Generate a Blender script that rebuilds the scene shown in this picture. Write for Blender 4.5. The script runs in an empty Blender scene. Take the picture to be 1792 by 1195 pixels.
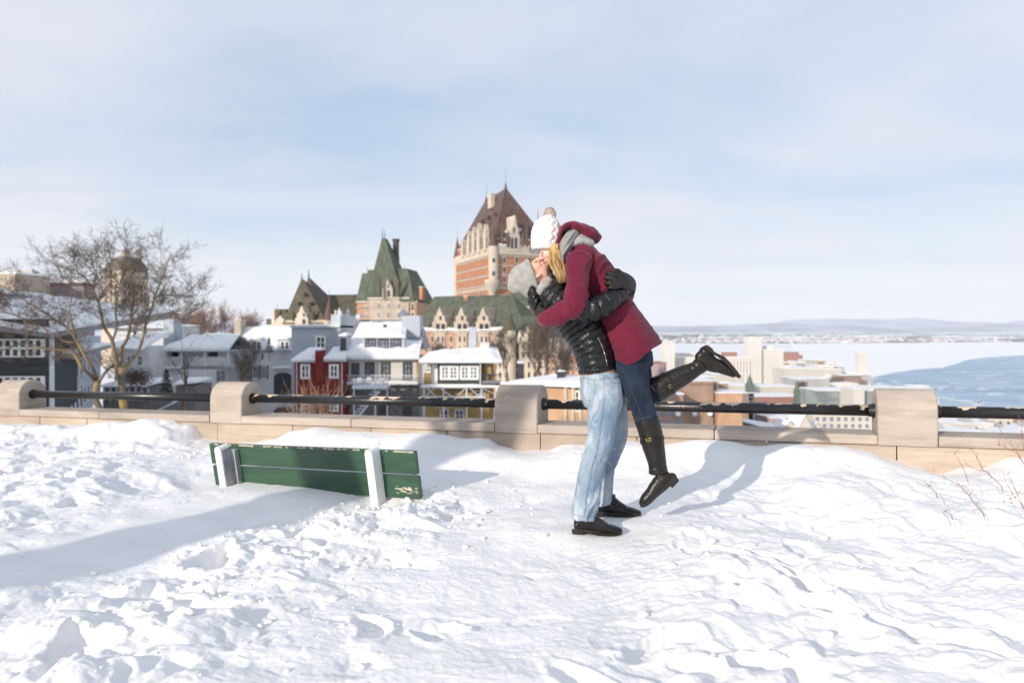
import bpy, math, random
import numpy as np
from mathutils import Vector, Matrix
random.seed(7)
C = bpy.context.scene
COL = C.collection
F, CX, HY, EZ = 1270.0, 896.0, 580.0, 1.30          # focal length in px of the photograph, centre column, horizon row, eye height

# ------------------------------------------------------------------ camera
cam = bpy.data.cameras.new('camera'); camo = bpy.data.objects.new('camera', cam); COL.objects.link(camo)
camo.location = (0, 0, EZ); camo.rotation_euler = (math.radians(90), 0, 0)
cam.sensor_width = 36; cam.lens = F/1792*36; cam.shift_y = -(597.5-HY)/1792
cam.clip_start = 0.05; cam.clip_end = 60000
cam.dof.use_dof = True; cam.dof.focus_distance = 4.6; cam.dof.aperture_fstop = 2.0
C.camera = camo
# ------------------------------------------------------------------ sky and sun
SUN_EL, SUN_AZ = math.radians(18), math.radians(219)
w = bpy.data.worlds.new('World'); C.world = w; w.use_nodes = True
nt = w.node_tree; nt.nodes.clear()
def N(t, **k):
    n = nt.nodes.new(t)
    for a, b in k.items(): setattr(n, a, b)
    return n
sky = N('ShaderNodeTexSky', sky_type='NISHITA'); sky.sun_disc = False
sky.sun_elevation = SUN_EL; sky.sun_rotation = SUN_AZ; sky.air_density = 1.0; sky.dust_density = 0.6; sky.ozone_density = 1.5
tc = N('ShaderNodeTexCoord'); sep = N('ShaderNodeSeparateXYZ'); nt.links.new(tc.outputs['Generated'], sep.inputs[0])
zz = N('ShaderNodeMath', operation='MAXIMUM'); nt.links.new(sep.outputs[2], zz.inputs[0]); zz.inputs[1].default_value = 0.0
za = N('ShaderNodeMath', operation='ADD'); nt.links.new(zz.outputs[0], za.inputs[0]); za.inputs[1].default_value = 0.12
dx = N('ShaderNodeMath', operation='DIVIDE'); nt.links.new(sep.outputs[0], dx.inputs[0]); nt.links.new(za.outputs[0], dx.inputs[1])
dy = N('ShaderNodeMath', operation='DIVIDE'); nt.links.new(sep.outputs[1], dy.inputs[0]); nt.links.new(za.outputs[0], dy.inputs[1])
cmb = N('ShaderNodeCombineXYZ'); nt.links.new(dx.outputs[0], cmb.inputs[0]); nt.links.new(dy.outputs[0], cmb.inputs[1])
mp = N('ShaderNodeMapping'); nt.links.new(cmb.outputs[0], mp.inputs[0]); mp.inputs['Rotation'].default_value = (0, 0, 0.5); mp.inputs['Scale'].default_value = (0.42, 0.60, 1)
n1 = N('ShaderNodeTexNoise'); nt.links.new(mp.outputs[0], n1.inputs['Vector']); n1.inputs['Scale'].default_value = 1.25; n1.inputs['Detail'].default_value = 7; n1.inputs['Roughness'].default_value = .52; n1.inputs['Distortion'].default_value = .35
r1 = N('ShaderNodeMapRange'); nt.links.new(n1.outputs['Fac'], r1.inputs[0])
r1.inputs[1].default_value = .36; r1.inputs[2].default_value = .62; r1.inputs[3].default_value = .22; r1.inputs[4].default_value = .95
# the veil thickens towards the horizon
hz = N('ShaderNodeMapRange'); nt.links.new(zz.outputs[0], hz.inputs[0])
hz.inputs[1].default_value = .0; hz.inputs[2].default_value = .14; hz.inputs[3].default_value = .30; hz.inputs[4].default_value = 0.0
ad = N('ShaderNodeMath', operation='ADD', use_clamp=True); nt.links.new(r1.outputs[0], ad.inputs[0]); nt.links.new(hz.outputs[0], ad.inputs[1])
mx = N('ShaderNodeMix', data_type='RGBA'); nt.links.new(ad.outputs[0], mx.inputs[0]); mxs = N('ShaderNodeMix', data_type='RGBA'); mxs.inputs[0].default_value = .62; nt.links.new(sky.outputs[0], mxs.inputs[6]); mxs.inputs[7].default_value = (3.5, 4.85, 6.7, 1); nt.links.new(mxs.outputs[2], mx.inputs[6]); mx.inputs[7].default_value = (5.75, 5.93, 6.6, 1)
hm_ = N('ShaderNodeMapRange'); nt.links.new(zz.outputs[0], hm_.inputs[0]); hm_.inputs[1].default_value = 0; hm_.inputs[2].default_value = .20; hm_.inputs[3].default_value = .85; hm_.inputs[4].default_value = 0; hm_.interpolation_type = 'SMOOTHSTEP'
n3 = N('ShaderNodeTexNoise'); mp3 = N('ShaderNodeMapping'); nt.links.new(tc.outputs['Generated'], mp3.inputs[0]); mp3.inputs['Scale'].default_value = (1.5, 1.5, 13); nt.links.new(mp3.outputs[0], n3.inputs['Vector']); n3.inputs['Scale'].default_value = 2.2; n3.inputs['Detail'].default_value = 5
r3 = N('ShaderNodeMapRange'); nt.links.new(n3.outputs['Fac'], r3.inputs[0]); r3.inputs[1].default_value = .35; r3.inputs[2].default_value = .65; r3.inputs[3].default_value = .35; r3.inputs[4].default_value = 1.0
mu3 = N('ShaderNodeMath', operation='MULTIPLY', use_clamp=True); nt.links.new(hm_.outputs[0], mu3.inputs[0]); nt.links.new(r3.outputs[0], mu3.inputs[1])
mx2 = N('ShaderNodeMix', data_type='RGBA'); nt.links.new(mu3.outputs[0], mx2.inputs[0]); nt.links.new(mx.outputs[2], mx2.inputs[6]); mx2.inputs[7].default_value = (6.7, 6.85, 6.85, 1)
bg = N('ShaderNodeBackground'); nt.links.new(mx2.outputs[2], bg.inputs[0]); bg.inputs[1].default_value = .115
wo = N('ShaderNodeOutputWorld'); nt.links.new(bg.outputs[0], wo.inputs[0])
sl = bpy.data.lights.new('sun', 'SUN'); sl.energy = 3.4; sl.angle = math.radians(.7); sl.color = (1, .90, .77)
so = bpy.data.objects.new('sun', sl); COL.objects.link(so)
SUNDIR = Vector((math.sin(SUN_AZ)*math.cos(SUN_EL), math.cos(SUN_AZ)*math.cos(SUN_EL), math.sin(SUN_EL)))
so.rotation_euler = SUNDIR.to_track_quat('Z', 'Y').to_euler(); so.location = (0, 0, 30)
C.view_settings.view_transform = 'Standard'; C.view_settings.look = 'None'
C.view_settings.gamma = 1; C.view_settings.use_curve_mapping = False
C.view_settings.exposure = 0.24
C.render.engine = 'CYCLES'
C.cycles.max_bounces = 8; C.cycles.diffuse_bounces = 4; C.cycles.volume_bounces = 1; C.cycles.use_denoising = True
C.cycles.sample_clamp_indirect = 6

# ------------------------------------------------------------------ helpers
def P(px, py, Z):                       # the place in the world behind a pixel of the photograph at distance Z
    return Vector(((px-CX)/F*Z, Z, EZ-(py-HY)/F*Z))
WL = {}
def wloc(o): return WL.get(o.name, Vector((0, 0, 0))) if o else Vector((0, 0, 0))
def tag(o, label=None, cat=None, group=None, kind=None):
    if label: o['label'] = label
    if cat: o['category'] = cat
    if group: o['group'] = group
    if kind: o['kind'] = kind
    return o
def thing(name, loc, label, cat, group=None):
    o = bpy.data.objects.new(name, None); COL.objects.link(o); o.location = loc
    o.empty_display_size = .2
    WL[o.name] = Vector(loc); return tag(o, label, cat, group)
def link(name, me, mats, parent=None, org=None, smooth=False):
    o = bpy.data.objects.new(name, me); COL.objects.link(o)
    for m in (mats if isinstance(mats, (list, tuple)) else [mats]): me.materials.append(m)
    if smooth: me.shade_smooth()
    if parent is not None: o.parent = parent; WL[o.name] = wloc(parent).copy()
    else: o.location = org or (0, 0, 0); WL[o.name] = Vector(org or (0, 0, 0))
    return o
class MB:
    def __init__(s): s.v = []; s.f = []; s.m = []; s.mi = 0
    def add(s, vs, fs, mi=None):
        b = len(s.v); s.v += [tuple(v) for v in vs]; s.f += [tuple(b+i for i in f) for f in fs]
        s.m += [s.mi if mi is None else mi]*len(fs)
    def hexa(s, q, mi=None):            # q: 4 bottom corners then 4 top corners
        s.add(q, [(3, 2, 1, 0), (4, 5, 6, 7), (0, 1, 5, 4), (1, 2, 6, 5), (2, 3, 7, 6), (3, 0, 4, 7)], mi)
    def box(s, a, b, mi=None):
        x0, y0, z0 = a; x1, y1, z1 = b
        s.hexa([(x0, y0, z0), (x1, y0, z0), (x1, y1, z0), (x0, y1, z0), (x0, y0, z1), (x1, y0, z1), (x1, y1, z1), (x0, y1, z1)], mi)
    def prism(s, loop, d, mi=None):     # loop of 3-D points pushed by vector d
        n = len(loop); d = Vector(d)
        s.add([Vector(p) for p in loop]+[Vector(p)+d for p in loop],
              [tuple(range(n))[::-1], tuple(range(n, 2*n))]+[(i, (i+1) % n, (i+1) % n+n, i+n) for i in range(n)], mi)
    def cyl(s, a, b, ra, rb=None, n=12, mi=None, cap=True):
        a = Vector(a); b = Vector(b); rb = ra if rb is None else rb
        t = (b-a).normalized(); u = t.cross(Vector((0, 0, 1)) if abs(t.z) < .9 else Vector((1, 0, 0))).normalized(); v = t.cross(u)
        vs = [a+(u*math.cos(k*2*math.pi/n)+v*math.sin(k*2*math.pi/n))*ra for k in range(n)]
        vs += [b+(u*math.cos(k*2*math.pi/n)+v*math.sin(k*2*math.pi/n))*rb for k in range(n)]
        fs = [(k, (k+1) % n, (k+1) % n+n, k+n) for k in range(n)]
        if cap: fs += [tuple(range(n))[::-1], tuple(range(n, 2*n))]
        s.add(vs, fs, mi)
    def tube(s, pts, rad, n=6, mi=None):
        pts = [Vector(p) for p in pts]; b = len(s.v); m = len(pts); u = None; vs = []
        for i, p in enumerate(pts):
            t = (pts[min(i+1, m-1)]-pts[max(i-1, 0)]).normalized()
            if u is None: u = t.cross(Vector((0, 0, 1)) if abs(t.z) < .9 else Vector((1, 0, 0))).normalized()
            u = (u-t*u.dot(t)).normalized(); v = t.cross(u); r = rad[i] if hasattr(rad, '__len__') else rad
            vs += [p+(u*math.cos(k*2*math.pi/n)+v*math.sin(k*2*math.pi/n))*r for k in range(n)]
        fs = [(i*n+k, i*n+(k+1) % n, (i+1)*n+(k+1) % n, (i+1)*n+k) for i in range(m-1) for k in range(n)]
        fs += [tuple(range(n))[::-1], tuple((m-1)*n+k for k in range(n))]
        s.add(vs, fs, mi)
    def build(s, name, mats, parent=None, org=None, smooth=False):
        o = wloc(parent) if parent is not None else Vector(org or (0, 0, 0))
        me = bpy.data.meshes.new(name); me.from_pydata([(v[0]-o.x, v[1]-o.y, v[2]-o.z) for v in s.v], [], s.f)
        ob = link(name, me, mats, parent, org, smooth)
        if any(s.m): me.polygons.foreach_set('material_index', s.m)
        me.update(); return ob
def np_mesh(name, V, Q):
    me = bpy.data.meshes.new(name); me.vertices.add(len(V)); me.vertices.foreach_set('co', np.asarray(V, np.float32).ravel())
    k = Q.shape[1]; me.loops.add(Q.size); me.loops.foreach_set('vertex_index', Q.astype(np.int32).ravel())
    me.polygons.add(len(Q)); me.polygons.foreach_set('loop_start', np.arange(0, Q.size, k, dtype=np.int32))
    me.update(calc_edges=True); return me
def grid_faces(nx, ny):
    i = np.arange(nx-1)[None, :]+np.arange(ny-1)[:, None]*nx; i = i.ravel()
    return np.stack([i, i+1, i+nx+1, i+nx], 1)
def _h(a, b, c, s):
    h = (a*374761393+b*668265263+c*1274126177+s*974634777) & 0xffffffff
    h = ((h ^ (h >> 13))*1274126177) & 0xffffffff; h = ((h ^ (h >> 16))*2246822519) & 0xffffffff
    return ((h ^ (h >> 15)) & 0xffffff)/float(0xffffff)
def noise(p, seed=0):
    p = np.asarray(p, float); i = np.floor(p).astype(np.int64); f = p-i; u = f*f*f*(f*(f*6-15)+10); r = 0
    for dx_ in (0, 1):
        for dy_ in (0, 1):
            for dz_ in (0, 1):
                wgt = (u[:, 0] if dx_ else 1-u[:, 0])*(u[:, 1] if dy_ else 1-u[:, 1])*(u[:, 2] if dz_ else 1-u[:, 2])
                r = r+wgt*_h(i[:, 0]+dx_, i[:, 1]+dy_, i[:, 2]+dz_, seed)
    return r*2-1
def fbm(p, o=4, seed=0, g=.5):
    r = 0; a = 1; q = np.asarray(p, float)
    for k in range(o): r = r+a*noise(q, seed+k*17); q = q*2.03+11.7; a *= g
    return r
def xy(X, Y, s=1., off=0.): return np.stack([X*s+off, Y*s+off*1.7, np.full_like(X, off*.3)], 1)
def sstep(a, b, x):
    t = np.clip((x-a)/(b-a), 0, 1); return t*t*(3-2*t)

# ------------------------------------------------------------------ materials
def mat(name, col, rough=.8, var=.12, scale=4., bump=0., bscale=None, col2=None, metal=0., spec=.5, stretch=None, detail=5, coat=0., coords='Object', lo=.35, hi=.65, sheen=0.):
    m = bpy.data.materials.new(name); m.use_nodes = True; t = m.node_tree; b = t.nodes['Principled BSDF']
    b.inputs['Roughness'].default_value = rough; b.inputs['Metallic'].default_value = metal; b.inputs['Specular IOR Level'].default_value = spec
    if coat: b.inputs['Coat Weight'].default_value = coat; b.inputs['Coat Roughness'].default_value = .15
    if sheen: b.inputs['Sheen Weight'].default_value = sheen
    c = t.nodes.new('ShaderNodeTexCoord'); mp = t.nodes.new('ShaderNodeMapping'); t.links.new(c.outputs[coords], mp.inputs[0])
    if stretch: mp.inputs['Scale'].default_value = stretch
    n = t.nodes.new('ShaderNodeTexNoise'); n.inputs['Scale'].default_value = scale; n.inputs['Detail'].default_value = detail; t.links.new(mp.outputs[0], n.inputs['Vector'])
    mr = t.nodes.new('ShaderNodeMapRange'); t.links.new(n.outputs['Fac'], mr.inputs[0]); mr.inputs[1].default_value = lo; mr.inputs[2].default_value = hi
    mix = t.nodes.new('ShaderNodeMix'); mix.data_type = 'RGBA'; t.links.new(mr.outputs[0], mix.inputs[0])
    if col2 is None:
        a_ = [max(0, x*(1-var)) for x in col]; b_ = [min(.95, x*(1+var)) for x in col]
    else: a_, b_ = col, col2
    mix.inputs[6].default_value = (*a_, 1); mix.inputs[7].default_value = (*b_, 1)
    t.links.new(mix.outputs[2], b.inputs['Base Color'])
    if bump:
        n2 = t.nodes.new('ShaderNodeTexNoise'); n2.inputs['Scale'].default_value = bscale or scale*4; n2.inputs['Detail'].default_value = 6; t.links.new(mp.outputs[0], n2.inputs['Vector'])
        bp = t.nodes.new('ShaderNodeBump'); bp.inputs['Strength'].default_value = bump; bp.inputs['Distance'].default_value = .02
        t.links.new(n2.outputs['Fac'], bp.inputs['Height']); t.links.new(bp.outputs[0], b.inputs['Normal'])
    return m
M = {}
M['snow'] = mat('snow', (.80, .79, .785), .6, col2=(.87, .86, .855), scale=3, bump=.2, bscale=45, spec=.2)
M['snow_far'] = mat('snow_far', (.78, .79, .80), .8, col2=(.85, .85, .85), scale=.4, bump=.2, bscale=2, spec=.1)
# ------------------------------------------------------------------ the parapet line
WS = .353
def wallZ(px): return 7.0856/(1+.353*(px-CX)/F)
WT = Vector((.943, -.333, 0)).normalized(); WN = Vector((-WT.y*-1, -WT.x, 0)); WN = Vector((WT.y, -WT.x, 0))    # along the wall, out towards the walk
if WN.y > 0: WN = -WN
def wpt(px):
    Z = wallZ(px); return Vector(((px-CX)/F*Z, Z, 0))
W0 = wpt(940)
def wz(s): return .0146*s                                    # the wall climbs gently to the right
CAPB, CAPT, PTOP = EZ-.985, EZ-.90, EZ-.527
WD = .38
def wall_s(X, Y): return (X-W0.x)*WT.x+(Y-W0.y)*WT.y
def wall_d(X, Y): return (X-W0.x)*WN.x+(Y-W0.y)*WN.y         # >0 on the walk side
# ------------------------------------------------------------------ snow on the walk
ctrl = []
for px, py in [(-250, 748), (-120, 744), (0, 742), (60, 741), (130, 742), (200, 736), (290, 734), (330, 741), (360, 768), (400, 776), (440, 772), (480, 767), (530, 751), (560, 747), (650, 754), (750, 756),
               (850, 764), (878, 780), (910, 789), (945, 785), (1000, 775), (1100, 770), (1250, 771), (1400, 775), (1470, 778), (1510, 785), (1560, 802), (1600, 815), (1640, 827), (1700, 815), (1792, 797), (1950, 800), (2200, 810)]:
    ctrl.append((px, py, wallZ(px)-.0, .35))
for px, py, Z, rr in [(366, 851, 6.28, .3), (450, 849, 6.02, .3), (500, 853, 5.9, .3), (560, 862, 5.72, .3), (610, 874, 5.6, .3), (650, 885, 5.5, .3), (700, 890, 5.35, .3), (760, 892, 5.3, .3),
                  (366, 840, 6.5, .3), (700, 840, 5.9, .35), (560, 820, 6.35, .35), (450, 818, 6.6, .3), (600, 790, 6.8, .3), (470, 790, 7.4, .3),
                  (1045, 937, 4.46, .35), (1075, 904, 4.82, .3), (1010, 930, 4.5, .3), (1180, 900, 4.85, .5), (1300, 850, 5.5, .5), (1450, 840, 5.3, .5), (820, 850, 5.9, .5),
                  (0, 1000, 3.9, .6), (0, 850, 5.8, .6), (-200, 900, 5, .6), (300, 800, 7.3, .5), (150, 790, 7.8, .5), (0, 780, 8.0, .6), (300, 960, 4.35, .6), (560, 930, 4.9, .6),
                  (1792, 900, 4.5, .6), (1650, 880, 4.8, .5), (1700, 1000, 3.75, .6), (1400, 950, 4.35, .6), (900, 1000, 3.9, .6), (900, 1195, 2.68, .8), (0, 1195, 2.65, .8), (1792, 1195, 2.66, .8), (600, 1100, 3.2, .6), (1300, 1100, 3.15, .6)]:
    ctrl.append((px, py, Z, rr))
CT = np.array([[*P(px, py, Z)[:], r] for px, py, Z, r in ctrl])
CT = np.vstack([CT, [[x, y, .0, 1.] for x in (-8, -4, 0, 4, 8) for y in (-8, -4, 0)]])
def base_h(X, Y):
    num = 0; den = 1e-9
    for cx, cy, cz, r in CT:
        d2 = ((X-cx)**2+(Y-cy)**2)/(r*r); wgt = 1/(d2+.06)**1.7; num = num+wgt*cz; den = den+wgt
    return num/den
def cells(X, Y, size, seed, r0, r1, h0, h1, prob, p=.7, flat=1.):
    i = np.floor(X/size).astype(np.int64); j = np.floor(Y/size).astype(np.int64); out = np.zeros_like(X)
    for a in (-1, 0, 1):
        for b in (-1, 0, 1):
            ii, jj = i+a, j+b; z = 0*ii
            cx = (ii+_h(ii, jj, z, seed))*size; cy = (jj+_h(ii, jj, z, seed+1))*size
            r = (r0+(r1-r0)*_h(ii, jj, z, seed+2))*size; h = h0+(h1-h0)*_h(ii, jj, z, seed+3)**2; on = _h(ii, jj, z, seed+4) < prob
            th = _h(ii, jj, z, seed+5)*3.14; el = .55+.45*_h(ii, jj, z, seed+6)
            ux = (X-cx)*np.cos(th)+(Y-cy)*np.sin(th); uy = -(X-cx)*np.sin(th)+(Y-cy)*np.cos(th)
            q = np.clip(1-(ux**2+(uy/el)**2)/(r*r), 0, 1)**p
            out = np.maximum(out, np.where(on, h*np.minimum(q*flat, 1), 0))
    return out
def snow_detail(X, Y):
    wx = X+.06*noise(xy(X, Y, 5), 3)+.025*noise(xy(X, Y, 16), 4); wy = Y+.06*noise(xy(X, Y, 5), 5)+.025*noise(xy(X, Y, 16), 6)
    n = fbm(xy(X, Y, .8), 3, 20)
    # how broken up the snow is: heaps left of the trodden middle, scattered lumps on the right, small chop far left
    u = (X/np.maximum(Y, .5))*F+CX; v = HY+1.27*F/np.maximum(Y, .5)
    heap = sstep(.9, .0, np.abs((X+1.45-.35*(Y-3.6)))/1.15)*sstep(5.9, 4.6, Y)
    heap = np.maximum(heap, .9*sstep(.7, .0, np.hypot(X+.75, (Y-5.3)*.9)/1.0))
    heap = np.maximum(heap, .7*sstep(1, 0, np.abs(wall_d(X, Y)-.75)/.5)*sstep(-6., -4.4, X)*sstep(-2.6, -3.6, X))
    right = sstep(.35, 1.2, X-.10*(Y-3))*sstep(6.2, 4.5, Y)*.62
    left = sstep(-2.2, -3.2, X+.25*(Y-5))*.5
    bus = np.clip(np.maximum(np.maximum(heap, right), left)*(.8+.5*n), 0, 1)
    smooth_patch = sstep(.75, .15, np.abs((X+2.55)-.57*(Y-4.45)))*sstep(2.6, 3.6, Y)*sstep(6.2, 5.2, Y)     # the even drift in front of the bench
    bus = bus*(1-.92*smooth_patch)
    bil = lambda sc, sd: 1-2*np.abs(noise(np.stack([wx*sc, wy*sc, 0*wx+sd], 1), sd))
    puff = lambda sc, sd: np.sqrt(noise(np.stack([wx*sc, wy*sc, 0*wx+sd*.37], 1), sd)**2+.012)-.11
    h = .055*fbm(xy(X, Y, 1.1), 2, 40)*(.35+.65*bus)+.014*fbm(xy(X, Y, 3.2), 2, 41)
    h += .110*cells(wx, wy, .46, 50, .34, .66, .2, 1, .7, 1.2)*bus
    h += .050*cells(wx, wy, .22, 60, .34, .68, .15, 1, .6, 1.05)*bus
    h += .024*cells(wx, wy, .11, 70, .34, .66, .15, 1, .5, .95)*np.clip(bus*1.2-.03, 0, 1)
    h += (.095*puff(3.8, 51)+.034*puff(8.5, 52)+.010*puff(20, 53)+.003*puff(46, 54))*np.clip(bus*1.1, 0, 1)
    # boot prints: soft-walled hollows, longer than wide
    h -= .085*cells(wx, wy, .60, 80, .20, .30, .4, 1, .55, .8, 1.5)*np.clip(bus+.25*(1-smooth_patch), 0, 1)
    h -= .030*cells(wx, wy, .34, 90, .26, .36, .3, 1, .5, .9, 1.4)*(1-.9*smooth_patch)*np.clip(.4+bus, 0, 1)
    for px, py, rx, ry, an, dp in [(1395, 1030, .10, .16, .5, .085), (1150, 1112, .07, .17, -.7, .06), (1345, 985, .05, .2, .9, .05), (1312, 1150, .09, .13, .2, .07), (1235, 1160, .08, .12, .9, .05), (1500, 1080, .07, .24, .9, .045), (1640, 1120, .08, .3, .8, .05), (1560, 1000, .07, .2, 1.1, .04),
                                   (380, 970, .12, .17, .3, .07), (330, 1060, .13, .2, 1.3, .08), (130, 1140, .12, .2, .2, .08), (640, 1080, .08, .15, .5, .05), (770, 1090, .07, .13, .4, .045), (1010, 1175, .08, .15, .3, .05), (240, 1040, .1, .16, .1, .06), (50, 830, .2, .3, .2, .06), (240, 850, .22, .3, 1., .07), (150, 790, .25, .3, .4, .06)]:
        Zp = 1.27*F/(py-HY); cx = (px-CX)/F*Zp; ux = (wx-cx)*math.cos(an)+(wy-Zp)*math.sin(an); uy = -(wx-cx)*math.sin(an)+(wy-Zp)*math.cos(an); h -= dp*np.clip(1-(ux/rx)**2-(uy/ry)**2, 0, 1)**.7
        h += dp*.22*np.exp(-((np.sqrt((ux/rx)**2+(uy/ry)**2)-1.25)/.25)**2)
    cc, ss = math.cos(.5), math.sin(.5); a = X*cc+Y*ss; b = -X*ss+Y*cc; tr = (1-.85*smooth_patch)
    h += (.006*fbm(np.stack([a*3.0, b*5, 0*a], 1), 3, 44)+.007*puff(5.0, 55)*(1-bus)+.0035*puff(19, 56)+.0018*fbm(xy(X, Y, 38), 2, 46)+.004*sstep(.1, .5, noise(xy(X, Y, 1.7), 60))*noise(np.stack([a*9, b*42, 0*a], 1), 61))*tr
    return h
def snow_h(X, Y):
    d = wall_d(X, Y); X = np.asarray(X, float); Y = np.asarray(Y, float)
    b = base_h(X, Y); det = snow_detail(X, Y)
    k = 1-.75*sstep(.35, .0, d)                                              # calmer where it meets the wall, so the drift line stays put
    man = np.minimum(np.hypot((X-.53)*.8, Y-4.48), np.hypot((X-.70)*.8, Y-4.82))
    k = k*(.25+.75*sstep(.1, .45, man))
    bench = np.abs((X+1.66)*.42+(Y-5.85)*.907); k = k*(.3+.7*sstep(.05, .4, bench+2*np.clip(np.abs((X+1.66)*.907-(Y-5.85)*.42)-1.15, 0, 1)))
    mound = 0
    for px, Z_, hh, rr in [(232, 8.5, .055, .35), (640/1.2, 7.55, .05, .3), (1250, 6.35, .04, .35), (850, 6.2, .05, .3)]:
        c = P(px, 600, Z_); mound = mound+hh*np.exp(-((X-c.x)**2+(Y-c.y)**2)/(rr*rr))
    return b+det*k*.86-.01+mound*.5+.016*np.exp(-(man/.22)**2)
nx, ny = 1000, 640
vv = np.linspace(0, 1, ny); Yr = 1/(1/11.5+(1/2.15-1/11.5)*(vv**.92)); uu = np.linspace(-1, 1, nx)
Ygr = np.repeat(Yr, nx); Xgr = np.tile(uu, ny)*(Ygr*.86+.55)
Zgr = snow_h(Xgr, Ygr)
dgr = wall_d(Xgr, Ygr); Zgr = np.where(dgr < -.10, np.minimum(Zgr, CAPB-.35), Zgr)
V = np.stack([Xgr, Ygr, Zgr], 1); Q = grid_faces(nx, ny)
keep = (dgr[Q].max(1) > -.14); me = np_mesh('snow', V, Q[keep][:, ::-1])
o = link('snow', me, M['snow'], smooth=True); tag(o, 'trampled sunlit snow covering the walk with boot prints and lumps', None, kind='structure')
# snow round and behind the viewer
xs = np.linspace(-34, 34, 70); ys = np.linspace(-40, 13, 60)
Xb, Yb = [a.ravel() for a in np.meshgrid(xs, ys)]; Zb = .0+.05*fbm(xy(Xb, Yb, .3), 3, 9)+.0
inn = (np.abs(Xb) < Yb*.86+.55-.2) & (Yb > 1.9); Zb = np.where(inn, -.6, Zb-.03); Zb = np.where(wall_d(Xb, Yb) < .3, -.9, Zb)
Qb = grid_faces(70, 60); kb = wall_d(Xb, Yb)[Qb].max(1) > -.4
o = link('ground', np_mesh('ground', np.stack([Xb, Yb, Zb], 1), Qb[kb]), M['snow'], smooth=True); tag(o, 'snowy ground of the terrace beyond the walk', None, kind='structure')
# loose crumbs of snow: low faceted lumps sitting on the surface
mb_v = []; mb_f = []; ico = bpy.data.meshes.new('t')
import bmesh
bm = bmesh.new(); bmesh.ops.create_icosphere(bm, subdivisions=2, radius=1); iv = np.array([v.co[:] for v in bm.verts]); fi = np.array([[v.index for v in f.verts] for f in bm.faces]); bm.free()
bpy.data.meshes.remove(ico)
rs = np.random.RandomState(3); nchunk = 560; cxs, cys = [], []
while len(cxs) < nchunk:
    t_ = rs.rand()
    if t_ < .5: x, y = rs.normal(-1.3, .55), rs.normal(4.1, .8)
    elif t_ < .75: x, y = rs.normal(-.8, .45), rs.normal(5.4, .35)
    elif t_ < .93: x, y = rs.normal(1.4, .7), rs.normal(4.1, .8)
    else: x, y = rs.uniform(-4.5, -3), rs.uniform(6, 8)
    if abs((x+2.55)-.57*(y-4.45)) < .5 and y > 4.2 and rs.rand() < .93: continue
    if 2.4 < y < 8.2 and abs(x) < y*.85 and wall_d(x, y) > .3: cxs.append(x); cys.append(y)
cxs, cys = np.array(cxs), np.array(cys); czs = snow_h(cxs, cys)
r = .005+.019*rs.rand(nchunk)**3
vs_ = []; fs_ = []
for k in range(nchunk):
    dirs = iv*(1+.28*noise(iv*1.7+k*3.1, 5)[:, None]); sc_ = np.array([1+.5*rs.rand(), 1+.3*rs.rand(), .6+.25*rs.rand()])*r[k]
    a = rs.rand()*6.28; q = dirs*sc_; q = np.stack([q[:, 0]*math.cos(a)-q[:, 1]*math.sin(a), q[:, 0]*math.sin(a)+q[:, 1]*math.cos(a), q[:, 2]], 1)
    vs_.append(q+np.array([cxs[k], cys[k], czs[k]+r[k]*.25])); fs_.append(fi+k*len(iv))
o = link('snow_crumbs', np_mesh('snow_crumbs', np.vstack(vs_), np.vstack(fs_)), M['snow'], smooth=True); tag(o, 'loose crumbs of broken snow lying on the trampled snow', None, kind='stuff')

# ------------------------------------------------------------------ parapet wall: coping stones, courses, round-topped piers
def stone_mat(name, a, b, band=True):
    m = mat(name, a, .85, col2=b, scale=2.2, bump=.5, bscale=70, stretch=(1, 1, 2.6), detail=8, lo=.3, hi=.7, spec=.2)
    t = m.node_tree; bs = t.nodes['Principled BSDF']; src = bs.inputs['Base Color'].links[0].from_socket
    c = t.nodes.new('ShaderNodeTexCoord'); mp = t.nodes.new('ShaderNodeMapping'); t.links.new(c.outputs['Object'], mp.inputs[0]); mp.inputs['Scale'].default_value = (.35, .35, 5); mp.inputs['Rotation'].default_value = (.05, .06, 0)
    n = t.nodes.new('ShaderNodeTexNoise'); n.inputs['Scale'].default_value = 5; n.inputs['Detail'].default_value = 8; n.inputs['Roughness'].default_value = .65; t.links.new(mp.outputs[0], n.inputs['Vector'])
    mr = t.nodes.new('ShaderNodeMapRange'); t.links.new(n.outputs['Fac'], mr.inputs[0]); mr.inputs[1].default_value = .5; mr.inputs[2].default_value = .72; mr.inputs[3].default_value = 0; mr.inputs[4].default_value = .45
    mix = t.nodes.new('ShaderNodeMix'); mix.data_type = 'RGBA'; t.links.new(mr.outputs[0], mix.inputs[0]); t.links.new(src, mix.inputs[6]); mix.inputs[7].default_value = (a[0]*.62, a[1]*.6, a[2]*.58, 1)
    oi = t.nodes.new('ShaderNodeObjectInfo'); mv = t.nodes.new('ShaderNodeMapRange'); t.links.new(oi.outputs['Random'], mv.inputs[0]); mv.inputs[3].default_value = .84; mv.inputs[4].default_value = 1.06
    hs = t.nodes.new('ShaderNodeHueSaturation'); t.links.new(mv.outputs[0], hs.inputs['Value']); t.links.new(mix.outputs[2], hs.inputs['Color'])
    t.links.new(hs.outputs[0], bs.inputs['Base Color']); return m
M['stone'] = stone_mat('stone', (.42, .35, .295), (.56, .485, .42))
M['stone2'] = stone_mat('stone2', (.43, .345, .275), (.55, .46, .38))
M['iron'] = mat('iron', (.010, .010, .011), .30, var=.3, scale=8, bump=.08, bscale=60, spec=.6)
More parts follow.
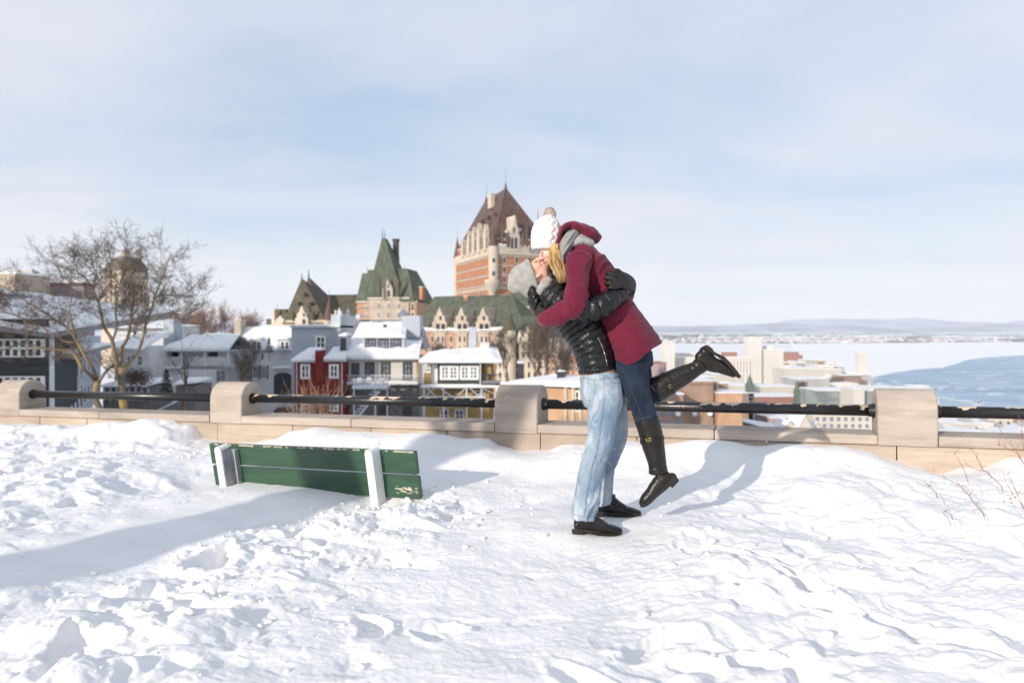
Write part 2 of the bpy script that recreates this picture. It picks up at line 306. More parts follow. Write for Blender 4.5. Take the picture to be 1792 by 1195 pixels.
def rail_mat():                                               # black paint flaked off along the top
    m = mat('rail_paint', (.010, .010, .011), .3, var=.3, scale=8, bump=.08, bscale=60, spec=.6); t = m.node_tree; b = t.nodes['Principled BSDF']
    src = b.inputs['Base Color'].links[0].from_socket
    g = t.nodes.new('ShaderNodeNewGeometry'); s = t.nodes.new('ShaderNodeSeparateXYZ'); t.links.new(g.outputs['Normal'], s.inputs[0])
    c = t.nodes.new('ShaderNodeTexCoord'); n = t.nodes.new('ShaderNodeTexNoise'); n.inputs['Scale'].default_value = 9; n.inputs['Detail'].default_value = 5; t.links.new(c.outputs['Object'], n.inputs['Vector'])
    n2 = t.nodes.new('ShaderNodeTexNoise'); n2.inputs['Scale'].default_value = 1.1; t.links.new(c.outputs['Object'], n2.inputs['Vector'])
    a1 = t.nodes.new('ShaderNodeMath'); a1.operation = 'MULTIPLY_ADD'; t.links.new(n.outputs['Fac'], a1.inputs[0]); a1.inputs[1].default_value = 3.0; sz_ = t.nodes.new('ShaderNodeMath'); sz_.operation = 'MULTIPLY'; t.links.new(s.outputs[2], sz_.inputs[0]); sz_.inputs[1].default_value = .8; t.links.new(sz_.outputs[0], a1.inputs[2])
    a2 = t.nodes.new('ShaderNodeMath'); a2.operation = 'MULTIPLY_ADD'; t.links.new(n2.outputs['Fac'], a2.inputs[0]); a2.inputs[1].default_value = 1.5; t.links.new(a1.outputs[0], a2.inputs[2])
    gt = t.nodes.new('ShaderNodeMath'); gt.operation = 'GREATER_THAN'; t.links.new(a2.outputs[0], gt.inputs[0]); gt.inputs[1].default_value = 3.12
    mix = t.nodes.new('ShaderNodeMix'); mix.data_type = 'RGBA'; t.links.new(gt.outputs[0], mix.inputs[0]); t.links.new(src, mix.inputs[6]); mix.inputs[7].default_value = (.62, .48, .36, 1)
    t.links.new(mix.outputs[2], b.inputs['Base Color'])
    r_ = t.nodes.new('ShaderNodeMapRange'); t.links.new(gt.outputs[0], r_.inputs[0]); r_.inputs[3].default_value = .3; r_.inputs[4].default_value = .8; t.links.new(r_.outputs[0], b.inputs['Roughness'])
    return m
M['rail'] = rail_mat()
def wp(s, d, z): v = W0+WT*s+WN*d; return Vector((v.x, v.y, z+wz(s)))
piers = []                                                    # (left s, right s) of each pier front
for a, b in [(None, 33), (375, 422), (873, 940), (1544, 1642)]:
    rpt = wpt(b); sr = wall_s(rpt.x, rpt.y); piers.append((sr-.44, sr))
sp = piers[3][1]-piers[2][1]; piers = [(piers[0][0]-2*sp, piers[0][1]-2*sp), (piers[0][0]-sp, piers[0][1]-sp)]+piers+[(piers[3][0]+sp, piers[3][1]+sp), (piers[3][0]+2*sp, piers[3][1]+2*sp)]
wall = thing('parapet_wall', (W0.x, W0.y, 0), 'low beige stone parapet wall with coping and round-topped piers beside the snowy walk', 'wall')
def bevel_box(mb, s0, s1, d0, d1, z0, z1, c=.006, j=0.):
    q = [(s0, d0), (s1, d0), (s1, d1), (s0, d1)]
    def ring(i, z): return [wp(s+(i if s == s0 else -i), d+(i if d == d0 else -i) if d0 < d1 else d, z) for s, d in q]
    lv = [ring(c, z0), ring(0, z0+c), ring(0, z1-c), ring(c, z1)]
    vs = sum(lv, []); fs = [(3, 2, 1, 0), (12, 13, 14, 15)]
    for k in range(3):
        for i in range(4): fs.append((k*4+i, k*4+(i+1) % 4, k*4+4+(i+1) % 4, k*4+4+i))
    mb.add(vs, fs)
for k, (a, b) in enumerate(piers):
    mb = MB(); n = 20; c = .008
    def prof(e):
        pts = [(-WD+e, CAPB-.0), (-WD+e, PTOP-WD/2)]
        for i in range(n+1):
            t = math.pi-math.pi*i/n; pts.append((-WD/2+(WD/2-e)*math.cos(t), PTOP-WD/2+(WD/2-e)*math.sin(t)))
        pts += [(-e, CAPB)]
        return pts
    rings = [[wp(a, d, z) for d, z in prof(c)], [wp(a+c, d, z) for d, z in prof(0)], [wp(b-c, d, z) for d, z in prof(0)], [wp(b, d, z) for d, z in prof(c)]]
    m_ = len(rings[0]); vs = sum(rings, []); fs = [tuple(range(m_)), tuple(range(3*m_, 4*m_))[::-1]]
    for r_ in range(3):
        for i in range(m_): fs.append((r_*m_+i, r_*m_+m_+i, r_*m_+m_+(i+1) % m_, r_*m_+(i+1) % m_))
    mb.add(vs, fs); mb.build('pier', M['stone'], wall)
for k in range(len(piers)-1):                                  # coping stones between the piers
    s0, s1 = piers[k][1], piers[k+1][0]; nseg = 2; cuts = [s0]+[s0+(s1-s0)*(i/nseg+random.uniform(-.06, .06)) for i in range(1, nseg)]+[s1]
    for i in range(nseg):
        mb = MB(); bevel_box(mb, cuts[i]+.005, cuts[i+1]-.005, -WD-.004, .004+random.uniform(-.002, .002), CAPB+.003, CAPT+random.uniform(-.002, .002), .007); mb.build('coping_stone', M['stone'], wall)
s = piers[0][0]
while s < piers[-1][1]:
    L = random.uniform(.75, 1.15); mb = MB(); bevel_box(mb, s+.005, s+L-.005, -WD+.03, -.022+random.uniform(-.003, .003), CAPB-.32, CAPB-.002, .006); mb.build('wall_stone', M['stone2'], wall)
    s += L
mb = MB(); bevel_box(mb, piers[0][0], piers[-1][1], -WD+.03, -.03, -2.2, CAPB-.325); mb.build('footing', M['stone2'], wall)
RZ = PTOP-WD/2
names = ['far left stretch of black handrail pipe before the first pier', 'far left handrail pipe leaving the frame', 'black handrail pipe with a smooth unflaked top, behind the left snow drift', 'black handrail pipe with peeling paint behind the green bench', 'black handrail pipe running behind the kissing couple and the lifted boot', 'black handrail pipe leaving the picture at the right edge', 'handrail pipe beyond the right edge']
for k in range(1, len(piers)-1):
    s0, s1 = piers[k][1]-.05, piers[k+1][0]+.05; mid = wp((s0+s1)/2, -WD/2, RZ)
    r_ = thing('handrail', mid, names[k], 'handrail', 'black iron handrail pipes between the piers')
    mb = MB(); mb.cyl(wp(s0, -WD/2, RZ), wp(s1, -WD/2, RZ), .048, n=28); mb.build('pipe', M['iron'] if k == 2 else M['rail'], r_, smooth=False).data.shade_smooth()
    for e, sg in ((s0+.05, 1), (s1-.05, -1)):
        mb = MB(); mb.cyl(wp(e, -WD/2, RZ), wp(e+.022*sg, -WD/2, RZ), .062, .060, n=20); mb.cyl(wp(e+.022*sg, -WD/2, RZ), wp(e+.05*sg, -WD/2, RZ), .055, .053, n=20); mb.build('socket', M['iron'], r_)

# ------------------------------------------------------------------ half-buried bench, seen from behind
M['green'] = mat('green_paint', (.028, .072, .042), .38, col2=(.038, .096, .056), scale=3, bump=.12, bscale=30, stretch=(1, 1, 6), spec=.5)
def chip_mat():
    m = mat('green_chipped', (.022, .085, .050), .38, col2=(.030, .11, .066), scale=3, bump=.12, bscale=30, stretch=(1, 1, 6)); t = m.node_tree; b = t.nodes['Principled BSDF']; src = b.inputs['Base Color'].links[0].from_socket
    c = t.nodes.new('ShaderNodeTexCoord'); mp = t.nodes.new('ShaderNodeMapping'); t.links.new(c.outputs['Object'], mp.inputs[0]); mp.inputs['Scale'].default_value = (1, 1, 3)
    n = t.nodes.new('ShaderNodeTexNoise'); n.inputs['Scale'].default_value = 9; n.inputs['Detail'].default_value = 8; n.inputs['Roughness'].default_value = .7; t.links.new(mp.outputs[0], n.inputs['Vector'])
    g = t.nodes.new('ShaderNodeMath'); g.operation = 'GREATER_THAN'; t.links.new(n.outputs['Fac'], g.inputs[0]); g.inputs[1].default_value = .715
    mix = t.nodes.new('ShaderNodeMix'); mix.data_type = 'RGBA'; t.links.new(g.outputs[0], mix.inputs[0]); t.links.new(src, mix.inputs[6]); mix.inputs[7].default_value = (.62, .58, .46, 1); t.links.new(mix.outputs[2], b.inputs['Base Color']); return m
M['green_chip'] = chip_mat()
M['white_paint'] = mat('white_paint', (.80, .80, .79), .5, col2=(.88, .88, .87), scale=5, bump=.15, bscale=40)
M['chip'] = mat('bare_wood', (.6, .5, .38), .8); M['galv'] = mat('galvanised', (.42, .43, .46), .45, metal=.6, var=.2, scale=12)
M['dark_metal'] = mat('dark_metal', (.03, .03, .035), .5)
A = P(366, 776.5, 6.30); B = P(735, 791, 5.42); bt = Vector((B.x-A.x, B.y-A.y, B.z-A.z)); BL = bt.length-.05; bt.normalize()
bn = Vector((bt.y, -bt.x, 0)).normalized()
if bn.y > 0: bn = -bn
bu = bt.cross(bn); bu = bu if bu.z > 0 else -bu; bu = (bu+bn*.16).normalized(); bn2 = bt.cross(bu); bn2 = bn2 if bn2.y < 0 else -bn2     # the back leans out towards the walk
bench = thing('park_bench', (A.x/2+B.x/2, A.y/2+B.y/2, -.3), 'green slatted park bench seen from behind, half buried in the snow', 'bench')
def bp(a, h, d): return A+bt*a+bu*h+bn2*d
def bbox(mb, a0, a1, h0, h1, d0, d1, c=.004):
    def ring(e, h): return [bp(a0+e, h, d0+e), bp(a1-e, h, d0+e), bp(a1-e, h, d1-e), bp(a0+e, h, d1-e)]
    vs = ring(c, h0)+ring(0, h0+c)+ring(0, h1-c)+ring(c, h1); fs = [(3, 2, 1, 0), (12, 13, 14, 15)]
    for k in range(3):
        for i in range(4): fs.append((k*4+i, k*4+(i+1) % 4, k*4+4+(i+1) % 4, k*4+4+i))
    mb.add(vs, fs)
ph = .178
mb = MB(); bbox(mb, 0, BL, -ph, 0, -.04, 0); mb.build('back_slat', M['green'], bench)
mb = MB(); bbox(mb, .004, BL+.004, -2*ph-.016, -ph-.016, -.04, 0); mb.build('back_slat', M['green'], bench)
for i in range(4): mb = MB(); mb.hexa([bp(0, -.44, -.10-i*.11)-Vector((0, 0, .03)), bp(BL, -.44, -.10-i*.11)-Vector((0, 0, .03)), bp(BL, -.44, -.2-i*.11)-Vector((0, 0, .03)), bp(0, -.44, -.2-i*.11)-Vector((0, 0, .03)), bp(0, -.44, -.10-i*.11), bp(BL, -.44, -.10-i*.11), bp(BL, -.44, -.2-i*.11), bp(0, -.44, -.2-i*.11)]); mb.build('seat_slat', M['green'], bench)
def post(px, top):
    # parameter along the bench for a pixel column
    best = min((abs((bp(a, -.1, .05).x/bp(a, -.1, .05).y)*F+CX-px), a) for a in np.linspace(0, BL, 400))[1]
    w_, d_ = .066, .105
    mb = MB(); loop = []
    for i in range(9):
        t = math.pi*i/8; loop.append(bp(best+w_/2-w_/2*math.cos(t), top-w_/2+w_/2*math.sin(t), d_))
    loop = [bp(best, -.62, d_)]+loop+[bp(best+w_, -.62, d_)]
    mb.prism(loop, -bn2*(d_-.001)); mb.build('back_post', M['white_paint'], bench); return best, w_, d_
p1 = post(386, .012); p2 = post(648, .035)
a0 = p1[0]+p1[1]
mb = MB(); bbox(mb, a0+.002, a0+.010, -.40, -.02, .0, .10, .001); bbox(mb, a0+.010, a0+.085, -.40, -.035, .001, .006, .001); bbox(mb, a0+.085, a0+.097, -.41, -.03, .001, .05, .001); mb.build('bracket', M['galv'], bench)
for h, a in ((-.17, .045), (-.06, .07), (-.13, .07), (-.2, .07)): mb = MB(); mb.cyl(bp(a0+a, h, .006), bp(a0+a, h, .013), .009, n=10); mb.build('bolt', M['dark_metal'], bench)
# chips: worn top edge and the scraped patch on the lower slat
rs = random.Random(5); mb = MB()
for i in range(46):
    a = rs.uniform(.05, BL-.05); l = rs.uniform(.01, .05); e = .0012
    bb = [bp(a, -rs.uniform(.004, .010), e), bp(a+l, -rs.uniform(.004, .012), e), bp(a+l*.9, .0012, e), bp(a+l*.1, .0012, e)]; mb.add(bb, [(0, 1, 2, 3)]); mb.add([bp(a+l*.1, .0012, e), bp(a+l*.9, .0012, e), bp(a+l*.8, .0012, -.01), bp(a+l*.2, .0012, -.012)], [(0, 1, 2, 3)])
for i in range(34):
    a = BL-.03-rs.random()*.19; h = -ph-.016-.085-rs.random()*.055; l = rs.uniform(.008, .055); e = .0012+i*1e-5; t = rs.uniform(.002, .006)
    mb.add([bp(a, h, e), bp(a+l, h-.002, e), bp(a+l*.9, h+t, e), bp(a+l*.2, h+t*.8, e)], [(0, 1, 2, 3)])
mb.build('paint_chips', M['chip'], bench)['kind'] = 'stuff'

# ------------------------------------------------------------------ red twigs sticking out of the snow at the right
M['twig'] = mat('red_twig', (.26, .11, .08), .6, var=.3, scale=20); M['dry_leaf'] = mat('dry_leaf', (.62, .17, .04), .7, var=.3, scale=30)
stems = [[(1670, 793), (1678, 806), (1686, 821), (1692, 836)], [(1703, 788), (1710, 804), (1719, 820), (1736, 836), (1752, 851)],
         [(1632, 828), (1655, 838), (1679, 847), (1696, 867), (1708, 884), (1720, 899)], [(1753, 759), (1766, 774), (1777, 787), (1789, 806), (1798, 822)],
         [(1747, 775), (1758, 781), (1770, 787), (1781, 792)], [(1757, 833), (1766, 852), (1777, 871), (1789, 882)], [(1762, 830), (1772, 845), (1780, 862), (1789, 881)],
         [(1651, 896), (1661, 910)], [(1651, 895), (1664, 899)], [(1790, 740), (1788, 760), (1793, 790)], [(1606, 845), (1625, 852), (1637, 862)], [(1618, 844), (1630, 851), (1638, 861)], [(1695, 815), (1715, 822), (1730, 824)]]
tz = [4.5, 4.35, 4.3, 4.1, 4.15, 4.0, 4.05, 4.2, 4.2, 4.1, 4.7, 4.75, 4.4]
tw = None
def twig_group(idx, label):
    base = P(*stems[idx[0]][-1], tz[idx[0]]); g = thing('red_twig', base, label, 'twig', 'bare red twigs poking out of the snow')
    for i in idx:
        n = len(stems[i]); mb = MB(); mb.tube([P(x, y, tz[i]-.03*k)+Vector((rs.uniform(-.004, .004), 0, rs.uniform(-.004, .004))) for k, (x, y) in enumerate(stems[i])]+([P(stems[i][-1][0]+3, stems[i][-1][1]+9, tz[i]-.1)]), [.0009+.0004*k for k in range(n)]+[.002], n=5)
        for k in range(n-1):
            p = P(*stems[i][k], tz[i]); mb.tube([p, p+Vector((rs.uniform(-.03, .03), rs.uniform(-.02, .02), rs.uniform(.01, .05)))], [.0016, .001], n=4)
        mb.build('stem', M['twig'], g)
    return g
g1 = twig_group([0], 'single bare red twig leaning against the coping right of the last pier'); g2 = twig_group([1, 12], 'long red twig below the coping right of the last pier')
g3 = twig_group([2], 'long low red twig lying across the snow below the last pier'); g4 = twig_group([3, 4, 9], 'branched red twig reaching over the coping at the right edge')
g5 = twig_group([5, 6], 'pair of red twigs with orange leaves at the right edge'); g6 = twig_group([7, 8], 'tiny forked red twig stub lying in the snow'); g7 = twig_group([10, 11], 'short twin twigs below the last pier')
def leaf(px, py, Z, sz, par):
    mb = MB(); c = P(px, py, Z); a = rs.uniform(0, 6.28); u = Vector((math.cos(a), .2, math.sin(a))).normalized(); v = Vector((-math.sin(a), .3, math.cos(a))).normalized()
    mb.add([c-u*sz, c-v*sz*.5+Vector((0, -.004, 0)), c+u*sz, c+v*sz*.55, c+Vector((0, .004, 0))], [(0, 1, 4), (1, 2, 4), (2, 3, 4), (3, 0, 4)]); mb.build('leaf', M['dry_leaf'], par)
for px, py, s_ in [(1764, 866, .010), (1768, 872, .011), (1771, 864, .010), (1757, 877, .008), (1770, 879, .008), (1776, 870, .008)]: leaf(px, py, 4.02, s_, g5)
for px, py, s_ in [(1690, 853, .009), (1694, 858, .008), (1685, 850, .007)]: leaf(px, py, 4.3, s_, g3)
for px, py, s_ in [(1775, 785, .008), (1753, 760, .007), (1748, 778, .009), (1789, 788, .009), (1760, 783, .006)]: leaf(px, py, 4.1, s_, g4)
# ------------------------------------------------------------------ the couple
ZC = 4.62
def catmull(K, sub):
    K = np.asarray(K, float); n = len(K); out = []
    for i in range(n-1):
        p0 = K[max(i-1, 0)]; p1 = K[i]; p2 = K[i+1]; p3 = K[min(i+2, n-1)]
        for k in range(sub):
            t = k/sub; out.append(.5*((2*p1)+(-p0+p2)*t+(2*p0-5*p1+4*p2-p3)*t*t+(-p0+3*p1-3*p2+p3)*t**3))
    out.append(K[-1]); return np.array(out)
def keys(L):
    # rows: px, py, depth offset (m), half width across (px), half depth (m)
    out = []
    for r in L:
        px, py, dz, ra, rb = r; Z = ZC+dz; p = P(px, py, Z); out.append([p.x, p.y, p.z, ra*Z/F, rb])
    return np.array(out)
class Loft:
    def __init__(s): s.V = []; s.Fc = []; s.n = 0; s.curves = []
    def add(s, L, seg=20, sub=6, ref=(0, 1, 0), cap0=.6, cap1=.6, raw=False, power=1.0):
        K = catmull(L if raw else keys(L), sub); ref = np.array(ref, float)
        T = np.gradient(K[:, :3], axis=0); T /= np.linalg.norm(T, axis=1)[:, None]+1e-9
        Bv = ref[None, :]-T*(T@ref)[:, None]; Bv /= np.linalg.norm(Bv, axis=1)[:, None]+1e-9; Av = np.cross(T, Bv)
        rows = []
        def ring(c, A, B, ra, rb):
            th = np.arange(seg)*2*math.pi/seg; cs, sn = np.cos(th), np.sin(th)
            if power != 1: cs = np.sign(cs)*np.abs(cs)**power; sn = np.sign(sn)*np.abs(sn)**power
            return c+np.outer(cs*ra, A)+np.outer(sn*rb, B)
        for ph, sg, i, cp in ((0, -1, 0, cap0), (1, 0, 0, 0), (2, 1, len(K)-1, cap1)):
            if ph == 1:
                for j in range(len(K)): rows.append(ring(K[j, :3], Av[j], Bv[j], K[j, 3], K[j, 4]))
                continue
            r = min(K[i, 3], K[i, 4])*cp; qs = (80, 60, 40, 20) if ph == 0 else (20, 40, 60, 80)
            for q in qs:
                a = math.radians(q); rows.append(ring(K[i, :3]+T[i]*sg*r*math.sin(a), Av[i], Bv[i], K[i, 3]*math.cos(a), K[i, 4]*math.cos(a)))
        R = np.array(rows).reshape(-1, 3); m = len(rows); b = s.n
        for j in range(m-1):
            for k in range(seg): s.Fc.append((b+j*seg+k, b+j*seg+(k+1) % seg, b+(j+1)*seg+(k+1) % seg, b+(j+1)*seg+k))
        s.V.append(R); s.n += len(R)
        c0, c1 = R[:seg].mean(0), R[-seg:].mean(0); s.V.append(np.array([c0, c1])); s.n += 2
        for k in range(seg): s.Fc.append((s.n-2, b+(k+1) % seg, b+k)); s.Fc.append((s.n-1, b+(m-1)*seg+k, b+(m-1)*seg+(k+1) % seg))
        d = np.r_[0, np.cumsum(np.linalg.norm(np.diff(K[:, :3], axis=0), axis=1))]
        s.curves.append((K, d, Av, Bv)); return s
    def ball(s, c, r, M3=None, seg=16):
        r = np.broadcast_to(np.array(r, float), (3,)); th = np.linspace(0, math.pi, seg//2+1); rows = []
        R = []
        for t in th[1:-1]:
            for k in range(seg): a = 2*math.pi*k/seg; R.append([math.sin(t)*math.cos(a)*r[0], math.sin(t)*math.sin(a)*r[1], math.cos(t)*r[2]])
        R += [[0, 0, r[2]], [0, 0, -r[2]]]; R = np.array(R)
        if M3 is not None: R = R@np.array(M3).T
        R = R+np.array(c); b = s.n; m = len(th)-2
        for j in range(m-1):
            for k in range(seg): s.Fc.append((b+j*seg+k, b+(j+1)*seg+k, b+(j+1)*seg+(k+1) % seg, b+j*seg+(k+1) % seg))
        for k in range(seg): s.Fc.append((b+m*seg, b+k, b+(k+1) % seg)); s.Fc.append((b+m*seg+1, b+(m-1)*seg+(k+1) % seg, b+(m-1)*seg+k))
        s.V.append(R); s.n += len(R); return s
    def remesh(s, name, voxel=.005, smooth=3, disp=None, par=None, mats=None, fac=.5):
        me = bpy.data.meshes.new('tmp'); me.from_pydata(np.vstack(s.V).tolist(), [], s.Fc); ob = bpy.data.objects.new('tmp', me); COL.objects.link(ob)
        md = ob.modifiers.new('r', 'REMESH'); md.mode = 'VOXEL'; md.voxel_size = voxel
        if smooth: m2 = ob.modifiers.new('s', 'SMOOTH'); m2.iterations = smooth; m2.factor = fac
        bpy.context.view_layer.update(); dg = bpy.context.evaluated_depsgraph_get(); ev = ob.evaluated_get(dg); nm = bpy.data.meshes.new_from_object(ev)
        bpy.data.objects.remove(ob); bpy.data.meshes.remove(me); nm.name = name
        n = len(nm.vertices); co = np.empty(n*3); nm.vertices.foreach_get('co', co); co = co.reshape(-1, 3)
        if disp is not None:
            no = np.empty(n*3); nm.vertex_normals.foreach_get('vector', no); no = no.reshape(-1, 3)
            co = co+no*disp(co, no)[:, None]
        co = co-np.array(wloc(par)); nm.vertices.foreach_set('co', co.ravel()); nm.update(); nm.materials.clear()
        return link(name, nm, mats, par, None, True)
def near_curve(co, curve):
    K, d, A, B = curve; best = np.full(len(co), 1e9); idx = np.zeros(len(co), int)
    for i in range(len(K)):
        q = ((co-K[i, :3])**2).sum(1)/(K[i, 3]*K[i, 4]); m = q < best; best[m] = q[m]; idx[m] = i
    T = np.gradient(K[:, :3], axis=0); T /= np.linalg.norm(T, axis=1)[:, None]
    r = co-K[idx, :3]; s = d[idx]+(r*T[idx]).sum(1); a = np.arctan2((r*B[idx]).sum(1), (r*A[idx]).sum(1)); return s, a, best
def all_curves(co, curves):
    S = np.zeros(len(co)); A = np.zeros(len(co)); Bst = np.full(len(co), 1e9); I = np.zeros(len(co), int)
    for k, c in enumerate(curves):
        s, a, b = near_curve(co, c); m = b < Bst; S[m] = s[m]; A[m] = a[m]; Bst[m] = b[m]; I[m] = k
    return S, A, I
def quilt(curves, pitch=.043, amp=.009, wr=.0035, pitches=None):
    def f(co, no):
        S, A, I = all_curves(co, curves); pt = np.array(pitches or [pitch]*len(curves))[I]
        S2 = S+.007*noise(co*7, 3)+.003*np.sin(A*2); ph = S2/pt; q = np.abs(np.sin(math.pi*ph))**.5
        w = fbm(np.stack([S*10, A*3.2, np.floor(ph)*3.7+I*5.], 1), 3, 31); w2 = 1-2*np.abs(noise(np.stack([S*9, A*9, np.floor(ph)*2.3+I*3.], 1), 33)); g = np.where(I == 3, .45, 1.)
        return g*(amp*(q-1)*(1+.3*w)+wr*.8*w*q+wr*.30*w2*q)
    return f
def wrinkle(curves, amp=.004, along=10, around=2.2, amp2=.0015, zones=()):
    def f(co, no):
        S, A, I = all_curves(co, curves); p = np.stack([S*along+1.3*noise(co*5, 8), A*around/2, I*4.], 1)
        r = 1-np.abs(noise(p, 12))*2; r2 = 1-np.abs(noise(p*1.9+5, 13))*2
        k = np.full(len(co), .45)
        for (px, py, dz, rad, g) in zones: c = np.array(P(px, py, ZC+dz)); k = k+g*np.exp(-((co-c)**2).sum(1)/(rad*rad))
        return amp*k*(np.abs(r)**1.5*np.sign(r)*.8+r2*.45)+amp2*noise(co*45, 15)*k+amp*.6*noise(co*7, 16)
    return f
# ---- materials
def skin(name, a, b):
    m = mat(name, a, .5, col2=b, scale=14, bump=.05, bscale=300, spec=.4); bs = m.node_tree.nodes['Principled BSDF']
    bs.inputs['Subsurface Weight'].default_value = .12; bs.inputs['Subsurface Radius'].default_value = (.012, .005, .003); bs.inputs['Subsurface Scale'].default_value = 1; return m
M['skin_m'] = skin('skin_ruddy', (.66, .37, .29), (.76, .48, .38)); M['skin_w'] = skin('skin_fair', (.68, .42, .34), (.76, .50, .42))
M['puffer'] = mat('black_nylon', (.006, .0065, .008), .30, col2=(.010, .0105, .013), scale=10, bump=.6, bscale=26, spec=.42, stretch=(1, 1, 1), detail=4)
M['coat'] = mat('burgundy_cotton', (.115, .008, .027), .8, col2=(.160, .012, .036), scale=9, bump=.25, bscale=120, spec=.2, sheen=.15)
M['coat_in'] = mat('burgundy_lining', (.10, .007, .017), .8)
M['leather'] = mat('black_leather', (.009, .0075, .006), .34, col2=(.016, .013, .010), scale=12, bump=.2, bscale=45, spec=.40)
M['shoe'] = mat('black_shoe_leather', (.006, .005, .005), .27, col2=(.010, .009, .008), scale=14, bump=.22, bscale=50, spec=.42)
M['sole'] = mat('rubber_sole', (.018, .015, .012), .8, bump=.3, bscale=80)
M['glove'] = mat('brown_black_leather', (.012, .009, .0075), .55, col2=(.022, .016, .012), scale=25, bump=.4, bscale=60)
def denim(name, a, b, fade, spots=1.):
    m = mat(name, a, .85, col2=b, scale=5, bump=.25, bscale=160, spec=.15, stretch=(1, 1, .7), detail=10, lo=.36, hi=.64, sheen=.1); t = m.node_tree; bs = t.nodes['Principled BSDF']; src = bs.inputs['Base Color'].links[0].from_socket
    c = t.nodes.new('ShaderNodeTexCoord'); mp_ = t.nodes.new('ShaderNodeMapping'); t.links.new(c.outputs['Object'], mp_.inputs[0]); mp_.inputs['Scale'].default_value = (1, 1, .6); mp_.inputs['Rotation'].default_value = (0, .25, 0)
    n = t.nodes.new('ShaderNodeTexNoise'); n.inputs['Scale'].default_value = 9; n.inputs['Detail'].default_value = 10; n.inputs['Roughness'].default_value = .72; n.inputs['Distortion'].default_value = .4; t.links.new(mp_.outputs[0], n.inputs['Vector'])
    mr = t.nodes.new('ShaderNodeMapRange'); t.links.new(n.outputs['Fac'], mr.inputs[0]); mr.inputs[1].default_value = .48; mr.inputs[2].default_value = .72; mr.inputs[3].default_value = 0; mr.inputs[4].default_value = .8*spots
    mix = t.nodes.new('ShaderNodeMix'); mix.data_type = 'RGBA'; t.links.new(mr.outputs[0], mix.inputs[0]); t.links.new(src, mix.inputs[6]); mix.inputs[7].default_value = (*fade, 1); t.links.new(mix.outputs[2], bs.inputs['Base Color']); return m
M['denim_l'] = denim('faded_light_denim', (.15, .225, .32), (.32, .395, .465), (.66, .685, .70))
M['denim_d'] = denim('dark_navy_denim', (.010, .017, .034), (.019, .030, .054), (.042, .062, .095), .6)
M['thread'] = mat('seam_thread', (.08, .11, .16), .8); M['thread_g'] = mat('tan_thread', (.5, .36, .2), .8); M['thread_d'] = mat('pale_thread', (.09, .10, .125), .8)
def knit(name, a, b, sc=90, st=.6):
    m = mat(name, a, .9, col2=b, scale=25, spec=.1, sheen=.2); t = m.node_tree; bs = t.nodes['Principled BSDF']
    c = t.nodes.new('ShaderNodeTexCoord'); w_ = t.nodes.new('ShaderNodeTexWave'); w_.inputs['Scale'].default_value = sc; w_.inputs['Distortion'].default_value = 4; w_.inputs['Detail'].default_value = 3; w_.inputs['Detail Scale'].default_value = 8; w_.bands_direction = 'DIAGONAL'
    t.links.new(c.outputs['Object'], w_.inputs['Vector']); bp_ = t.nodes.new('ShaderNodeBump'); bp_.inputs['Strength'].default_value = st; bp_.inputs['Distance'].default_value = .004; t.links.new(w_.outputs['Fac'], bp_.inputs['Height']); t.links.new(bp_.outputs[0], bs.inputs['Normal']); return m
M['knit_g'] = knit('grey_knit', (.36, .35, .335), (.48, .47, .45)); M['knit_w'] = knit('white_cable_knit', (.74, .72, .68), (.84, .82, .78), 40, .5)
M['pom'] = mat('beige_fur', (.44, .37, .30), .95, col2=(.64, .56, .48), scale=60)
M['hair'] = mat('golden_hair', (.36, .19, .06), .45, col2=(.72, .48, .20), scale=30, stretch=(2, 2, .3), spec=.5, lo=.3, hi=.7)
M['hair_dark'] = mat('dark_lash', (.03, .018, .012), .7); M['lip'] = mat('lips', (.55, .16, .13), .45)
M['stitch_b'] = mat('boot_stitch', (.05, .045, .04), .6)
M['gold'] = mat('brass', (.60, .42, .16), .3, metal=1.); M['steel'] = mat('steel', (.6, .6, .6), .3, metal=1.)
def scarf_mat():
    m = mat('striped_scarf', (.5, .49, .47), .95, spec=.1, scale=60, sheen=.2); t = m.node_tree; bs = t.nodes['Principled BSDF']; src = bs.inputs['Base Color'].links[0].from_socket
    c = t.nodes.new('ShaderNodeTexCoord'); mp_ = t.nodes.new('ShaderNodeMapping'); t.links.new(c.outputs['Object'], mp_.inputs[0]); mp_.inputs['Rotation'].default_value = (0, math.radians(-35), 0)
    w_ = t.nodes.new('ShaderNodeTexWave'); w_.inputs['Scale'].default_value = 24; w_.inputs['Distortion'].default_value = 1.6; w_.inputs['Detail'].default_value = 3; w_.inputs['Detail Scale'].default_value = 6; w_.bands_direction = 'X'; t.links.new(mp_.outputs[0], w_.inputs['Vector'])
    s = t.nodes.new('ShaderNodeSeparateXYZ'); t.links.new(c.outputs['Object'], s.inputs[0])
    mr = t.nodes.new('ShaderNodeMapRange'); t.links.new(w_.outputs['Fac'], mr.inputs[0]); mr.inputs[1].default_value = .45; mr.inputs[2].default_value = .6; mr.inputs[3].default_value = 0; mr.inputs[4].default_value = .96
    mix = t.nodes.new('ShaderNodeMix'); mix.data_type = 'RGBA'; t.links.new(mr.outputs[0], mix.inputs[0]); t.links.new(src, mix.inputs[6]); mix.inputs[7].default_value = (.015, .015, .016, 1); t.links.new(mix.outputs[2], bs.inputs['Base Color']); return m
M['scarf_s'] = scarf_mat(); M['scarf_g'] = knit('grey_scarf_weave', (.34, .33, .32), (.58, .57, .55), 70, .7)
M['lace_m'] = mat('lace', (.06, .055, .05), .8)
M['black_fringe'] = mat('black_fringe', (.010, .010, .012), .5)

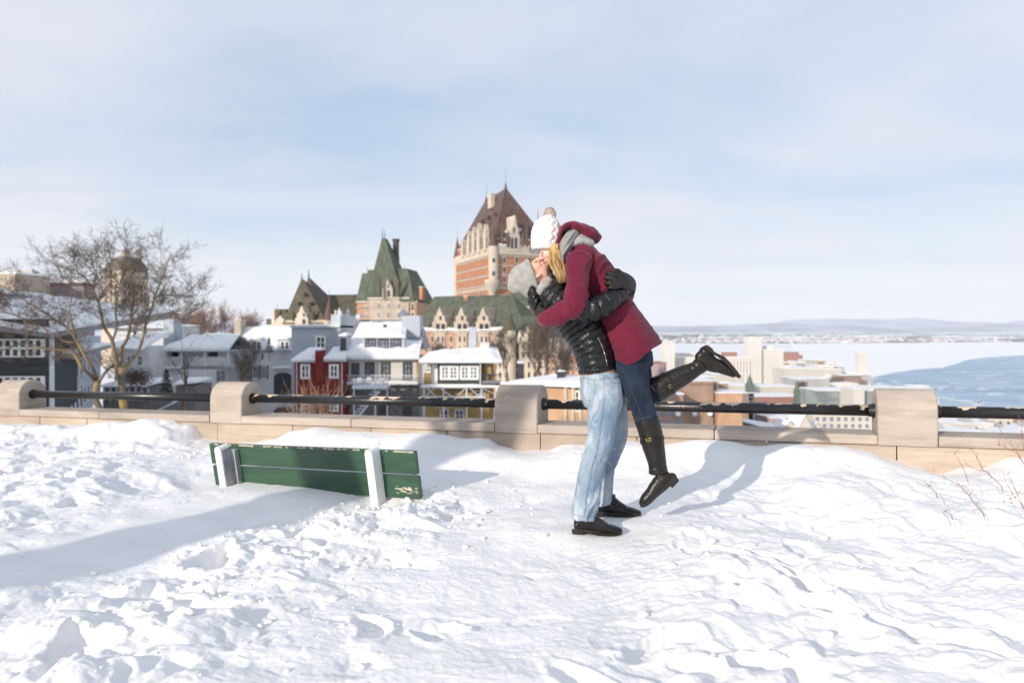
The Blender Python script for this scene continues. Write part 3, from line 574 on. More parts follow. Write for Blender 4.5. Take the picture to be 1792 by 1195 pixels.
def head_frame(eye_px, eye_dz, up2, fwd2, lean=0.):
    up = Vector((up2[0], 0, -up2[1])).normalized(); f = Vector((fwd2[0], 0, -fwd2[1])).normalized(); up = (up-f*up.dot(f)).normalized(); side = up.cross(f)
    if side.y > 0: side = -side                                                      # side axis towards the camera
    e = P(*eye_px, ZC+eye_dz); c = e-f*.083-side*.032
    return c, f, side, up
def head_parts(L, fr, female):
    c, f, s, u = fr
    Mx = np.array([[f.x, s.x, u.x], [f.y, s.y, u.y], [f.z, s.z, u.z]])
    def q(x, y, z): return np.array(c)+Mx@np.array([x, y, z])
    k = .95 if female else 1.
    L.ball(q(-.012, 0, .035), (.094*k, .074*k, .088*k), Mx); L.ball(q(.030, 0, .0), (.056, .060*k, .075), Mx); L.ball(q(.036, 0, -.052), (.047, .050*k, .050), Mx)
    L.ball(q(.058, 0, -.090), (.022, .022, .018), Mx, 12)                                                  # chin
    for sg in (-1, 1):
        L.ball(q(.050, .034*sg, -.026), (.032, .022, .030), Mx, 12); L.ball(q(.012, .040*k*sg, -.050), (.045, .018, .042), Mx, 14)  # cheek, jaw
        L.ball(q(.075, .030*sg, .022), (.013, .024, .008), Mx, 10)                                          # brow
        L.ball(q(.071, .031*sg, .002), (.0125, .0145, .0115), Mx, 12)                                       # eyelid over the eyeball
        # ear: rim and lobe
        ez = -.024; E = [q(.004, .066*k*sg, -.024+ez), q(-.004, .074*k*sg, -.014+ez), q(-.016, .082*k*sg, .004+ez), q(-.014, .083*k*sg, .022+ez), q(.000, .078*k*sg, .024+ez), q(.008, .070*k*sg, .010+ez)]
        L.add(np.array([[*e, .0058, .0058] for e in E]), seg=8, sub=3, raw=True, ref=tuple(s)); L.ball(q(-.003, .066*k*sg, ez), (.012, .008, .020), Mx, 10)
    nose = [(.080, 0, .012, .007), (.092, 0, -.006, .0085), (.104, 0, -.022, .0115), (.106, 0, -.030, .0125), (.092, 0, -.038, .010)]
    L.add(np.array([[*q(a, b, d), r*.85, r] for a, b, d, r in nose]), seg=12, sub=4, raw=True, ref=tuple(s))
    for sg in (-1, 1): L.ball(q(.092, .011*sg, -.033), (.010, .008, .008), Mx, 10)
    L.ball(q(.083, 0, -.052), (.010, .020, .006), Mx, 10); L.ball(q(.081, 0, -.064), (.011, .018, .006), Mx, 10)
    L.add(np.array([[*q(-.025, 0, -.02), .058*k, .054*k], [*q(-.035, 0, -.09), .050*k, .050*k], [*q(-.045, 0, -.135), .054*k, .056*k]]), seg=16, sub=3, raw=True, ref=tuple(s))
    return q, Mx
def face_detail(q, par, fr, female):
    s = fr[2]
    for sg in (-1, 1):
        mb = MB(); pts = [q(.0775+.004*math.sin(math.pi*t), (.019+.025*t)*sg, -.004-.0035*math.sin(math.pi*t)) for t in np.linspace(0, 1, 7)]; mb.tube(pts, [.0008, .0016, .0020, .0022, .0022, .0018, .0009], n=6); mb.build('eyelash', M['hair_dark'], par, smooth=True)
        mb = MB(); pts = [q(.0885-.010*t*t, (.014+.036*t)*sg, .019+.006*math.sin(math.pi*t)) for t in np.linspace(0, 1, 6)]; mb.tube(pts, [.0018, .0030, .0034, .0030, .0022, .001], n=6); mb.build('eyebrow', M['hair'] if female else M['hair_dark'], par, smooth=True)
        mb = MB(); mb.cyl(q(.098, .0075*sg, -.0405), q(.094, .007*sg, -.036), .0035, .003, n=8); mb.build('nostril', M['hair_dark'], par, smooth=True)
    L = Loft()
    for z, r in ((-.0535, .0048), (-.0625, .0056)):
        L.add(np.array([[*q(.086-.012*abs(t)**1.6, .021*t, z), r*(1-.7*abs(t)), r*(1-.7*abs(t))] for t in np.linspace(-1, 1, 7)]), seg=8, sub=2, raw=True, ref=(q(0, 0, 1)-q(0, 0, 0)))
    V_ = np.vstack(L.V)-np.array(wloc(par)); me = bpy.data.meshes.new('lips'); me.from_pydata(V_.tolist(), [], L.Fc); link('lips', me, M['lip'], par, smooth=True)

def hand(L, wrist, dirv, palmn, side, scale=1., curl=.5, thumb=1):
    # wrist point, direction to the fingers, palm normal (the way the palm faces), side axis towards the thumb
    d = Vector(dirv).normalized(); n_ = Vector(palmn).normalized(); n_ = (n_-d*n_.dot(d)).normalized(); sd = Vector(side).normalized(); sd = (sd-d*sd.dot(d)-n_*sd.dot(n_)).normalized(); w_ = Vector(wrist); k = scale
    L.add(np.array([[*(w_-d*.03*k), .027*k, .022*k], [*(w_+d*.01*k), .030*k, .020*k], [*(w_+d*.045*k), .040*k, .017*k], [*(w_+d*.08*k), .042*k, .015*k]]), seg=12, sub=3, raw=True, ref=tuple(n_))
    for i, (off, ln) in enumerate(((.031, .070), (.0105, .080), (-.0105, .074), (-.031, .058))):
        p = w_+d*.07*k+sd*off*k; pts = [[*p, .0105*k, .0105*k]]; dd = d.copy(); ang = curl*(1+.08*i)
        for j, fr_ in enumerate((.45, .32, .25)):
            dd = (Matrix.Rotation(ang*(.55, .9, .7)[j], 3, d.cross(n_))@dd).normalized(); p = p+dd*ln*fr_*k*1.0; r = (.0104, .0094, .0082)[j]*k; pts.append([*p, r, r])
        L.add(np.array([[*(w_+d*.04*k+sd*off*.8*k), .012*k, .012*k]]+pts), seg=10, sub=3, raw=True, ref=tuple(n_))
    p = w_+d*.015*k+sd*.028*k*thumb; q1 = p+(d*.75+sd*.7*thumb+n_*.3).normalized()*.042*k; q2 = q1+(d*.9+sd*.25*thumb+n_*.5).normalized()*.03*k; q3 = q2+(d*.9-sd*.05*thumb+n_*.6).normalized()*.024*k
    L.add(np.array([[*p, .015*k, .015*k], [*q1, .0125*k, .0125*k], [*q2, .011*k, .011*k], [*q3, .009*k, .009*k]]), seg=10, sub=3, raw=True, ref=tuple(n_))

def outline_solid(pts, dz0, dz1, zc):
    mb = MB(); mb.prism([P(x, y, ZC+zc+dz0) for x, y in pts], (0, dz1-dz0, 0)); return mb
def seam(name, pts, m, par, r=.0016, cyc=1):
    K = catmull(np.array([[*P(x, y, ZC+d)] for x, y, d in pts]), 6); mb = MB(); mb.tube([Vector(k) for k in K], r, n=5); return mb.build(name, m, par, smooth=True)
from mathutils.bvhtree import BVHTree
def surf_z(ob, pts, inset=.0005):
    # drop a line of pixels on the camera-side surface of an object
    me = ob.data; o = wloc(ob.parent) if ob.parent else wloc(ob)
    key = me.name
    if key not in surf_z.c: surf_z.c[key] = BVHTree.FromPolygons([v.co+o for v in me.vertices], [p.vertices[:] for p in me.polygons])
    out = []
    for x, y in pts:
        d = (P(x, y, 10)-Vector((0, 0, EZ))).normalized(); h = surf_z.c[key].ray_cast(Vector((0, 0, EZ)), d)
        if h[0] is not None: out.append(h[0]-d*inset)
    return out
surf_z.c = {}
def stitch(name, ob, pts, m, par, r=.0013, dens=10):
    K = catmull(np.array([[x, y, 0.] for x, y in pts]), dens); s_ = surf_z(ob, [(k[0], k[1]) for k in K])
    if len(s_) > 2: mb = MB(); mb.tube(s_, r, n=5); return mb.build(name, m, par, smooth=True)

# ================================================== the man
man = thing('person', P(1050, 936, 4.6), 'man in light jeans and black puffer jacket leaning back to kiss the woman he lifts', 'person', 'kissing couple by the parapet')
frm = head_frame((934, 458.5), -.035, (-1, .03), (.03, -1))
torso = [(1046, 662, 0, 35, .155), (1043, 645, 0, 34, .155), (1038, 612, 0, 33.5, .15), (1020, 575, 0, 36, .155), (984, 537, 0, 38, .175), (966, 522, 0, 35, .185), (953, 511, 0, 28, .13)]
armN = [(966, 519, -.17, 25, .085), (990, 533, -.22, 23, .078), (1014, 541, -.25, 21, .068), (1040, 541, -.25, 21, .065), (1060, 531, -.23, 20, .062), (1077, 521, -.17, 15.5, .055), (1087, 517, -.11, 12, .05)]
armF = [(962, 505, .17, 24, .08), (1000, 515, .24, 21, .07), (1045, 522, .27, 19, .065), (1085, 520, .20, 19, .06), (1098, 508, .09, 13.5, .06), (1096, 497, .0, 15, .045), (1091, 492, -.07, 12, .035)]
legN = [(1056, 668, -.075, 29, .10), (1057, 700, -.09, 31.5, .103), (1054.5, 730, -.11, 26, .088), (1052.5, 760, -.12, 23.5, .078), (1045, 790, -.13, 22, .070), (1036, 820, -.14, 21.5, .067), (1030, 860, -.155, 22, .066), (1024, 888, -.16, 21, .066), (1023, 907, -.16, 19.5, .063)]
legF = [(1060, 668, .075, 26, .10), (1067, 700, .09, 29, .105), (1073, 735, .11, 25, .09), (1074, 765, .13, 23, .08), (1067, 790, .15, 20.5, .073), (1057.5, 820, .17, 18, .07), (1054.5, 850, .185, 17, .068), (1055, 880, .19, 14, .064)]
def thin(L, k, kz=None): return [(a, b, c, d*k, e*(kz or k)) for a, b, c, d, e in L]
L = Loft(); qm, Mm = head_parts(L, frm, False)
L.add(thin(torso, .78)); L.add(thin(armN, .55)); L.add(thin(armF, .55)); L.add(thin(legN, .62)); L.add(thin(legF, .62))
L.add([(945, 505, 0, 17, .06), (958, 518, 0, 26, .12)])
hand(L, P(1083, 515, ZC-.10), (.10, .12, .02), (-1, 0, .2), (0, 0, 1), .62, .35)
hand(L, P(1092, 492, ZC-.115), (-.9, -.35, .05), (-.1, .9, -.1), (0, 0, -1), .55, .3)
for x0, dz in ((1010, -.16), (1052, .19)): L.add([(x0+11, 904 if dz < 0 else 876, dz, 10, .03), (x0+18, 918 if dz < 0 else 888, dz, 7, .03), (x0+56, 927 if dz < 0 else 896, dz, 4, .026)])
body_m = L.remesh('body', .0036, 5, par=man, mats=M['skin_m']); face_detail(qm, man, frm, False)
# stubble is a darker cast of jaw skin: skip; jeans
L = Loft(); L.add([(1051, 650, 0, 33.5, .153), (1049.5, 665, 0, 34.5, .155), (1052, 685, 0, 36.5, .165), (1056, 702, 0, 34, .16)], cap0=.1, cap1=.3); L.add(legN, cap0=.3, cap1=.12, seg=24); L.add(legF, cap0=.3, cap1=.12, seg=24)
jc = L.curves
jeans = L.remesh('jeans', .0042, 5, wrinkle(jc, .0078, 14, 2.0, .0008, [(1045, 800, -.13, .11, .9), (1028, 890, -.16, .10, 1.3), (1066, 795, .15, .1, .8), (1055, 868, .19, .1, 1.2), (1058, 700, -.09, .1, .5)]), par=man, mats=M['denim_l'])
for nm, pts, r in [('side_seam', [(1058, 657), (1059, 690), (1053, 740), (1046, 785), (1035, 830), (1026, 880), (1023, 903)], .0013),
                   ('side_seam', [(1055.5, 657), (1056.5, 690), (1050.5, 740), (1043.5, 785), (1032.5, 830), (1023.5, 880)], .0009),
                   ('back_pocket', [(1024, 672), (1039, 664), (1041, 690), (1034, 702), (1026, 700)], .0010), ('front_pocket', [(1062, 656), (1070, 668), (1084, 670), (1090, 664)], .0011), ('waistband', [(1018, 661), (1040, 664), (1062, 663), (1083, 658)], .0011),
                   ('hem_stitch', [(1004, 899), (1015, 903), (1030, 904), (1042, 901)], .0011)]:
    stitch(nm, jeans, pts, M['thread'], man, r)
for x in (1060, 1041, 1075):
    s_ = surf_z(jeans, [(x, 651), (x, 661)], .003)
    if len(s_) == 2: mb = MB(); mb.tube(s_, .0042, n=6); mb.build('belt_loop', M['denim_l'], man)
L = Loft(); L.add([(1047, 646, 0, 30.5, .148), (1048, 654, 0, 32, .151)], cap0=.15, cap1=.1); L.remesh('shirt_hem', .006, 2, par=man, mats=mat('tan_shirt', (.55, .30, .16), .8))
# jacket
L = Loft(); tj = [(1046.5, 650, 0, 34.5, .165), (1041, 622, 0, 35, .165), (1030, 592, 0, 36.5, .17), (1008, 560, 0, 38, .178), (984, 538, 0, 39, .188), (967, 524, 0, 36, .195), (955, 513, 0, 29, .15), (947, 506, 0, 23, .11)]
L.add(tj, seg=28, cap0=.08, cap1=.4); L.add(thin(armN, 1.0), seg=22, cap1=.3); L.add(armF, seg=20, cap1=.3)
L.add([(931, 508, -.01, 8, .10), (936, 525, -.02, 14, .13), (945, 538, -.01, 15, .13), (953, 545, 0, 13, .12)], seg=20)              # folded hood behind the neck
jacket = L.remesh('puffer_jacket', .0040, 4, quilt(L.curves, pitches=[.043, .052, .05, .04], amp=.012, wr=.0042), par=man, mats=M['puffer'])
stitch('piping', jacket, [(1014, 572), (1030, 592), (1041, 615), (1047, 645)], M['puffer'], man, .0028); stitch('zip', jacket, [(1046, 590), (1056, 612), (1063, 640)], M['steel'], man, .0018)
stitch('armhole_seam', jacket, [(950, 545), (948, 528), (955, 508), (963, 498)], M['puffer'], man, .0035)
for px, py in ((1089, 517),): pass
# grey scarf at the neck and black fringe between the faces
L = Loft(); L.add([(944, 512, -.10, 8, .03), (953, 500, -.09, 9, .04), (962, 492, -.05, 8, .05), (968, 488, .05, 8, .05)], seg=16); L.add([(940, 512, .02, 9, .1), (958, 498, .0, 10, .09)], seg=16)
L.remesh('scarf', .004, 2, lambda co, no: .0022*noise(co*50, 4), par=man, mats=M['scarf_g'])
rs = random.Random(9)
for i in range(15):
    x = 957+i*.75+rs.uniform(-1, 1); pts = [(x+1, 463+i*.4, -.02-.004*i), (x+4+rs.uniform(-2, 2), 470+rs.uniform(-2, 2), -.075), (x+6+rs.uniform(-3, 3), 480, -.095+rs.uniform(-.01, .01)), (x+8+rs.uniform(-2, 3), 489, -.10), (x+13+rs.uniform(-3, 3), 497, -.12)]
    seam('fringe_strand', pts, M['black_fringe'], man, .0030)
# beanie
L = Loft(); L.add([(933, 487.5, 0, 34, .092), (930, 488.5, 0, 34.5, .094), (921, 491, 0, 33, .093), (911, 494.5, 0, 29, .086), (903, 499, 0, 21, .07), (898, 503.5, 0, 12, .045)], seg=28, cap0=.05, cap1=.7)
bean = L.remesh('beanie', .0036, 3, lambda co, no: .0028*noise(co*16, 5)+.0016*noise(co*np.array([60., 20, 60]), 6), par=man, mats=M['knit_g'])
L = Loft(); L.add([(935.5, 486.5, 0, 34.6, .0945), (931, 488, 0, 35.2, .0965), (928.5, 488.8, 0, 34.8, .0955)], seg=56, cap0=.05, cap1=.05)
def rib(co, no): S, A, I = all_curves(co, [L.curves[0]]); return .0011*np.sin(A*44)
L.remesh('brim', .0034, 1, rib, par=man, mats=M['knit_g'])
# gloves on both hands (fingers closed on the back of her coat)
L = Loft(); hand(L, P(1086, 516, ZC-.10), (.10, .14, .02), (-1, 0, .2), (0, 0, 1), 1.12, .35); L.remesh('glove', .0032, 2, lambda co, no: .0012*noise(co*60, 4), par=man, mats=M['glove'])
L = Loft()
wq = P(1091, 491, ZC-.125)
L.add([(1100, 499, .02, 15, .05), (1095, 494, -.06, 15, .045), (1088, 491, -.125, 15.5, .04), (1080, 491, -.165, 15, .03), (1075, 491, -.178, 13.5, .024)], seg=18)
for i, (y0, y1, xt) in enumerate(((480, 478, 1062.5), (488, 486, 1059.5), (496, 495.5, 1060), (503, 504, 1064.5))):
    L.add([(1083, 484+i*5, -.17, 4.2, .016), (1076, y0+1, -.197, 4.1, .015), (1069, y0, -.208, 3.9, .014), (xt+2, y1, -.200, 3.7, .0135), (xt, y1+1.8, -.183, 3.3, .012)], seg=10, sub=4)
L.add([(1088, 480, -.14, 4.4, .016), (1082, 474.5, -.165, 4.2, .015), (1074, 473.5, -.175, 3.8, .013), (1070, 475, -.17, 3.2, .012)], seg=10, sub=4)
L.remesh('glove', .0028, 1, lambda co, no: .0018*noise(co*55, 4)+.001*noise(co*130, 5), par=man, mats=M['glove'])
# shoes
def shoe(dx, dy, dz, nm='shoe'):
    s_ = thing if False else None
    L = Loft(); o_ = lambda x, y: (x+dx, y+dy)
    def K(x, y, r, rb): X, Y = o_(x, y); return (X, Y, dz, r, rb)
    L.add([K(1009, 918, 10.5, .037), K(1020, 917, 11.5, .039), K(1035, 918, 11, .040), (K(1048, 921, 9.5, .042)), K(1062, 924, 8, .046), K(1074, 926, 7, .046), K(1084, 928, 5.2, .036)], seg=22, cap0=.5, cap1=1.)
    L.add([K(1025, 897, 19, .044), K(1026, 908, 19.5, .045), K(1029, 918, 17, .042)], seg=18, cap0=.1); L.add([K(1036, 906, 9, .036), K(1047, 914, 8.5, .040), K(1060, 921, 7, .042)], seg=16)
    sh = L.remesh(nm, .003, 2, lambda co, no: .0010*noise(co*40, 4)*1.0, par=man, mats=M['shoe'])
    ol = [o_(*q_) for q_ in [(1000.5, 925), (1001, 932.5), (1003, 934.5), (1018, 935.5), (1021, 932), (1030, 933.5), (1046, 937), (1062, 938), (1078, 937.5), (1087, 935), (1090, 930.5), (1087.5, 928), (1070, 930), (1045, 928), (1020, 925.5)]]
    mb = MB(); n = len(ol); 
    # stepped outline: narrow at heel and toe, broad at the ball
    for sgn_ in (1,):
        rows = []
        for fy in (-1, -.8, .8, 1):
            row = []
            for x, y in ol:
                hw = .038+.012*math.exp(-((x-dx-1066)/14)**2)-.026*max(0, (x-dx-1076)/13)-.010*max(0, (1008-x+dx)/8); kk = 1-.04*(abs(fy) == 1); row.append(P(1045+dx+(x-1045-dx)*kk, 931+dy+(y-931-dy)*kk, ZC+dz+hw*fy))
            rows.append(row)
        vs = sum(rows, []); fs = [tuple(range(n)), tuple(range(3*n, 4*n))[::-1]]
        for r_ in range(3):
            for i in range(n): fs.append((r_*n+i, r_*n+n+i, r_*n+n+(i+1) % n, r_*n+(i+1) % n))
        mb.add(vs, fs)
    so_ = mb.build('sole', M['sole'], sh)
    for i in range(0):
        x, y = 1040+i*4.2, 905.5+i*3.2; mb = MB(); z = ZC+dz
        pts = [P(x+dx-2.5, y+dy+5.5, z-.036), P(x+dx, y+dy-.6, z-.020), P(x+dx+1.5, y+dy-1.6, z), P(x+dx+1, y+dy-.4, z+.02)]; mb.tube([Vector(k) for k in catmull(np.array([p[:] for p in pts]), 4)], .0022, n=6); mb.build('lace', M['black_fringe'], sh, smooth=True)
    for i in range(4): stitch('lace', sh, [(1041+dx+i*4, 912+dy+i*2.6), (1044.5+dx+i*4, 909+dy+i*2.8), (1047.5+dx+i*4, 906.5+dy+i*3.2)], M['lace_m'], sh, .0026, 5)
    stitch('seam', sh, [(1031+dx, 909+dy), (1033+dx, 918+dy), (1040+dx, 925+dy), (1056+dx, 929+dy)], M['black_fringe'], sh, .0014, 6); stitch('seam', sh, [(1061+dx, 919+dy), (1062+dx, 924+dy), (1059+dx, 930+dy)], M['black_fringe'], sh, .0016, 6)
    for i in range(0): mb = MB(); mb.tube([P(1042+dx, 905+dy, ZC+dz-.012), P(1038+dx-3*i, 909+dy+i*2, ZC+dz-.045), P(1043+dx, 911+dy+2*i, ZC+dz-.047), P(1042.5+dx, 906+dy, ZC+dz-.02)], .0018, n=5); mb.build('lace', M['black_fringe'], sh, smooth=True)
shoe(0, 0, -.16); shoe(33, -31, .19)

# ================================================== the woman
wom = thing('person', P(1130, 760, 4.6), 'woman in burgundy coat and tall black boots lifted off the snow, one leg kicked back', 'person', 'kissing couple by the parapet')
frw = head_frame((948, 441.5), -.035, (-.47, -.88), (-.88, .47))
L = Loft(); qw, Mw = head_parts(L, frw, True)
wt = [(1004, 436, 0, 20, .08), (1018, 450, 0, 28, .14), (1035, 474, 0, 34, .15), (1052, 503, 0, 32, .13), (1070, 535, 0, 31, .135), (1088, 570, 0, 35, .15), (1104, 602, 0, 38, .165), (1112, 625, 0, 36, .16)]
wN = [(1013, 455, -.15, 22, .075), (1011, 475, -.20, 21, .068), (1010, 500, -.25, 19, .060), (1008, 522, -.29, 19.5, .060), (1001, 538, -.305, 18.5, .058), (984, 547, -.30, 17, .053), (967, 555, -.27, 15.5, .05), (954, 559, -.225, 12.5, .046), (948, 557, -.19, 9, .042)]
wF = [(1010, 450, .16, 22, .075), (1000, 490, .24, 19, .065), (985, 525, .27, 18, .06), (960, 535, .22, 15, .055), (945, 535, .14, 12, .045)]
lN = [(1103, 632, -.07, 27, .095), (1107, 648, -.075, 28, .095), (1112, 668, -.08, 24.5, .085), (1118, 692, -.085, 21.5, .075), (1126, 717, -.09, 19.8, .067), (1131, 738, -.09, 19, .062)]
sN = [(1131.5, 734, -.09, 21.5, .070), (1137, 752, -.09, 21, .068), (1143, 778, -.09, 19.8, .062), (1148, 800, -.09, 17.2, .054), (1151, 815, -.09, 15.8, .048), (1152, 826, -.09, 17, .046)]
lF = [(1112, 632, .08, 26, .095), (1119, 655, .07, 21, .085), (1126, 678, .06, 17, .075), (1134, 692, .05, 15, .065), (1146, 686, .04, 19, .06)]
sF = [(1146, 683, .04, 23.5, .066), (1160, 676, .035, 22, .066), (1178, 666, .03, 19.5, .060), (1200, 654.5, .02, 17, .052), (1216, 646, .01, 13.5, .046), (1226, 639, .01, 14.5, .046)]
L.add(thin(wt, .78)); L.add(thin(wN, .6)); L.add(thin(wF, .6)); L.add(thin(lN, .8)); L.add(thin(lF, .8)); L.add(thin(sN, .75)); L.add(thin(sF, .75)); L.add([(980, 440, 0, 15, .055), (1004, 446, 0, 20, .08)])
L.add([(1160, 838, -.09, 8, .03), (1140, 860, -.09, 8, .03), (1129, 873, -.09, 5, .025)]); L.add([(1235, 625, .01, 9, .03), (1262, 641, .01, 7, .03), (1280, 652, .01, 5, .025)])
hand(L, P(948, 555, ZC-.185), (-.15, .35, .35), (.6, .6, 0), (0, -.2, 1), .82, .4); hand(L, P(945, 533, ZC+.13), (-.2, -.3, .2), (.6, -.6, 0), (0, .2, 1), .82, .4)
L.remesh('body', .0036, 5, par=wom, mats=M['skin_w']); face_detail(qw, wom, frw, True)
L = Loft(); hand(L, P(948, 555, ZC-.185), (-.15, .35, .35), (.6, .6, 0), (0, -.2, 1), .93, .4); L.remesh('glove', .0034, 2, par=wom, mats=M['glove'])
L = Loft(); hand(L, P(945, 533, ZC+.13), (-.2, -.3, .2), (.6, -.6, 0), (0, .2, 1), .93, .4); L.remesh('glove', .0034, 2, par=wom, mats=M['glove'])
# jeans
L = Loft(); L.add([(1108, 618, 0, 34, .15), (1110, 640, 0, 33, .15)], cap0=.2, cap1=.3); L.add(lN, cap1=.1, seg=24); L.add(lF, cap1=.1)
wj = L.remesh('jeans', .0042, 4, wrinkle(L.curves, .0042, 16, 2.2, .0008, [(1128, 720, -.09, .07, 1.6), (1135, 690, .05, .07, 1.)]), par=wom, mats=M['denim_d'])
stitch('side_seam', wj, [(1086, 640), (1100, 668), (1112, 700), (1122, 726), (1126, 736)], M['thread_d'], wom, .0010); stitch('knee_stitch', wj, [(1115, 733), (1128, 731), (1138, 729)], M['thread_d'], wom, .0011)
# boots
def boot(sh, foot, heel, strap, solepts, dz, seams, nm='boot'):
    L = Loft(); L.add(sh, seg=26, cap0=.04, cap1=.4); L.add(foot, seg=22, cap0=.7, cap1=1.)
    for h in heel: L.ball(P(h[0], h[1], ZC+dz), (h[2]*ZC/F, .036, h[2]*ZC/F))
    ax = (sh[-2][0], sh[-2][1]); zn = [(ax[0], ax[1], dz, .055, 2.6)]
    def f(co, no):
        S, A, I = all_curves(co, L.curves); k = np.exp(-((co-np.array(P(*ax, ZC+dz)))**2).sum(1)/(.05**2)); r = 1-2*np.abs(noise(np.stack([S*34, A*1.1, I*2.], 1), 5)); return .0055*k*r+.0012*noise(co*14, 6)+.0006*noise(co*60, 7)
    b = L.remesh(nm, .0032, 2, f, par=wom, mats=M['leather'])
    n = len(solepts); mb = MB(); rows = []
    for fy, kk in ((-1, .95), (-.85, 1), (.85, 1), (1, .95)):
        cxm = sum(p[0] for p in solepts)/n; cym = sum(p[1] for p in solepts)/n; row = []
        for x, y in solepts: row.append(P(cxm+(x-cxm)*kk, cym+(y-cym)*kk, ZC+dz+.038*fy))
        rows.append(row)
    vs = sum(rows, []); fs = [tuple(range(n)), tuple(range(3*n, 4*n))[::-1]]
    for r_ in range(3):
        for i in range(n): fs.append((r_*n+i, r_*n+n+i, r_*n+n+(i+1) % n, r_*n+(i+1) % n))
    mb.add(vs, fs); mb.build('sole', M['sole'], b)
    # strap: a band round the shaft
    K, d, Av, Bv = L.curves[0]; i = int(strap*(len(K)-1)); c = K[i, :3]; mb = MB(); pts = [Vector(c+Av[i]*math.cos(t)*(K[i, 3]+.002)+Bv[i]*math.sin(t)*(K[i, 4]+.002)) for t in np.linspace(0, 2*math.pi, 30)]
    T = Vector(np.cross(Av[i], Bv[i])); vs = []
    for p in pts:
        o_ = (p-Vector(c)).normalized(); vs += [p-T*.011-o_*.002, p-T*.011+o_*.0025, p+T*.011+o_*.0025, p+T*.011-o_*.002]
    mb.add(vs, [(k*4+a_, k*4+(a_+1) % 4, k*4+4+(a_+1) % 4, k*4+4+a_) for k in range(len(pts)-1) for a_ in range(4)]); mb.build('strap', M['leather'], b)
    # opening: dark inside rim
    mb = MB(); c0 = K[0, :3]; T0 = Vector(np.cross(Av[0], Bv[0])); ring = [Vector(c0+Av[0]*math.cos(t)*(K[0, 3]-.0005)+Bv[0]*math.sin(t)*(K[0, 4]-.0005)) for t in np.linspace(0, 2*math.pi, 33)]
    mb.tube(ring, .0028, n=6); mb.build('top_edge', M['leather'], b, smooth=True)
    for sp_ in seams: stitch('stitching', b, sp_, M['stitch_b'], b if False else wom, .0009)
    return b
bN = boot(sN, [(1170, 836, -.09, 13, .036), (1160, 842, -.09, 15.5, .038), (1149, 853, -.09, 14, .038), (1140, 863, -.09, 11.5, .040), (1130, 873, -.09, 10, .038), (1125, 879, -.09, 7, .030)], [(1176, 836, 9)], .34,
     [(1179, 829), (1187.5, 838), (1188, 842), (1178, 852.5), (1174.5, 851), (1170, 849.5), (1164, 856), (1156, 863.5), (1149, 871), (1141, 879), (1134, 884.5), (1126, 888), (1121, 887), (1119, 882.5), (1126, 882), (1136, 876), (1148, 864), (1160, 852), (1170, 842)], -.09,
     [[(1160, 838), (1152, 850), (1146, 862), (1146, 868)], [(1152, 740), (1157, 770), (1158, 800), (1160, 822)]])
L_ = surf_z(bN, [(1131, 767), (1139, 766), (1140, 771), (1132, 773)], .004)
if len(L_) == 4: mb = MB(); mb.tube(L_+[L_[0]], .0020, n=6); mb.tube([(L_[0]+L_[3])/2, (L_[1]+L_[2])/2], .0015, n=6); mb.build('buckle', M['gold'], bN, smooth=True)
bF = boot(sF, [(1226, 620, .01, 12, .034), (1234, 629, .01, 17, .037), (1246, 637, .01, 14, .038), (1260, 642, .01, 11.5, .040), (1272, 648, .01, 9.5, .038), (1283, 655, .01, 6, .030)], [(1234, 616, 11)], .30,
     [(1230.5, 606.5), (1234, 604), (1239, 604), (1247, 610), (1247.5, 613), (1253, 617), (1261, 620.5), (1268, 624), (1276, 632), (1284, 641), (1291, 650), (1297, 658), (1295, 662), (1290, 661), (1282, 650), (1270, 636), (1256, 625), (1243, 617)], .01,
     [[(1236, 614), (1246, 622), (1256, 630), (1262, 640), (1262, 647)], [(1150, 688), (1175, 676), (1200, 661), (1222, 650)]])
L_ = surf_z(bF, [(1170, 675), (1175, 673), (1177, 677), (1172, 680)], .004)
if len(L_) == 4: mb = MB(); mb.tube(L_+[L_[0]], .0018, n=6); mb.build('buckle', M['gold'], bF, smooth=True)
# coat
L = Loft(); ct = [(1006, 438, 0, 20, .10), (1017, 449, 0, 27, .15), (1034, 472, 0, 34.5, .165), (1051, 500, 0, 34, .15), (1068, 530, 0, 33.5, .15), (1086, 562, 0, 38.5, .165), (1103, 595, 0, 44, .18), (1113, 617, 0, 47, .19), (1115, 621, 0, 47.5, .192)]
L.add(ct, seg=32, cap0=.5, cap1=.04)
L.add(wN, seg=24, cap1=.3); L.add(wF, seg=20, cap1=.3)
cz = [(1008, 530, -.3, .09, 1.5), (1065, 500, -.12, .12, 1.3), (1035, 460, -.15, .08, .8), (975, 552, -.28, .07, 1.1), (1080, 555, -.14, .09, .8), (1050, 480, -.15, .1, .7)]
def coat_disp(co, no):
    base = wrinkle(L.curves, .0090, 17, 1.1, .0005, cz)(co, no); s, a, b = near_curve(co, L.curves[0]); tot = L.curves[0][1][-1]
    flare = sstep(tot-.25, tot, s); return base+flare*.010*np.sin(a*3+1.)*(b < 1.6)-.009*np.exp(-((s-tot*.53)/.02)**2)*(b < 1.5)
coat = L.remesh('coat', .0042, 4, coat_disp, par=wom, mats=M['coat'])
stitch('hem_seam', coat, [(1072, 632), (1090, 630), (1120, 621), (1145, 611), (1158, 603)], M['coat_in'], wom, .0016); stitch('armhole_seam', coat, [(1034, 432), (1040, 450), (1036, 470)], M['coat_in'], wom, .0014); stitch('panel_seam', coat, [(1078, 565), (1082, 590), (1092, 628)], M['coat_in'], wom, .0012)
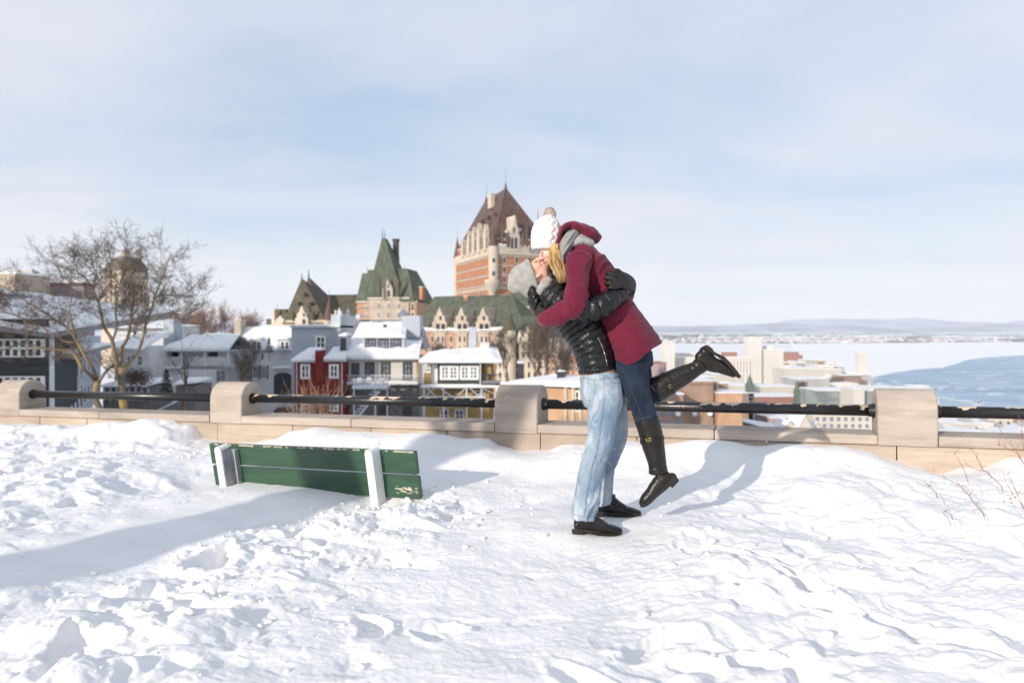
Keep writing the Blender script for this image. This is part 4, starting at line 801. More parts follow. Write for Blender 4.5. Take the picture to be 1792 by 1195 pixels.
# hood lying on the shoulders
L = Loft(); L.add([(976, 424, -.02, 3.5, .07), (979, 412, -.02, 7, .11), (985, 403, -.01, 9.5, .13), (996, 399, 0, 10.5, .145), (1010, 402, 0, 11.5, .15), (1024, 408, 0, 12.5, .15), (1036, 414, 0, 11, .135), (1044, 418, 0, 7, .10)], seg=26, cap0=.5, cap1=1.)
L.remesh('hood', .0040, 3, lambda co, no: .010*noise(co*13, 2)+.004*noise(co*30, 3), par=wom, mats=M['coat'])
# scarf
L = Loft(); L.add([(1033, 430, 0, 8, .115), (1020, 424, 0, 13, .125), (1008, 424, 0, 15, .125), (1000, 428, 0, 15, .12)], seg=24)
L.remesh('scarf', .0036, 2, lambda co, no: .006*noise(co*22, 3)+.003*noise(co*60, 3), par=wom, mats=M['scarf_g'])
L = Loft(); L.add([(1001, 414, -.01, 10, .125), (993, 424, -.02, 13, .13), (988, 437, -.03, 12, .125), (984, 452, -.04, 7.5, .11), (982, 466, -.05, 4, .08)], seg=24)
L.remesh('scarf_end', .0034, 2, lambda co, no: .004*noise(co*22, 8)+.003*np.sin((co[:, 0]*.8-co[:, 2]*.57)*230), par=wom, mats=M['scarf_s'])
# hair
L = Loft()
L.add([(971, 434, -.05, 8, .05), (969, 448, -.075, 9, .04), (971, 462, -.10, 9.5, .035), (977, 475, -.12, 8, .03), (981, 487, -.13, 6, .024), (984, 494, -.13, 3, .015)], seg=18)
L.remesh('hair', .0036, 2, lambda co, no: .003*np.sin((co[:, 0]*1.2+co[:, 2]*.25)*330+3*noise(co*12, 4)), par=wom, mats=M['hair'])
rs = random.Random(4); mb = MB()
for i in range(300):
    t = rs.random(); wv = math.sin(t*19)*2.2; x0 = 963+t*13; x1 = 960.5+t*20+wv; x2 = 964+t*22-wv; x3 = 972+t*17; x4 = 977+t*11; z0 = -.085-.03*rs.random(); e = rs.uniform(-2, 2)
    pts = [(x0, 434+rs.uniform(-1, 2), z0+.03), (x1+e*.5, 449+rs.uniform(-2, 2), z0-.01), (x2+e, 464+rs.uniform(-2, 2), z0-.035), (x3+e, 478+rs.uniform(-2, 2), z0-.055), (x4+e*1.5, 487+rs.uniform(-2, 9), z0-.06)]
    K = catmull(np.array([[*P(x, y, ZC+d)] for x, y, d in pts]), 4); mb.mi = i % 3; rr_ = rs.uniform(.0009, .0021); mb.tube([Vector(k)+Vector((math.sin(j*1.3+i)*.0025, 0, 0)) for j, k in enumerate(K)], [rr_]*(len(K)-4)+[rr_*.8, rr_*.6, rr_*.5, rr_*.3], n=4)
mb.build('hair_strands', [M['hair'], mat('pale_hair', (.62, .44, .20), .4, var=.2), mat('dark_hair', (.34, .19, .07), .45, var=.25)], wom, smooth=True)['kind'] = 'stuff'
# hat with pompom
L = Loft(); L.add([(953.5, 434.5, 0, 21.8, .088), (953.5, 428, 0, 24, .094), (955.5, 415, 0, 26.5, .098), (958, 401, 0, 25.5, .094), (960.5, 389, 0, 19, .076), (962, 382, 0, 10, .045)], seg=30, cap0=.04, cap1=.8)
def cable(co, no):
    S, A, I = all_curves(co, [L.curves[0]]); return .0028*np.sin(A*13+1.3*np.sin(S*120))+.0016*noise(co*70, 6)+.004*noise(co*14, 7)
L.remesh('knit_hat', .0034, 2, cable, par=wom, mats=M['knit_w'])
L = Loft(); L.add([(953.2, 436.5, 0, 22.2, .090), (953.4, 430.5, 0, 23.6, .0945)], seg=40, cap0=.1, cap1=.2)
def ribw(co, no): S, A, I = all_curves(co, [L.curves[0]]); return .0012*np.sin(A*40)
L.remesh('hat_brim', .0034, 1, ribw, par=wom, mats=M['knit_w'])
pc = P(962, 374.5, ZC); L = Loft(); L.ball(pc, .039); pom = L.remesh('pompom', .003, 1, lambda co, no: .004*noise(co*45, 3), par=wom, mats=M['pom'])
mb = MB(); rs = random.Random(2)
for i in range(1500):
    d = Vector((rs.gauss(0, 1), rs.gauss(0, 1), rs.gauss(0, 1))).normalized(); e = d*1.0+Vector((rs.gauss(0, .2), rs.gauss(0, .2), rs.gauss(0, .2))); a = pc+d*.036; b = a+e.normalized()*rs.uniform(.006, .012); u = d.orthogonal().normalized()*.0012
    mb.add([a-u, a+u, b], [(0, 1, 2)])
mb.build('pompom_fur', M['pom'], wom)['kind'] = 'stuff'
# ------------------------------------------------------------------ materials of the town
M['brick'] = mat('orange_brick', (.38, .165, .085), .9, col2=(.47, .225, .125), scale=.5, bump=.1, spec=.1)
M['brick_l'] = mat('pale_brick', (.42, .23, .15), .9, col2=(.50, .31, .22), scale=.4, spec=.1)
M['lime'] = mat('limestone', (.40, .33, .265), .9, col2=(.51, .43, .35), scale=.35, spec=.1)
M['cream'] = mat('cream_stone', (.50, .43, .345), .9, col2=(.58, .51, .42), scale=.3, spec=.1)
M['copper_g'] = mat('green_copper', (.072, .084, .060), .75, col2=(.130, .145, .105), scale=.16, stretch=(5, 5, .25), spec=.2)
M['copper_d'] = mat('dark_copper', (.075, .068, .045), .7, col2=(.12, .105, .07), scale=.2, stretch=(3, 3, .4), spec=.2)
M['copper_b'] = mat('brown_copper', (.085, .050, .042), .6, col2=(.14, .085, .07), scale=.12, stretch=(3, 3, .4), spec=.3)
M['glass'] = mat('window_glass', (.035, .045, .06), .12, var=.5, scale=2, spec=.6)
M['glass_w'] = mat('curtained_glass', (.20, .22, .26), .2, var=.4, scale=2)
M['wframe'] = mat('white_frame', (.80, .79, .76), .6); M['dframe'] = mat('dark_frame', (.035, .038, .045), .5)
M['wall_w'] = mat('white_render', (.60, .60, .61), .9, col2=(.70, .70, .70), scale=.8, spec=.1)
M['wall_g'] = mat('grey_blue_siding', (.42, .46, .51), .8, col2=(.48, .52, .57), scale=.8, stretch=(1, 1, 8), spec=.2)
M['wall_b'] = mat('beige_render', (.55, .52, .47), .9, col2=(.62, .59, .55), scale=.8, stretch=(.3, 1, 3), spec=.1)
M['wall_r'] = mat('red_paint', (.17, .026, .022), .85, col2=(.22, .036, .03), scale=1.5, spec=.15)
M['wall_y'] = mat('ochre_paint', (.31, .22, .095), .85, col2=(.38, .275, .125), scale=1, spec=.1)
M['wall_k'] = mat('charcoal_siding', (.045, .047, .050), .8, col2=(.07, .072, .075), scale=1.2, stretch=(.3, 1, 5), spec=.2)
M['wall_s'] = mat('grey_rubble', (.14, .135, .13), .9, col2=(.24, .23, .22), scale=3, spec=.1)
M['trim'] = mat('pale_trim', (.58, .60, .63), .7); M['slate'] = mat('grey_metal_roof', (.20, .215, .24), .5, col2=(.28, .295, .32), scale=.6, stretch=(6, 1, 1), spec=.3)
M['price_l'] = mat('tan_stone', (.50, .40, .30), .9, col2=(.58, .48, .38), scale=.4); M['price_r'] = mat('brown_copper_roof', (.14, .115, .09), .8, col2=(.20, .165, .13), scale=.3)
M['brown'] = mat('brown_brick', (.27, .18, .13), .9, col2=(.38, .26, .19), scale=.35, detail=9); M['orange'] = mat('orange_wall', (.44, .26, .15), .9, col2=(.54, .34, .21), scale=.3, detail=9)
M['glassy'] = mat('mauve_curtain_wall', (.16, .13, .15), .4, col2=(.25, .21, .24), scale=.4)
M['bark'] = mat('bark', (.10, .075, .055), .9, col2=(.26, .20, .13), scale=1.8, bump=.6, bscale=9, stretch=(1, 1, .4)); 
M['bark_l'] = mat('lichen_bark', (.15, .12, .09), .9, col2=(.36, .24, .08), scale=1.2, bump=.6, bscale=9, lo=.50, hi=.70)
M['twigs'] = mat('twig_bark', (.085, .062, .048), .9, col2=(.15, .11, .088), scale=3); M['twigs_p'] = mat('pinkish_twig', (.26, .17, .14), .9)
M['conifer'] = mat('conifer_needles', (.025, .035, .018), .9, col2=(.06, .055, .03), scale=3)
M['terrain'] = M['snow_far']

class Pl:                                                      # a facade plane through two pixel columns at two depths
    def __init__(s, x0, Z0, x1, Z1):
        s.a = Vector(((x0-CX)/F*Z0, Z0, 0)); b = Vector(((x1-CX)/F*Z1, Z1, 0)); s.t = (b-s.a).normalized(); s.n = Vector((s.t.y, -s.t.x, 0))
        if s.n.dot(s.a) > 0: s.n = -s.n
        s.L = (b-s.a).length; s.x0, s.x1 = x0, x1
    def s(p, px):
        k = (px-CX)/F; return (k*p.a.y-p.a.x)/(p.t.x-k*p.t.y)
    def Z(p, px): return p.a.y+p.t.y*p.s(px)
    def z(p, px, py): return EZ-(py-HY)/F*p.Z(px)
    def w(p, s, o, z): v = p.a+p.t*s+p.n*o; return Vector((v.x, v.y, z))
    def box(p, mb, x0, y0, x1, y1, o0, o1, mi=None, ref=None):
        xm = (x0+x1)/2 if ref is None else ref; za, zb = p.z(xm, y1), p.z(xm, y0); s0, s1 = p.s(x0), p.s(x1)
        mb.hexa([p.w(s0, o1, za), p.w(s1, o1, za), p.w(s1, o0, za), p.w(s0, o0, za), p.w(s0, o1, zb), p.w(s1, o1, zb), p.w(s1, o0, zb), p.w(s0, o0, zb)], mi)
    def sbox(p, mb, s0, s1, z0, z1, o0, o1, mi=None):
        mb.hexa([p.w(s0, o1, z0), p.w(s1, o1, z0), p.w(s1, o0, z0), p.w(s0, o0, z0), p.w(s0, o1, z1), p.w(s1, o1, z1), p.w(s1, o0, z1), p.w(s0, o0, z1)], mi)
def part(name, m, par, fn): mb = MB(); fn(mb); return mb.build(name, m, par)
def window(pl, x0, y0, x1, y1, par, nx=1, ny=1, fr='wframe', gl='glass', fw=.10, proud=.05):
    s0, s1 = pl.s(x0), pl.s(x1); xm = (x0+x1)/2; z0, z1 = pl.z(xm, y1), pl.z(xm, y0); mb = MB(); fw = min(fw, (s1-s0)*.2)
    for a, b, c, d in ((s0, s1, z0, z0+fw), (s0, s1, z1-fw, z1), (s0, s0+fw, z0+fw, z1-fw), (s1-fw, s1, z0+fw, z1-fw)): pl.sbox(mb, a, b, c, d, 0, proud)
    for i in range(1, nx): c = s0+(s1-s0)*i/nx; pl.sbox(mb, c-fw*.32, c+fw*.32, z0+fw, z1-fw, 0, proud*.8)
    for i in range(1, ny): c = z0+(z1-z0)*i/ny; pl.sbox(mb, s0+fw, s1-fw, c-fw*.25, c+fw*.25, 0, proud*.7)
    o = mb.build('window', M[fr], par); mb = MB(); pl.sbox(mb, s0+fw, s1-fw, z0+fw, z1-fw, -.02, proud*.35); g = mb.build('pane', M[gl], o); return o
def slab(c, th, par, name='snow_cover', m=None, nx=14, ny=8, rough=.35, seed=0, over=.0):
    # lumpy layer of snow over the four corners c (near-left, near-right, far-right, far-left)
    c = [Vector(p) for p in c]; V_ = []; sz = max((c[1]-c[0]).length, (c[3]-c[0]).length)
    for j in range(ny):
        for i in range(nx):
            u, v = i/(nx-1), j/(ny-1); p = c[0]*(1-u)*(1-v)+c[1]*u*(1-v)+c[2]*u*v+c[3]*(1-u)*v; V_.append(p[:])
    V_ = np.array(V_); U = np.tile(np.linspace(0, 1, nx), ny); W_ = np.repeat(np.linspace(0, 1, ny), nx); ed = np.minimum(np.minimum(U, 1-U), np.minimum(W_, 1-W_))
    n = fbm(V_*(.45 if sz < 25 else .15)+seed*7.3, 3, 3+seed); top = V_.copy(); top[:, 2] += th*(.45+.55*sstep(0, .12, ed))*(1+rough*n)
    Qt = grid_faces(nx, ny); k = nx*ny; bd = [i for i in range(nx)]+[j*nx+nx-1 for j in range(1, ny)]+[(ny-1)*nx+i for i in range(nx-2, -1, -1)]+[j*nx for j in range(ny-2, 0, -1)]
    sides = [(bd[i]+k, bd[(i+1) % len(bd)]+k, bd[(i+1) % len(bd)], bd[i]) for i in range(len(bd))]
    fs = [tuple(q) for q in Qt.tolist()]+sides+[tuple(reversed([b+k for b in bd]))]
    mb = MB(); mb.add(np.vstack([top, V_]).tolist(), fs); return mb.build(name, m or M['snow_far'], par, smooth=False)

# ------------------------------------------------------------------ ground beyond the parapet, river, far shore
def terr(X, Y):
    r = X-(.10*Y+5)
    left = np.interp(Y, [6, 9, 14, 24, 45, 75, 110, 200, 500, 900, 1500, 2500], [-1.6, -2.2, -3.2, -4.1, -6.0, -10.5, -13, -16, -26, -60, -84, -88])
    right = np.interp(Y, [6, 9, 14, 30, 60, 110, 200, 300, 450, 700, 2500], [-1.8, -3, -5.5, -13, -24, -38, -52, -62, -76, -83.4, -83.6])
    k = sstep(0, 1, r/(6+.10*Y)); return left*(1-k)+right*k
ys_ = np.concatenate([np.linspace(6.0, 60, 60), np.linspace(64, 400, 80), np.linspace(410, 5200, 90)]); NXT = 190
uu_ = np.linspace(-1.05, 1.35, NXT); Yt = np.repeat(ys_, NXT); Xt = np.tile(uu_, len(ys_))*(Yt*.85+14)
shore_px = lambda Y: np.interp(Y, [0, 640, 700, 800, 990, 1090, 1213, 1456, 1820, 2427, 3400, 4400], [3000, 1850, 1700, 1650, 1640, 1570, 1545, 1475, 1425, 1400, 1395, 1390])
Xs = (shore_px(Yt)-CX)/F*Yt; Zt = terr(Xt, Yt)+.5*fbm(xy(Xt, Yt, .06), 3, 5)*np.minimum(1, Yt/60)
Zt = np.where(Yt > 600, np.where(Xt > Xs, -90, Zt), Zt); dT = wall_d(Xt, Yt); Zt = np.where(dT > -.45, -2.1, Zt)
o = link('terrain', np_mesh('terrain', np.stack([Xt, Yt, Zt], 1), grid_faces(NXT, len(ys_))), M['terrain'], smooth=True); tag(o, 'snow covered slope and lower town ground falling to the river', kind='structure')
RIV = -85.0
def water_mat():
    m = mat('river_water', (.22, .36, .50), .5, col2=(.44, .56, .66), scale=.006, stretch=(1, 3, 1), bump=0, spec=.3, lo=.3, hi=.7); return m
M['water'] = water_mat(); M['ice'] = mat('river_ice', (.86, .86, .865), .85, col2=(.92, .92, .91), scale=.004, stretch=(1, 4, 1), spec=.2, detail=8)
o = link('river', np_mesh('river', np.array([[-9000, 500, RIV], [16000, 500, RIV], [16000, 16000, RIV], [-9000, 16000, RIV]], float), np.array([[0, 1, 2, 3]])), M['water']); tag(o, 'blue open river water with drifting ice', kind='structure')
# solid ice sheet with its ragged edge
edge = [(300, 690), (900, 690), (1200, 690), (1380, 690), (1420, 684), (1470, 671), (1500, 664), (1530, 660), (1560, 653), (1600, 647), (1650, 643), (1670, 638), (1690, 631), (1720, 626), (1760, 623), (1800, 621), (1900, 618), (2300, 614)]
rs = random.Random(11); pts = []
for i in range(len(edge)-1):
    for k in range(8):
        t = k/8; x = edge[i][0]*(1-t)+edge[i+1][0]*t; y = edge[i][1]*(1-t)+edge[i+1][1]*t+rs.uniform(-.35, .35); Zr = (EZ-RIV)*F/(y-HY); pts.append(((x-CX)/F*Zr, Zr))
mb = MB(); n = len(pts); vs = [(x, y, RIV+.5) for x, y in pts]+[(x*1.0+(-400), 15000, RIV+.5) for x, y in pts]
vs = [(x, y, RIV+.5) for x, y in pts]; far = [(x*9500/y*1.0, 9500, RIV+.5) for x, y in pts]; low = [(x, y, RIV) for x, y in pts]
mb.add(vs+far+low, [(i, i+1, n+i+1, n+i) for i in range(n-1)]+[(2*n+i, 2*n+i+1, i+1, i) for i in range(n-1)]); mb.build('ice_sheet', M['ice'])
tag(bpy.data.objects['ice_sheet'], 'white sheet of solid ice covering the far half of the river', kind='structure')
mb = MB(); rs = random.Random(5)
for i in range(2600):
    y = 624+rs.random()**1.3*150; x = rs.uniform(1380, 2050); Zr = (EZ-RIV)*F/(y-HY); X0 = (x-CX)/F*Zr
    if math.sin(x*.013+y*.11)+math.sin(y*.23-x*.021)*.8+rs.uniform(-1.4, 1.0) < -.5: continue
    rx = (rs.random()**3*11+1.0)*(Zr/1000)**.8*.9; ry = rx*rs.uniform(.5, 1.3); m_ = rs.randint(5, 8); a0 = rs.random()*6
    ring = [(X0+rx*math.cos(a0+k*6.283/m_)*rs.uniform(.6, 1.1)*1.6, Zr+ry*math.sin(a0+k*6.283/m_)*rs.uniform(.6, 1.1), RIV+.25) for k in range(m_)]
    mb.add(ring, [tuple(range(m_))])
tag(mb.build('ice_floes', M['ice']), 'broken white ice floes drifting on the blue water', kind='stuff')
# far shore: rising land with fields, woods and houses
def shoreZ(X): return 5150+.0*X+np.where(X > 1500, (X-1500)*.25, 0)+120*np.sin(X*.0021)
ysf = np.linspace(0, 1, 60)**1.4; xf = np.linspace(-6500, 11500, 240); Yf = np.repeat(ysf, 240)*9000+shoreZ(np.tile(xf, 60)); Xf = np.tile(xf, 60)*(1+np.repeat(ysf, 240)*.9)
d_ = np.repeat(ysf, 240); Zf = RIV+1.5+sstep(0, .25, d_)*30+40*d_+14*fbm(xy(Xf, Yf, .0011), 4, 9)*sstep(0, .15, d_)+18*np.exp(-((Xf-4200)/900)**2-((Yf-7400)/700)**2)
def far_mat():
    m = mat('far_fields', (.78, .79, .82), .95, spec=0., scale=1); t = m.node_tree; bs = t.nodes['Principled BSDF']
    c = t.nodes.new('ShaderNodeTexCoord'); mp_ = t.nodes.new('ShaderNodeMapping'); t.links.new(c.outputs['Object'], mp_.inputs[0]); mp_.inputs['Scale'].default_value = (.0011, .0032, .001)
    n = t.nodes.new('ShaderNodeTexNoise'); n.inputs['Scale'].default_value = 1.6; n.inputs['Detail'].default_value = 9; n.inputs['Roughness'].default_value = .62; t.links.new(mp_.outputs[0], n.inputs['Vector'])
    r = t.nodes.new('ShaderNodeValToRGB'); t.links.new(n.outputs['Fac'], r.inputs[0]); e = r.color_ramp.elements; e[0].position = .44; e[0].color = (.12, .10, .11, 1); e[1].position = .53; e[1].color = (.80, .81, .84, 1); t.links.new(r.outputs[0], bs.inputs['Base Color']); return m
M['far'] = far_mat()
o = link('far_shore', np_mesh('far_shore', np.stack([Xf, Yf, Zf], 1), grid_faces(240, 60)), M['far'], smooth=True); tag(o, 'far river shore with snowy fields and woods', kind='structure')
mb = MB(); rs = random.Random(21)
for i in range(5200):
    X0 = rs.uniform(-2500, 8200); q = rs.random()**1.6*.42; Y0 = float(shoreZ(np.array(X0)))+q*9000*.55; X0 *= (1+q*.5); t = int(rs.random()*5)
    if noise(np.array([[X0*.0016, Y0*.0022, 3.3]]), 8)[0] < -.12: continue
    i_ = np.argmin((Xf-X0)**2+(Yf-Y0)**2) if False else None
    d0 = (Y0-float(shoreZ(np.array(X0/(1+q*.5)))))/9000; z0 = RIV+1.5+float(sstep(0, .25, d0**(1/1.0)))*30*1+40*d0-6
    wdt = rs.uniform(6, 26); h = rs.uniform(10, 22)+(rs.random() < .03)*18
    mb.mi = t; mb.box((X0, Y0, z0), (X0+wdt, Y0+12, z0+h)); mb.mi = 5; mb.box((X0-.5, Y0-.5, z0+h), (X0+wdt+.5, Y0+12.5, z0+h+2.5))
tag(mb.build('far_town', [mat('far_w%d' % k, c_, .9, spec=0.) for k, c_ in enumerate([(.62, .60, .58), (.42, .34, .32), (.5, .5, .52), (.45, .25, .2), (.2, .18, .19)])]+[M['snow_far']]), 'countless small houses across the river', kind='stuff')
mb = MB()
for i in range(2600):
    X0 = rs.uniform(-2500, 9000); q = rs.random()**1.3*.5; Y0 = float(shoreZ(np.array(X0)))+q*5500+20
    if noise(np.array([[X0*.0013, Y0*.003, 7.3]]), 9)[0] < .0: continue
    d0 = q*5500/9000; z0 = RIV+float(sstep(0, .25, d0))*30+40*d0-8; rr = rs.uniform(12, 60); hh = rs.uniform(12, 24)
    mb.add([(X0+rr*math.cos(k*1.047)*rs.uniform(.7, 1.2)*1.6, Y0+rr*math.sin(k*1.047)*.5, z0) for k in range(6)]+[(X0+rr*math.cos(k*1.047)*.6, Y0+rr*math.sin(k*1.047)*.3, z0+hh*rs.uniform(.7, 1.1)) for k in range(6)], [(k, (k+1) % 6, (k+1) % 6+6, k+6) for k in range(6)]+[(6, 7, 8, 9, 10, 11)])
tag(mb.build('far_woods', mat('far_woods', (.10, .085, .09), .95, spec=0.)), 'dark bare woods between the houses across the river', kind='stuff')
# hills on the horizon, blue distance haze mixed into their forest colour
xh = np.linspace(-1, 1, 300); rows = []
for k, (Yh, hb, sd) in enumerate(((13000, 0, 3), (17500, 0, 8))):
    for j in range(14):
        t = j/13; X = xh*Yh*1.1; prof = [60, 150][k]+([120, 170][k])*fbm(np.stack([xh*(6.5 if k == 0 else 4.), 0*xh+k*9., 0*xh], 1), 6, sd)
        prof = np.maximum(prof, -10); Zh = -60+(prof+60)*np.sin(t*math.pi*.5)**.9*(1+.06*noise(np.stack([xh*40, 0*xh+j*.4, 0*xh], 1), 4)); rows.append((X, Yh+t*2600+0*X, Zh))
for k in range(2):
    V_ = np.vstack([np.stack(r, 1) for r in rows[k*14:(k+1)*14]]); o = link('hills', np_mesh('hills', V_, grid_faces(300, 14)), mat('haze_tinted_forest%d' % k, (.10, .14, .24), 1., col2=(.30, .35, .46), scale=.0012, stretch=(1, .4, 4), spec=0., detail=9, lo=.42, hi=.62), smooth=True); tag(o, 'low forested hills along the horizon', kind='structure')

# ------------------------------------------------------------------ trees
def branch(mb, p, d, L_, r, rs, wob=.22, up=.05, n=5):
    pts = [p]; dirs = [d]; q = p.copy(); dd = d.copy()
    for i in range(n):
        dd = (dd+Vector((rs.gauss(0, wob), rs.gauss(0, wob), rs.gauss(0, wob)+up))).normalized(); q = q+dd*L_/n; pts.append(q.copy()); dirs.append(dd.copy())
    mb.tube(pts, [max(r*(1-.72*i/n), .004) for i in range(n+1)], n=5 if r > .05 else 3); return pts, dirs
def ramify(mbs, pts, dirs, r, L_, lev, rs, dens=1., up=.05, spread=.9, minr=.006, flat=1.):
    if lev < 0: return
    nb = max(2, int(len(pts)*dens))
    for k in range(nb):
        t = rs.uniform(.25, 1.0)*(len(pts)-1); i = min(int(t), len(pts)-2); p = pts[i].lerp(pts[i+1], t-i); d = dirs[min(i+1, len(dirs)-1)]
        e = Vector((rs.gauss(0, 1), rs.gauss(0, 1)*flat, rs.gauss(0, 1)+.25)); e = (e-d*e.dot(d)).normalized(); nd = (d*(1-.35*spread)+e*spread*rs.uniform(.5, 1)).normalized()
        rr = max(r*(1-.6*t/len(pts))*rs.uniform(.45, .65), minr); ll = L_*rs.uniform(.5, .85)
        p2, d2 = branch(mbs[0] if lev > 1 else mbs[1], p, nd, ll, rr, rs, .24, up, 5 if lev > 0 else 4)
        ramify(mbs, p2, d2, rr, ll, lev-1, rs, dens, up, spread, minr, flat)
def small_tree(px, ybase, ytop, Z, seed, label, group=None, name='bare_tree', bark='bark', tw='twigs', lev=3, dens=1., spread=.8, multi=1, tr=.03):
    rs = random.Random(seed); b = P(px, ybase, Z); H = (ybase-ytop)/F*Z; t = thing(name, b, label, 'tree', group); mt = MB(); mbs = [MB(), MB()]
    for m_ in range(multi):
        d = Vector((rs.gauss(0, .10+.12*(multi > 1)), rs.gauss(0, .1), 1)).normalized(); p, dd = branch(mt, b-Vector((0, 0, .5)), d, H*.62, H*tr/math.sqrt(multi), rs, .10, .08, 7)
        ramify(mbs, p[2:], dd[2:], H*tr*.6, H*.38, lev, rs, dens, .14, spread, max(.006, Z*.00016))
    mt.build('trunk', M[bark], t); mbs[0].build('branches', M[bark], t) if mbs[0].v else None; o = mbs[1].build('twigs', M[tw], t); o['kind'] = 'stuff'; return t
# the big forked tree on the left
TZ = 33.
limbs = [([(177, 730, 6.2), (175, 717, 6), (166, 694, 6), (171, 668, 6)], 0), ([(170, 672, 5), (158, 657, 4.4), (145, 645, 4), (134, 626, 3.6), (124, 614, 3.2), (98, 612, 2.8), (70, 608, 2.4), (44, 601, 2), (22, 607, 1.5), (-12, 618, 1)], 1),
         ([(171, 668, 5), (163, 646, 4.2), (150, 625, 3.8), (136, 600, 3), (118, 574, 2.5), (92, 555, 2.1), (66, 535, 1.7), (30, 505, 1.3), (-6, 478, 1)], 2), ([(173, 668, 4.5), (184, 652, 3.6), (194, 642, 3.2), (205, 639, 3)], 1),
         ([(217, 730, 8), (216, 716, 7.6), (214, 690, 7.2), (212, 662, 6.8), (206, 640, 6)], 0), ([(206, 640, 6), (199, 616, 5), (196, 595, 4.4), (182, 572, 3.9), (177, 545, 3.3), (173, 524, 2.8), (163, 497, 2.4), (165, 478, 2), (169, 458, 1.7), (162, 440, 1.4), (160, 415, 1)], 2),
         ([(212, 655, 5), (211, 632, 4.6), (212, 612, 4), (223, 592, 3.6), (228, 566, 3.1), (231, 540, 2.6), (234, 505, 2), (228, 470, 1.6), (220, 430, 1), (219, 405, .8)], 2),
         ([(214, 650, 5), (230, 630, 4.2), (243, 612, 3.7), (251, 588, 3.3), (256, 565, 3), (266, 535, 2.6), (270, 515, 2.2), (280, 506, 1.9), (302, 507, 1.6), (322, 509, 1.2), (345, 505, .9)], 2),
         ([(268, 520, 2.1), (274, 498, 1.9), (284, 470, 1.6), (292, 440, 1.2), (300, 415, .8)], 2), ([(164, 492, 2), (150, 470, 1.6), (136, 455, 1.4), (118, 447, 1.1), (90, 438, .8)], 2), ([(150, 625, 2.6), (138, 612, 2), (128, 570, 1.6), (122, 540, 1.3), (126, 500, 1), (118, 460, .8)], 2),
         ([(136, 600, 2), (110, 596, 1.6), (88, 580, 1.4), (50, 560, 1.1), (10, 545, .9), (-20, 540, .7)], 2), ([(45, 601, 1.5), (47, 580, 1.3), (42, 560, 1.1), (20, 540, .9), (0, 500, .7)], 2), ([(197, 596, 3), (205, 570, 2.4), (202, 540, 2), (208, 500, 1.5), (215, 460, 1.2), (240, 425, .9)], 2), ([(172, 520, 2), (190, 490, 1.6), (195, 455, 1.3), (185, 425, 1)], 2), ([(228, 560, 1.8), (245, 520, 1.4), (250, 480, 1.1), (262, 440, .9)], 2), ([(256, 565, 1.8), (285, 550, 1.4), (310, 540, 1.1), (335, 545, .8)], 2)]
rs = random.Random(17); bt_ = thing('bare_tree', P(197, 722, TZ), 'big bare tree with forked lichen-yellow trunks behind the handrail', 'tree'); mt = MB(); mlimb = MB(); mbs = [MB(), MB()]
for L_, kind in limbs:
    K = catmull(np.array([[*P(x, y, TZ+(.6*math.sin(i*1.7+x*.05) if kind else (0 if x < 200 else .8))), r*(.92 if kind == 0 else .72)*TZ/F] for i, (x, y, r) in enumerate([(x_, y_ if y_ > 560 else 560-(560-y_)*.80, r_) for x_, y_, r_ in L_])]), 3); ps = [Vector(k[:3]) for k in K]; rr = [max(k[3], .008) for k in K]
    (mt if kind == 0 else mlimb).tube(ps, rr, n=8)
    if kind:
        ds = [(ps[min(i+1, len(ps)-1)]-ps[max(i-1, 0)]).normalized() for i in range(len(ps))]; n0 = len(ps)//3
        for i in range(n0, len(ps)):
            for _ in range(2):
                e = Vector((rs.gauss(0, 1), rs.gauss(0, .8), rs.gauss(0, .8)+.15)); e = (e-ds[i]*e.dot(ds[i])).normalized(); nd = (ds[i]*.5+e*rs.uniform(.6, 1)).normalized(); ll = rs.uniform(.6, 1.45)*(1.0 if kind == 2 else .75)
                p2, d2 = branch(mbs[0], ps[i], nd, ll, max(rr[i]*.4, .013), rs, .19, .04, 6); ramify(mbs, p2, d2, max(rr[i]*.32, .009), ll*.62, 1, rs, .9, .03, .9, .0075)
mt.build('trunk', M['bark_l'], bt_, smooth=True); mlimb.build('limbs', M['bark_l'], bt_, smooth=True); mbs[0].build('branches', M['bark'], bt_)['kind'] = 'stuff'; mbs[1].build('twigs', M['twigs'], bt_)['kind'] = 'stuff'
